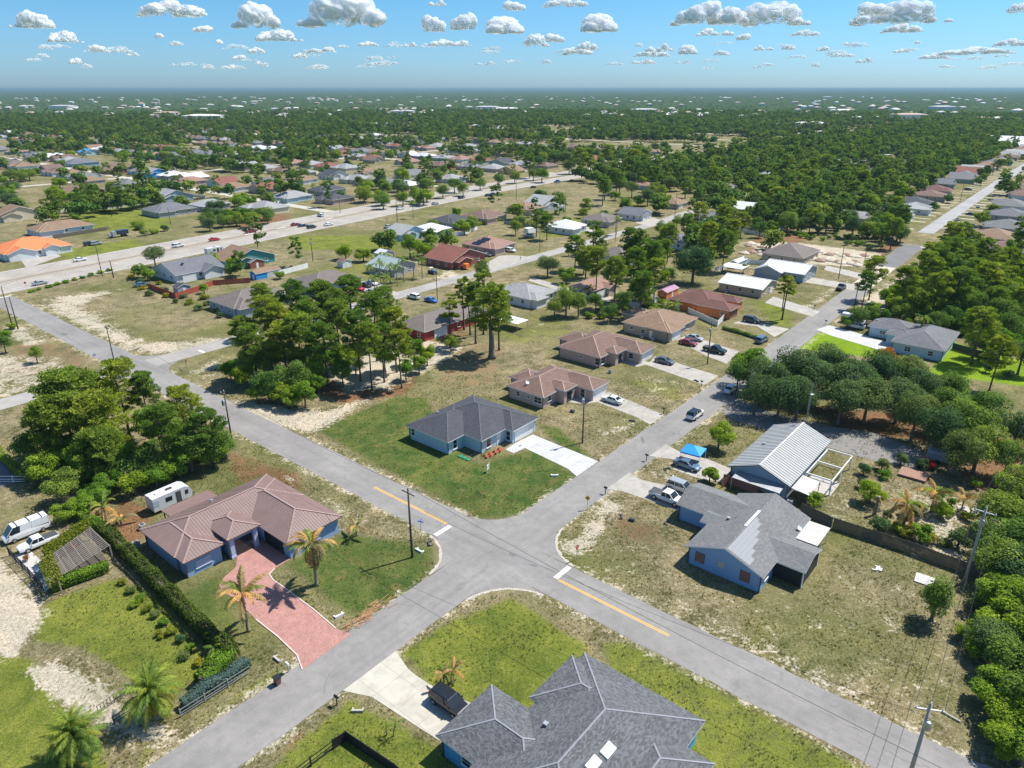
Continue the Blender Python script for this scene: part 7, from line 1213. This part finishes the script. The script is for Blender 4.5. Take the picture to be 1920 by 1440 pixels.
for u, v, lab, c in ((632, 1322, 'black mailbox beside the cream drive', BLACKP), (541, 1260, 'white mailbox beside the brown bin', WHITE), (1135, 926, 'black mailbox left of the worn concrete drive', BLACKP), (1212, 864, 'black mailbox at the tent driveway', BLACKP), (1244, 776, 'black mailbox at the rosy brown house drive', BLACKP), (1315, 724, 'black mailbox at the bay front house drive', BLACKP), (1527, 580, 'dark mailbox near the pale verge', BLACKP), (1548, 609, 'dark mailbox by the white van drive', BLACKP), (1284, 408, 'dark mailbox on the parallel street', BLACKP), (976, 488, 'dark mailbox by the solar panel house', BLACKP)): mailbox(u, v, lab, c)
a, b = L(521, 1283); t = thing('trash_bin', 'brown wheeled trash bin with black lid at the road edge', 'bin', W(a, b, 0), TH + .1); m = MB(); m.loft([[(-.24, -.24, .05), (.24, -.24, .05), (.24, .24, .05), (-.24, .24, .05)], [(-.33, -.33, 1), (.33, -.33, 1), (.33, .33, 1), (-.33, .33, 1)]]); m.build('body', plain('brown_plastic', (.16, .08, .06), .5), t); m = MB(); m.box(-.37, .37, -.37, .37, 1.0, 1.1); m.build('lid', BLACKP, t)
for s_ in (-.25, .25): m = MB(); m.lathe([(0, -.05), (.13, -.05), (.13, .05), (0, .05)], 10); o = m.build('wheel', TYRE, t); o.location = (-.25, s_, .13); o.rotation_euler = (math.pi / 2, 0, 0)
a, b = L(915, 885); t = thing('yard_sign', 'white real estate sign on the lawn before the pale blue house', 'sign', W(a, b, 0), TH + .25); m = MB(); m.box(-.05, .05, -.45, -.37, 0, 1.6); m.box(-.05, .05, .37, .45, 0, 1.6); m.build('post', WHITE, t); m = MB(); m.box(-.02, .02, -.4, .4, .55, 1.45); m.build('sign_panel', WHITE, t); m = MB(); m.box(.021, .026, -.3, .3, .85, 1.1); m.build('print', plain('grey_print', (.35, .38, .42), .6), t)
for i, (u, v) in enumerate(((863, 856), (870, 859), (877, 862))): a, b = L(u, v); t = thing('tank_lid', ('left', 'middle', 'right')[i] + ' of three green septic lids beside the pale blue house', 'lid', W(a, b, 0)); m = MB(); m.lathe([(.42, 0), (.42, .14), (.34, .2), (0, .22)], 18); m.build('lid', GREENP, t); m = MB(); m.box(-.3, .3, -.03, .03, .2, .24); m.build('rib', GREENP, t)
for i in range(8): a, b = L(908 + (i % 4) * 9 + i // 4 * 3, 856 - (i % 4) * 4 + i // 4 * 4); x, y, _ = W(a, b); tree('orangebloom' if i % 2 else 'darkshrub', x, y, .3, .4, 'in the mulch bed under the pale blue house window')
sheet('mulch_bed', P((906, 853), (938, 838), (946, 842), (910, 862)), plain('red_mulch', (.32, .09, .05), .95, 0, .3, 6), .02)
for u, v, lab, r_ in ((1070, 772, 'black bin lying on the lawn right of the pale blue house', .4), (1180, 975, 'dark stump on the dry lawn right of the crossing', .35)): a, b = L(u, v); t = thing('yard_debris', lab, 'debris', W(a, b, 0)); m = MB(); m.tube([(0, 0, .2), (.8, .1, .25)], [r_, r_ * .8], 8); m.build('barrel', DGREY, t)
for i, (u, v, mt) in enumerate(((519, 1238, CONC), (670, 1335, CONC), (637, 1156, WHITE), (1166, 970, DGREY), (1306, 715, DGREY), (1185, 790, DGREY), (1250, 880, DGREY), (1248, 1120 - 140, DGREY), (804, 1020, DGREY), (785, 1034, WHITE), (1040, 893, WHITE), (1645, 1068, WHITE), (1400, 690, DGREY))):
    a, b = L(u, v); t = thing('culvert_end', '', 'culvert', W(a, b, 0), TH + (i * .7)); m = MB(); m.box(-.6, .6, -.1, .1, -.05, .3); m.box(-.6, -.45, -.1, .5, -.05, .15); m.box(.45, .6, -.1, .5, -.05, .15); m.build('headwall', mt, t); reg(t, ('pale concrete' if mt == CONC else 'white' if mt == WHITE else 'dark') + ' culvert end or yard box', 'in the roadside grass')
m = MB(); a0, b0 = L(683, 1157)
for k in range(90): x, y = random.gauss(0, 1.6), random.gauss(0, .45); an_ = random.gauss(.75, .25) if False else random.gauss(1.57, .5); l = random.uniform(.6, 1.5); m.beam((y, x, .05 + random.random() * .35), (y + math.cos(an_) * l * .5, x + math.sin(an_) * l, .05 + random.random() * .4), .05, .03)
o = m.build('palm_litter', plain('dry_fronds', (.48, .26, .14), .9, 0, .3, 4)); o.location = W(a0, b0, 0); o.rotation_euler = (0, 0, TH); tag(o, 'heap of orange brown dead palm fronds at the road edge', 'debris')
# boards leaning flat on the lawn, slabs, dish, heaps
a, b = L(1733, 1088); t = thing('board_stack', 'white weathered board panel lying on the dry lawn', 'boards', W(a, b, 0), TH + .1)
for k in range(9): m = MB(); m.box(-1.1, 1.1, -1.1 + k * .245, -1.1 + k * .245 + .22, .1, .16); o = m.build('board', plain('peeling_white_board', (.5, .49, .47), .85, 0, .35, 4), t); o.rotation_euler = (random.uniform(-.03, .03), .02, random.uniform(-.03, .03))
a, b = L(1648, 1068); tag(flat_slab(None, 'pallet', *W(a, b, 0)[:2], .02, .8, .8, .14, plain('grey_pallet', (.4, .38, .35), .9), TH), 'small grey pallet on the dry lawn', 'pallet'); a, b = L(1705, 898, .3); 
tag(flat_slab(None, 'timber_deck', *W(*L(1712, 892), 0)[:2], .1, 4.2, 3.2, .3, plain('brown_deck', (.28, .16, .12), .85, 0, .2, 2), TH + .02), 'flat brown timber deck under the oaks', 'deck'); tag(flat_slab(None, 'concrete_slab', *W(*L(1818, 958), 0)[:2], 0, 3.0, 2.4, .12, CONC, TH + .5), 'pale concrete slab in the overgrown yard', 'slab')
a, b = L(1760, 1420); m = MB(); a0, b0 = L(1765, 1335); a1, b1 = L(1800, 1355); m.tube([W(a0, b0, .15), W(a1, b1, .15)], .09, 8); tag(m.build('fallen_pole', plain('pale_pole', (.5, .47, .42), .85)), 'pale log lying under the bushes near the bottom right', 'log'); tag(flat_slab(None, 'utility_cabinet', *W(*L(1848, 1100), 0)[:2], 0, .9, .7, 1.1, plain('pale_blue_cabinet', (.3, .38, .42), .5), TH), 'pale blue utility cabinet right of the fence end', 'cabinet')
def dish(a, b, z, label): t = thing('satellite_dish', label, 'dish', W(a, b, z), TH + 1.2); m = MB(); m.lathe([(0, 0), (.25, .03), (.42, .12)], 14); o = m.build('reflector', WHITE, t); o.rotation_euler = (1.0, 0, 0); o.location = (0, 0, .45); m = MB(); m.tube([(0, 0, 0), (0, 0, .45)], .03, 6); m.build('mast', GALV, t)
dish(-84.3, 106.6, 3.5, 'white satellite dish on the rosy brown roof'); dish(-22.8, 90.5, 2.8, 'white satellite dish on the blue gabled house roof edge'); 
for k in range(46):   # sand heaps
    u = 1400 + (k % 23) * 10.5 + random.uniform(-4, 4); v = 459 + (k // 23) * 14 + (k % 23) * 1.1 + random.uniform(-3, 3); a, b = L(u, v); r_ = random.uniform(1.4, 2.3); m = MB(); n = 12
    rg = [[(0 + r_ * f * (1 + .18 * math.sin(j * 1.9 + k)) * math.cos(2 * math.pi * j / n), r_ * f * (1 + .18 * math.sin(j * 2.3 + k)) * math.sin(2 * math.pi * j / n), z * r_ * .5) for j in range(n)] for f, z in ((1.1, -.05), (.85, .35), (.5, .75), (.2, .95), (.02, 1))]; m.loft(rg)
    o = m.build('sand_heap', plain('heap_sand' if k % 3 else 'heap_brown_soil', (.55, .47, .38) if k % 3 else (.3, .2, .15), .95, 0, .3, 1.2), None, True); o.location = W(a, b, 0); o['category'] = 'heap'; reg(o, 'pale sand heap' if k % 3 else 'brown soil heap', 'on the cleared lot')
a, b = L(1300, 645)
for u, v, lab in ((805, 600, 'w'),): pass
a, b = L(963, 600, 2.2); t = thing('carport', 'flat white carport roof on thin posts behind the thick pine', 'carport', W(a, b, 0), TH); m = MB(); m.box(-3.2, 3.2, -2.4, 2.4, 2.2, 2.3); m.build('roof', WHITE, t)
for x in (-3, 3):
    for y in (-2.2, 2.2): m = MB(); m.box(x - .05, x + .05, y - .05, y + .05, 0, 2.2); m.build('post', GALV, t)
for i, (a, b) in enumerate(((-86, 157.0), (-83, 157.1), (-88, 212.8), (-79, 130.5), (-27.5, 101.2), (-98.5, 33.5), (-94.8, 30.9))): t = thing('air_conditioner', '', 'air conditioner', W(a, b, 0), TH); m = MB(); m.box(-.4, .4, -.4, .4, 0, .8); m.build('housing', plain('grey_metal_box', (.34, .35, .35), .6), t); m = MB(); m.lathe([(.3, .8), (.3, .84), (.05, .84)], 12); m.build('fan_grille', DGREY, t); reg(t, 'grey air conditioner', 'against a house wall')

# ------------------------------------------------------------------ clouds and air
mc, tc, bc = nodes_mat('cloud'); tc.nodes.remove(bc); dfc = N(tc, 'BsdfDiffuse'); dfc.inputs[0].default_value = (.95, .95, .95, 1); trc = N(tc, 'BsdfTranslucent'); trc.inputs[0].default_value = (.92, .94, .97, 1); m1 = N(tc, 'MixShader'); m1.inputs[0].default_value = .85
tpc = N(tc, 'BsdfTransparent'); m2 = N(tc, 'MixShader'); lw = N(tc, 'LayerWeight'); lw.inputs['Blend'].default_value = .55; oi = N(tc, 'ObjectInfo'); nz_ = noise_(tc, N(tc, 'TexCoord').outputs['Object'], 2.2, 2, .5)
fa = math_(tc, 'MULTIPLY', lw.outputs['Facing'], math_(tc, 'ADD', .6, nz_)); op = math_(tc, 'SUBTRACT', 1.0, math_(tc, 'POWER', fa, 1.15, True), True); opx = math_(tc, 'MULTIPLY', op, oi.outputs['Alpha'], True)
tc.links.new(dfc.outputs[0], m1.inputs[1]); sss = N(tc, 'SubsurfaceScattering'); sss.inputs['Color'].default_value = (.985, .985, .99, 1); sss.inputs['Scale'].default_value = 260; sss.inputs['Radius'].default_value = (1, 1, 1); tc.links.new(sss.outputs[0], m1.inputs[2]); tc.links.new(opx, m2.inputs[0]); tc.links.new(tpc.outputs[0], m2.inputs[1]); tc.links.new(m1.outputs[0], m2.inputs[2]); tc.links.new(m2.outputs[0], tc.nodes['Material Output'].inputs[0])
import bmesh
def cloud_mesh(seed, n, xs=1.0):
    rs_ = random.Random(seed); vs, fs = [], []; bm = bmesh.new(); bmesh.ops.create_icosphere(bm, subdivisions=4, radius=1); bv = [v.co.copy() for v in bm.verts]; bf = [[v.index for v in f.verts] for f in bm.faces]; bm.free()
    for k in range(n):
        x = rs_.uniform(-1, 1) * xs; env = 1 - abs(x) ** 2; r_ = rs_.uniform(.2, .42) * (.4 + .6 * env); c = Vector((x, rs_.uniform(-.4, .4), rs_.uniform(.0, .38) * env + r_ * .5)); b0 = len(vs)
        for p in bv:
            q = c + p * r_; nn = mnoise.fractal(q * 4 + Vector((seed, 0, 0)), 1.0, 2.1, 3); q = c + p * r_ * (1 + .26 * nn)
            if q.z < .04: q.z = .04 + (q.z - .04) * .18
            vs.append(tuple(q))
        fs += [[i + b0 for i in f] for f in bf]
    me = bpy.data.meshes.new('cloud'); me.from_pydata(vs, [], fs); o = bpy.data.objects.new('tmp', me); C.objects.link(o); md = o.modifiers.new('r', 'REMESH'); md.mode = 'VOXEL'; md.voxel_size = .02
    dg = bpy.context.evaluated_depsgraph_get(); m2_ = bpy.data.meshes.new_from_object(o.evaluated_get(dg)); bpy.data.objects.remove(o); m2_.name = 'cloud'; co = np.zeros(len(m2_.vertices) * 3, np.float32); m2_.vertices.foreach_get('co', co); co = co.reshape(-1, 3); no = np.zeros_like(co).ravel(); m2_.vertices.foreach_get('normal', no); no = no.reshape(-1, 3)
    dd = np.array([mnoise.fractal(Vector(p) * 9 + Vector((seed, 4, 0)), 1.0, 2.1, 2) for p in co.tolist()]); co += no * (dd * .007)[:, None]; m2_.vertices.foreach_set('co', co.ravel()); m2_.materials.clear(); m2_.materials.append(mc); m2_.polygons.foreach_set('use_smooth', [True] * len(m2_.polygons)); m2_.update(); return m2_
CM = [cloud_mesh(s_, n) for s_, n in ((1, 16), (2, 20), (3, 13), (4, 9))] ; CR = [cloud_mesh(9, 9, .45), cloud_mesh(11, 7, .4)]
def cloud(cx, cy, w_, h, al=1.0, label=None):
    x, y = (cx - 960) / F, (720 - cy - h / 2) / F; d = Vector((x, math.cos(PIT) + y * math.sin(PIT), y * math.cos(PIT) - math.sin(PIT))); z0 = 1500
    if d.z < .004: return
    t_ = (z0 - CAMH) / d.z; p = Vector((0, 0, CAMH)) + d * t_; W_ = w_ / F * t_; Hh_ = h / F * t_
    rnd_ = h / w_ > .42; o = link('cloud', random.choice(CR if rnd_ else CM), None, tuple(p), math.atan2(p.y, p.x) - math.pi / 2 + random.uniform(-.3, .3) + (math.pi if random.random() < .5 else 0), (W_ / 2 * (1.5 if rnd_ else 1.0), W_ / 2 * .9, Hh_ * (1.0 if rnd_ else 1.25))); o.color = (1, 1, 1, al); o['category'] = 'cloud'; o['kind'] = 'stuff' if False else 'thing'; del o['kind']
    if label: o['label'] = label; o['group'] = 'white clouds in the blue sky'
    else: reg(o, 'small pale cloud' if w_ < 50 else 'white puffy cloud', 'in the sky')
for q in ((60, 40, 75, 28), (125, 71, 58, 20), (325, 17, 120, 30), (380, 53, 35, 16), (487, 36, 100, 40), (525, 68, 84, 20), (655, 28, 180, 54), (815, 42, 44, 38), (867, 38, 50, 38), (938, 47, 82, 36), (830, 80, 50, 14), (868, 82, 34, 10), (690, 82, 36, 10), (770, 84, 26, 9), (1115, 43, 78, 38), (1040, 70, 36, 20), (1002, 78, 54, 20), (1330, 26, 130, 44, ), (1435, 32, 150, 38), (1340, 60, 68, 15), (1392, 68, 26, 15), (1690, 26, 165, 40), (1690, 53, 66, 18), (1640, 15, 60, 30), (1825, 95, 120, 16), (1895, 80, 60, 15), (1510, 62, 50, 12), (1235, 90, 50, 16), (1285, 93, 40, 20), (1222, 100, 60, 14), (1100, 86, 40, 16), (1085, 98, 70, 12), (1905, 18, 44, 16), (1060, 6, 90, 14), (965, 10, 40, 22), (820, 6, 34, 12), (330, 82, 22, 8), (180, 92, 42, 12), (145, 115, 26, 10), (410, 78, 16, 9), (480, 94, 32, 12), (452, 108, 30, 8), (562, 104, 28, 10), (590, 96, 38, 8), (1545, 92, 28, 8), (1580, 103, 40, 8), (1620, 113, 30, 10), (1690, 95, 30, 8), (1750, 105, 46, 12), (1720, 80, 14, 5), (1590, 82, 22, 6), (1475, 90, 30, 8), (1430, 90, 36, 10), (1350, 100, 34, 8), (300, 68, 20, 8), (250, 102, 22, 7), (490, 118, 24, 7), (615, 94, 30, 9)): cloud(*q, al=.97 if q[2] > 60 else .8)
vb = [o for o in C.objects if o.get('label', '').startswith('white cargo van with roof bars')][0]
for x in (-2.3, -.6, 1.1): m = MB(); m.box(-.05, .05, -.95, .95, 2.62, 2.72); m.build('roof_bar', DGREY, vb).location = (x, 0, 0)
rc = random.Random(5)
for k in range(60): cloud(rc.uniform(60, 1900), rc.uniform(78, 128), rc.uniform(18, 54), rc.uniform(4, 9), .45)
hz = MB(); hz.box(-45000, 45000, -3000, 62000, -1.5, 66); ho = hz.build('haze', []) if False else None
me = bpy.data.meshes.new('haze'); me.from_pydata(hz.v, [], hz.f); ho = link('haze', me); ho['kind'] = 'stuff'
mh = bpy.data.materials.new('pale_air'); mh.use_nodes = True; th_ = mh.node_tree; th_.nodes.remove(th_.nodes['Principled BSDF']); pv = N(th_, 'VolumePrincipled'); pv.inputs['Color'].default_value = (.27, .43, .55, 1); pv.inputs['Density'].default_value = 8e-5; pv.inputs['Anisotropy'].default_value = .1
th_.links.new(pv.outputs[0], th_.nodes['Material Output'].inputs['Volume']); me.materials.append(mh)
finish_labels()
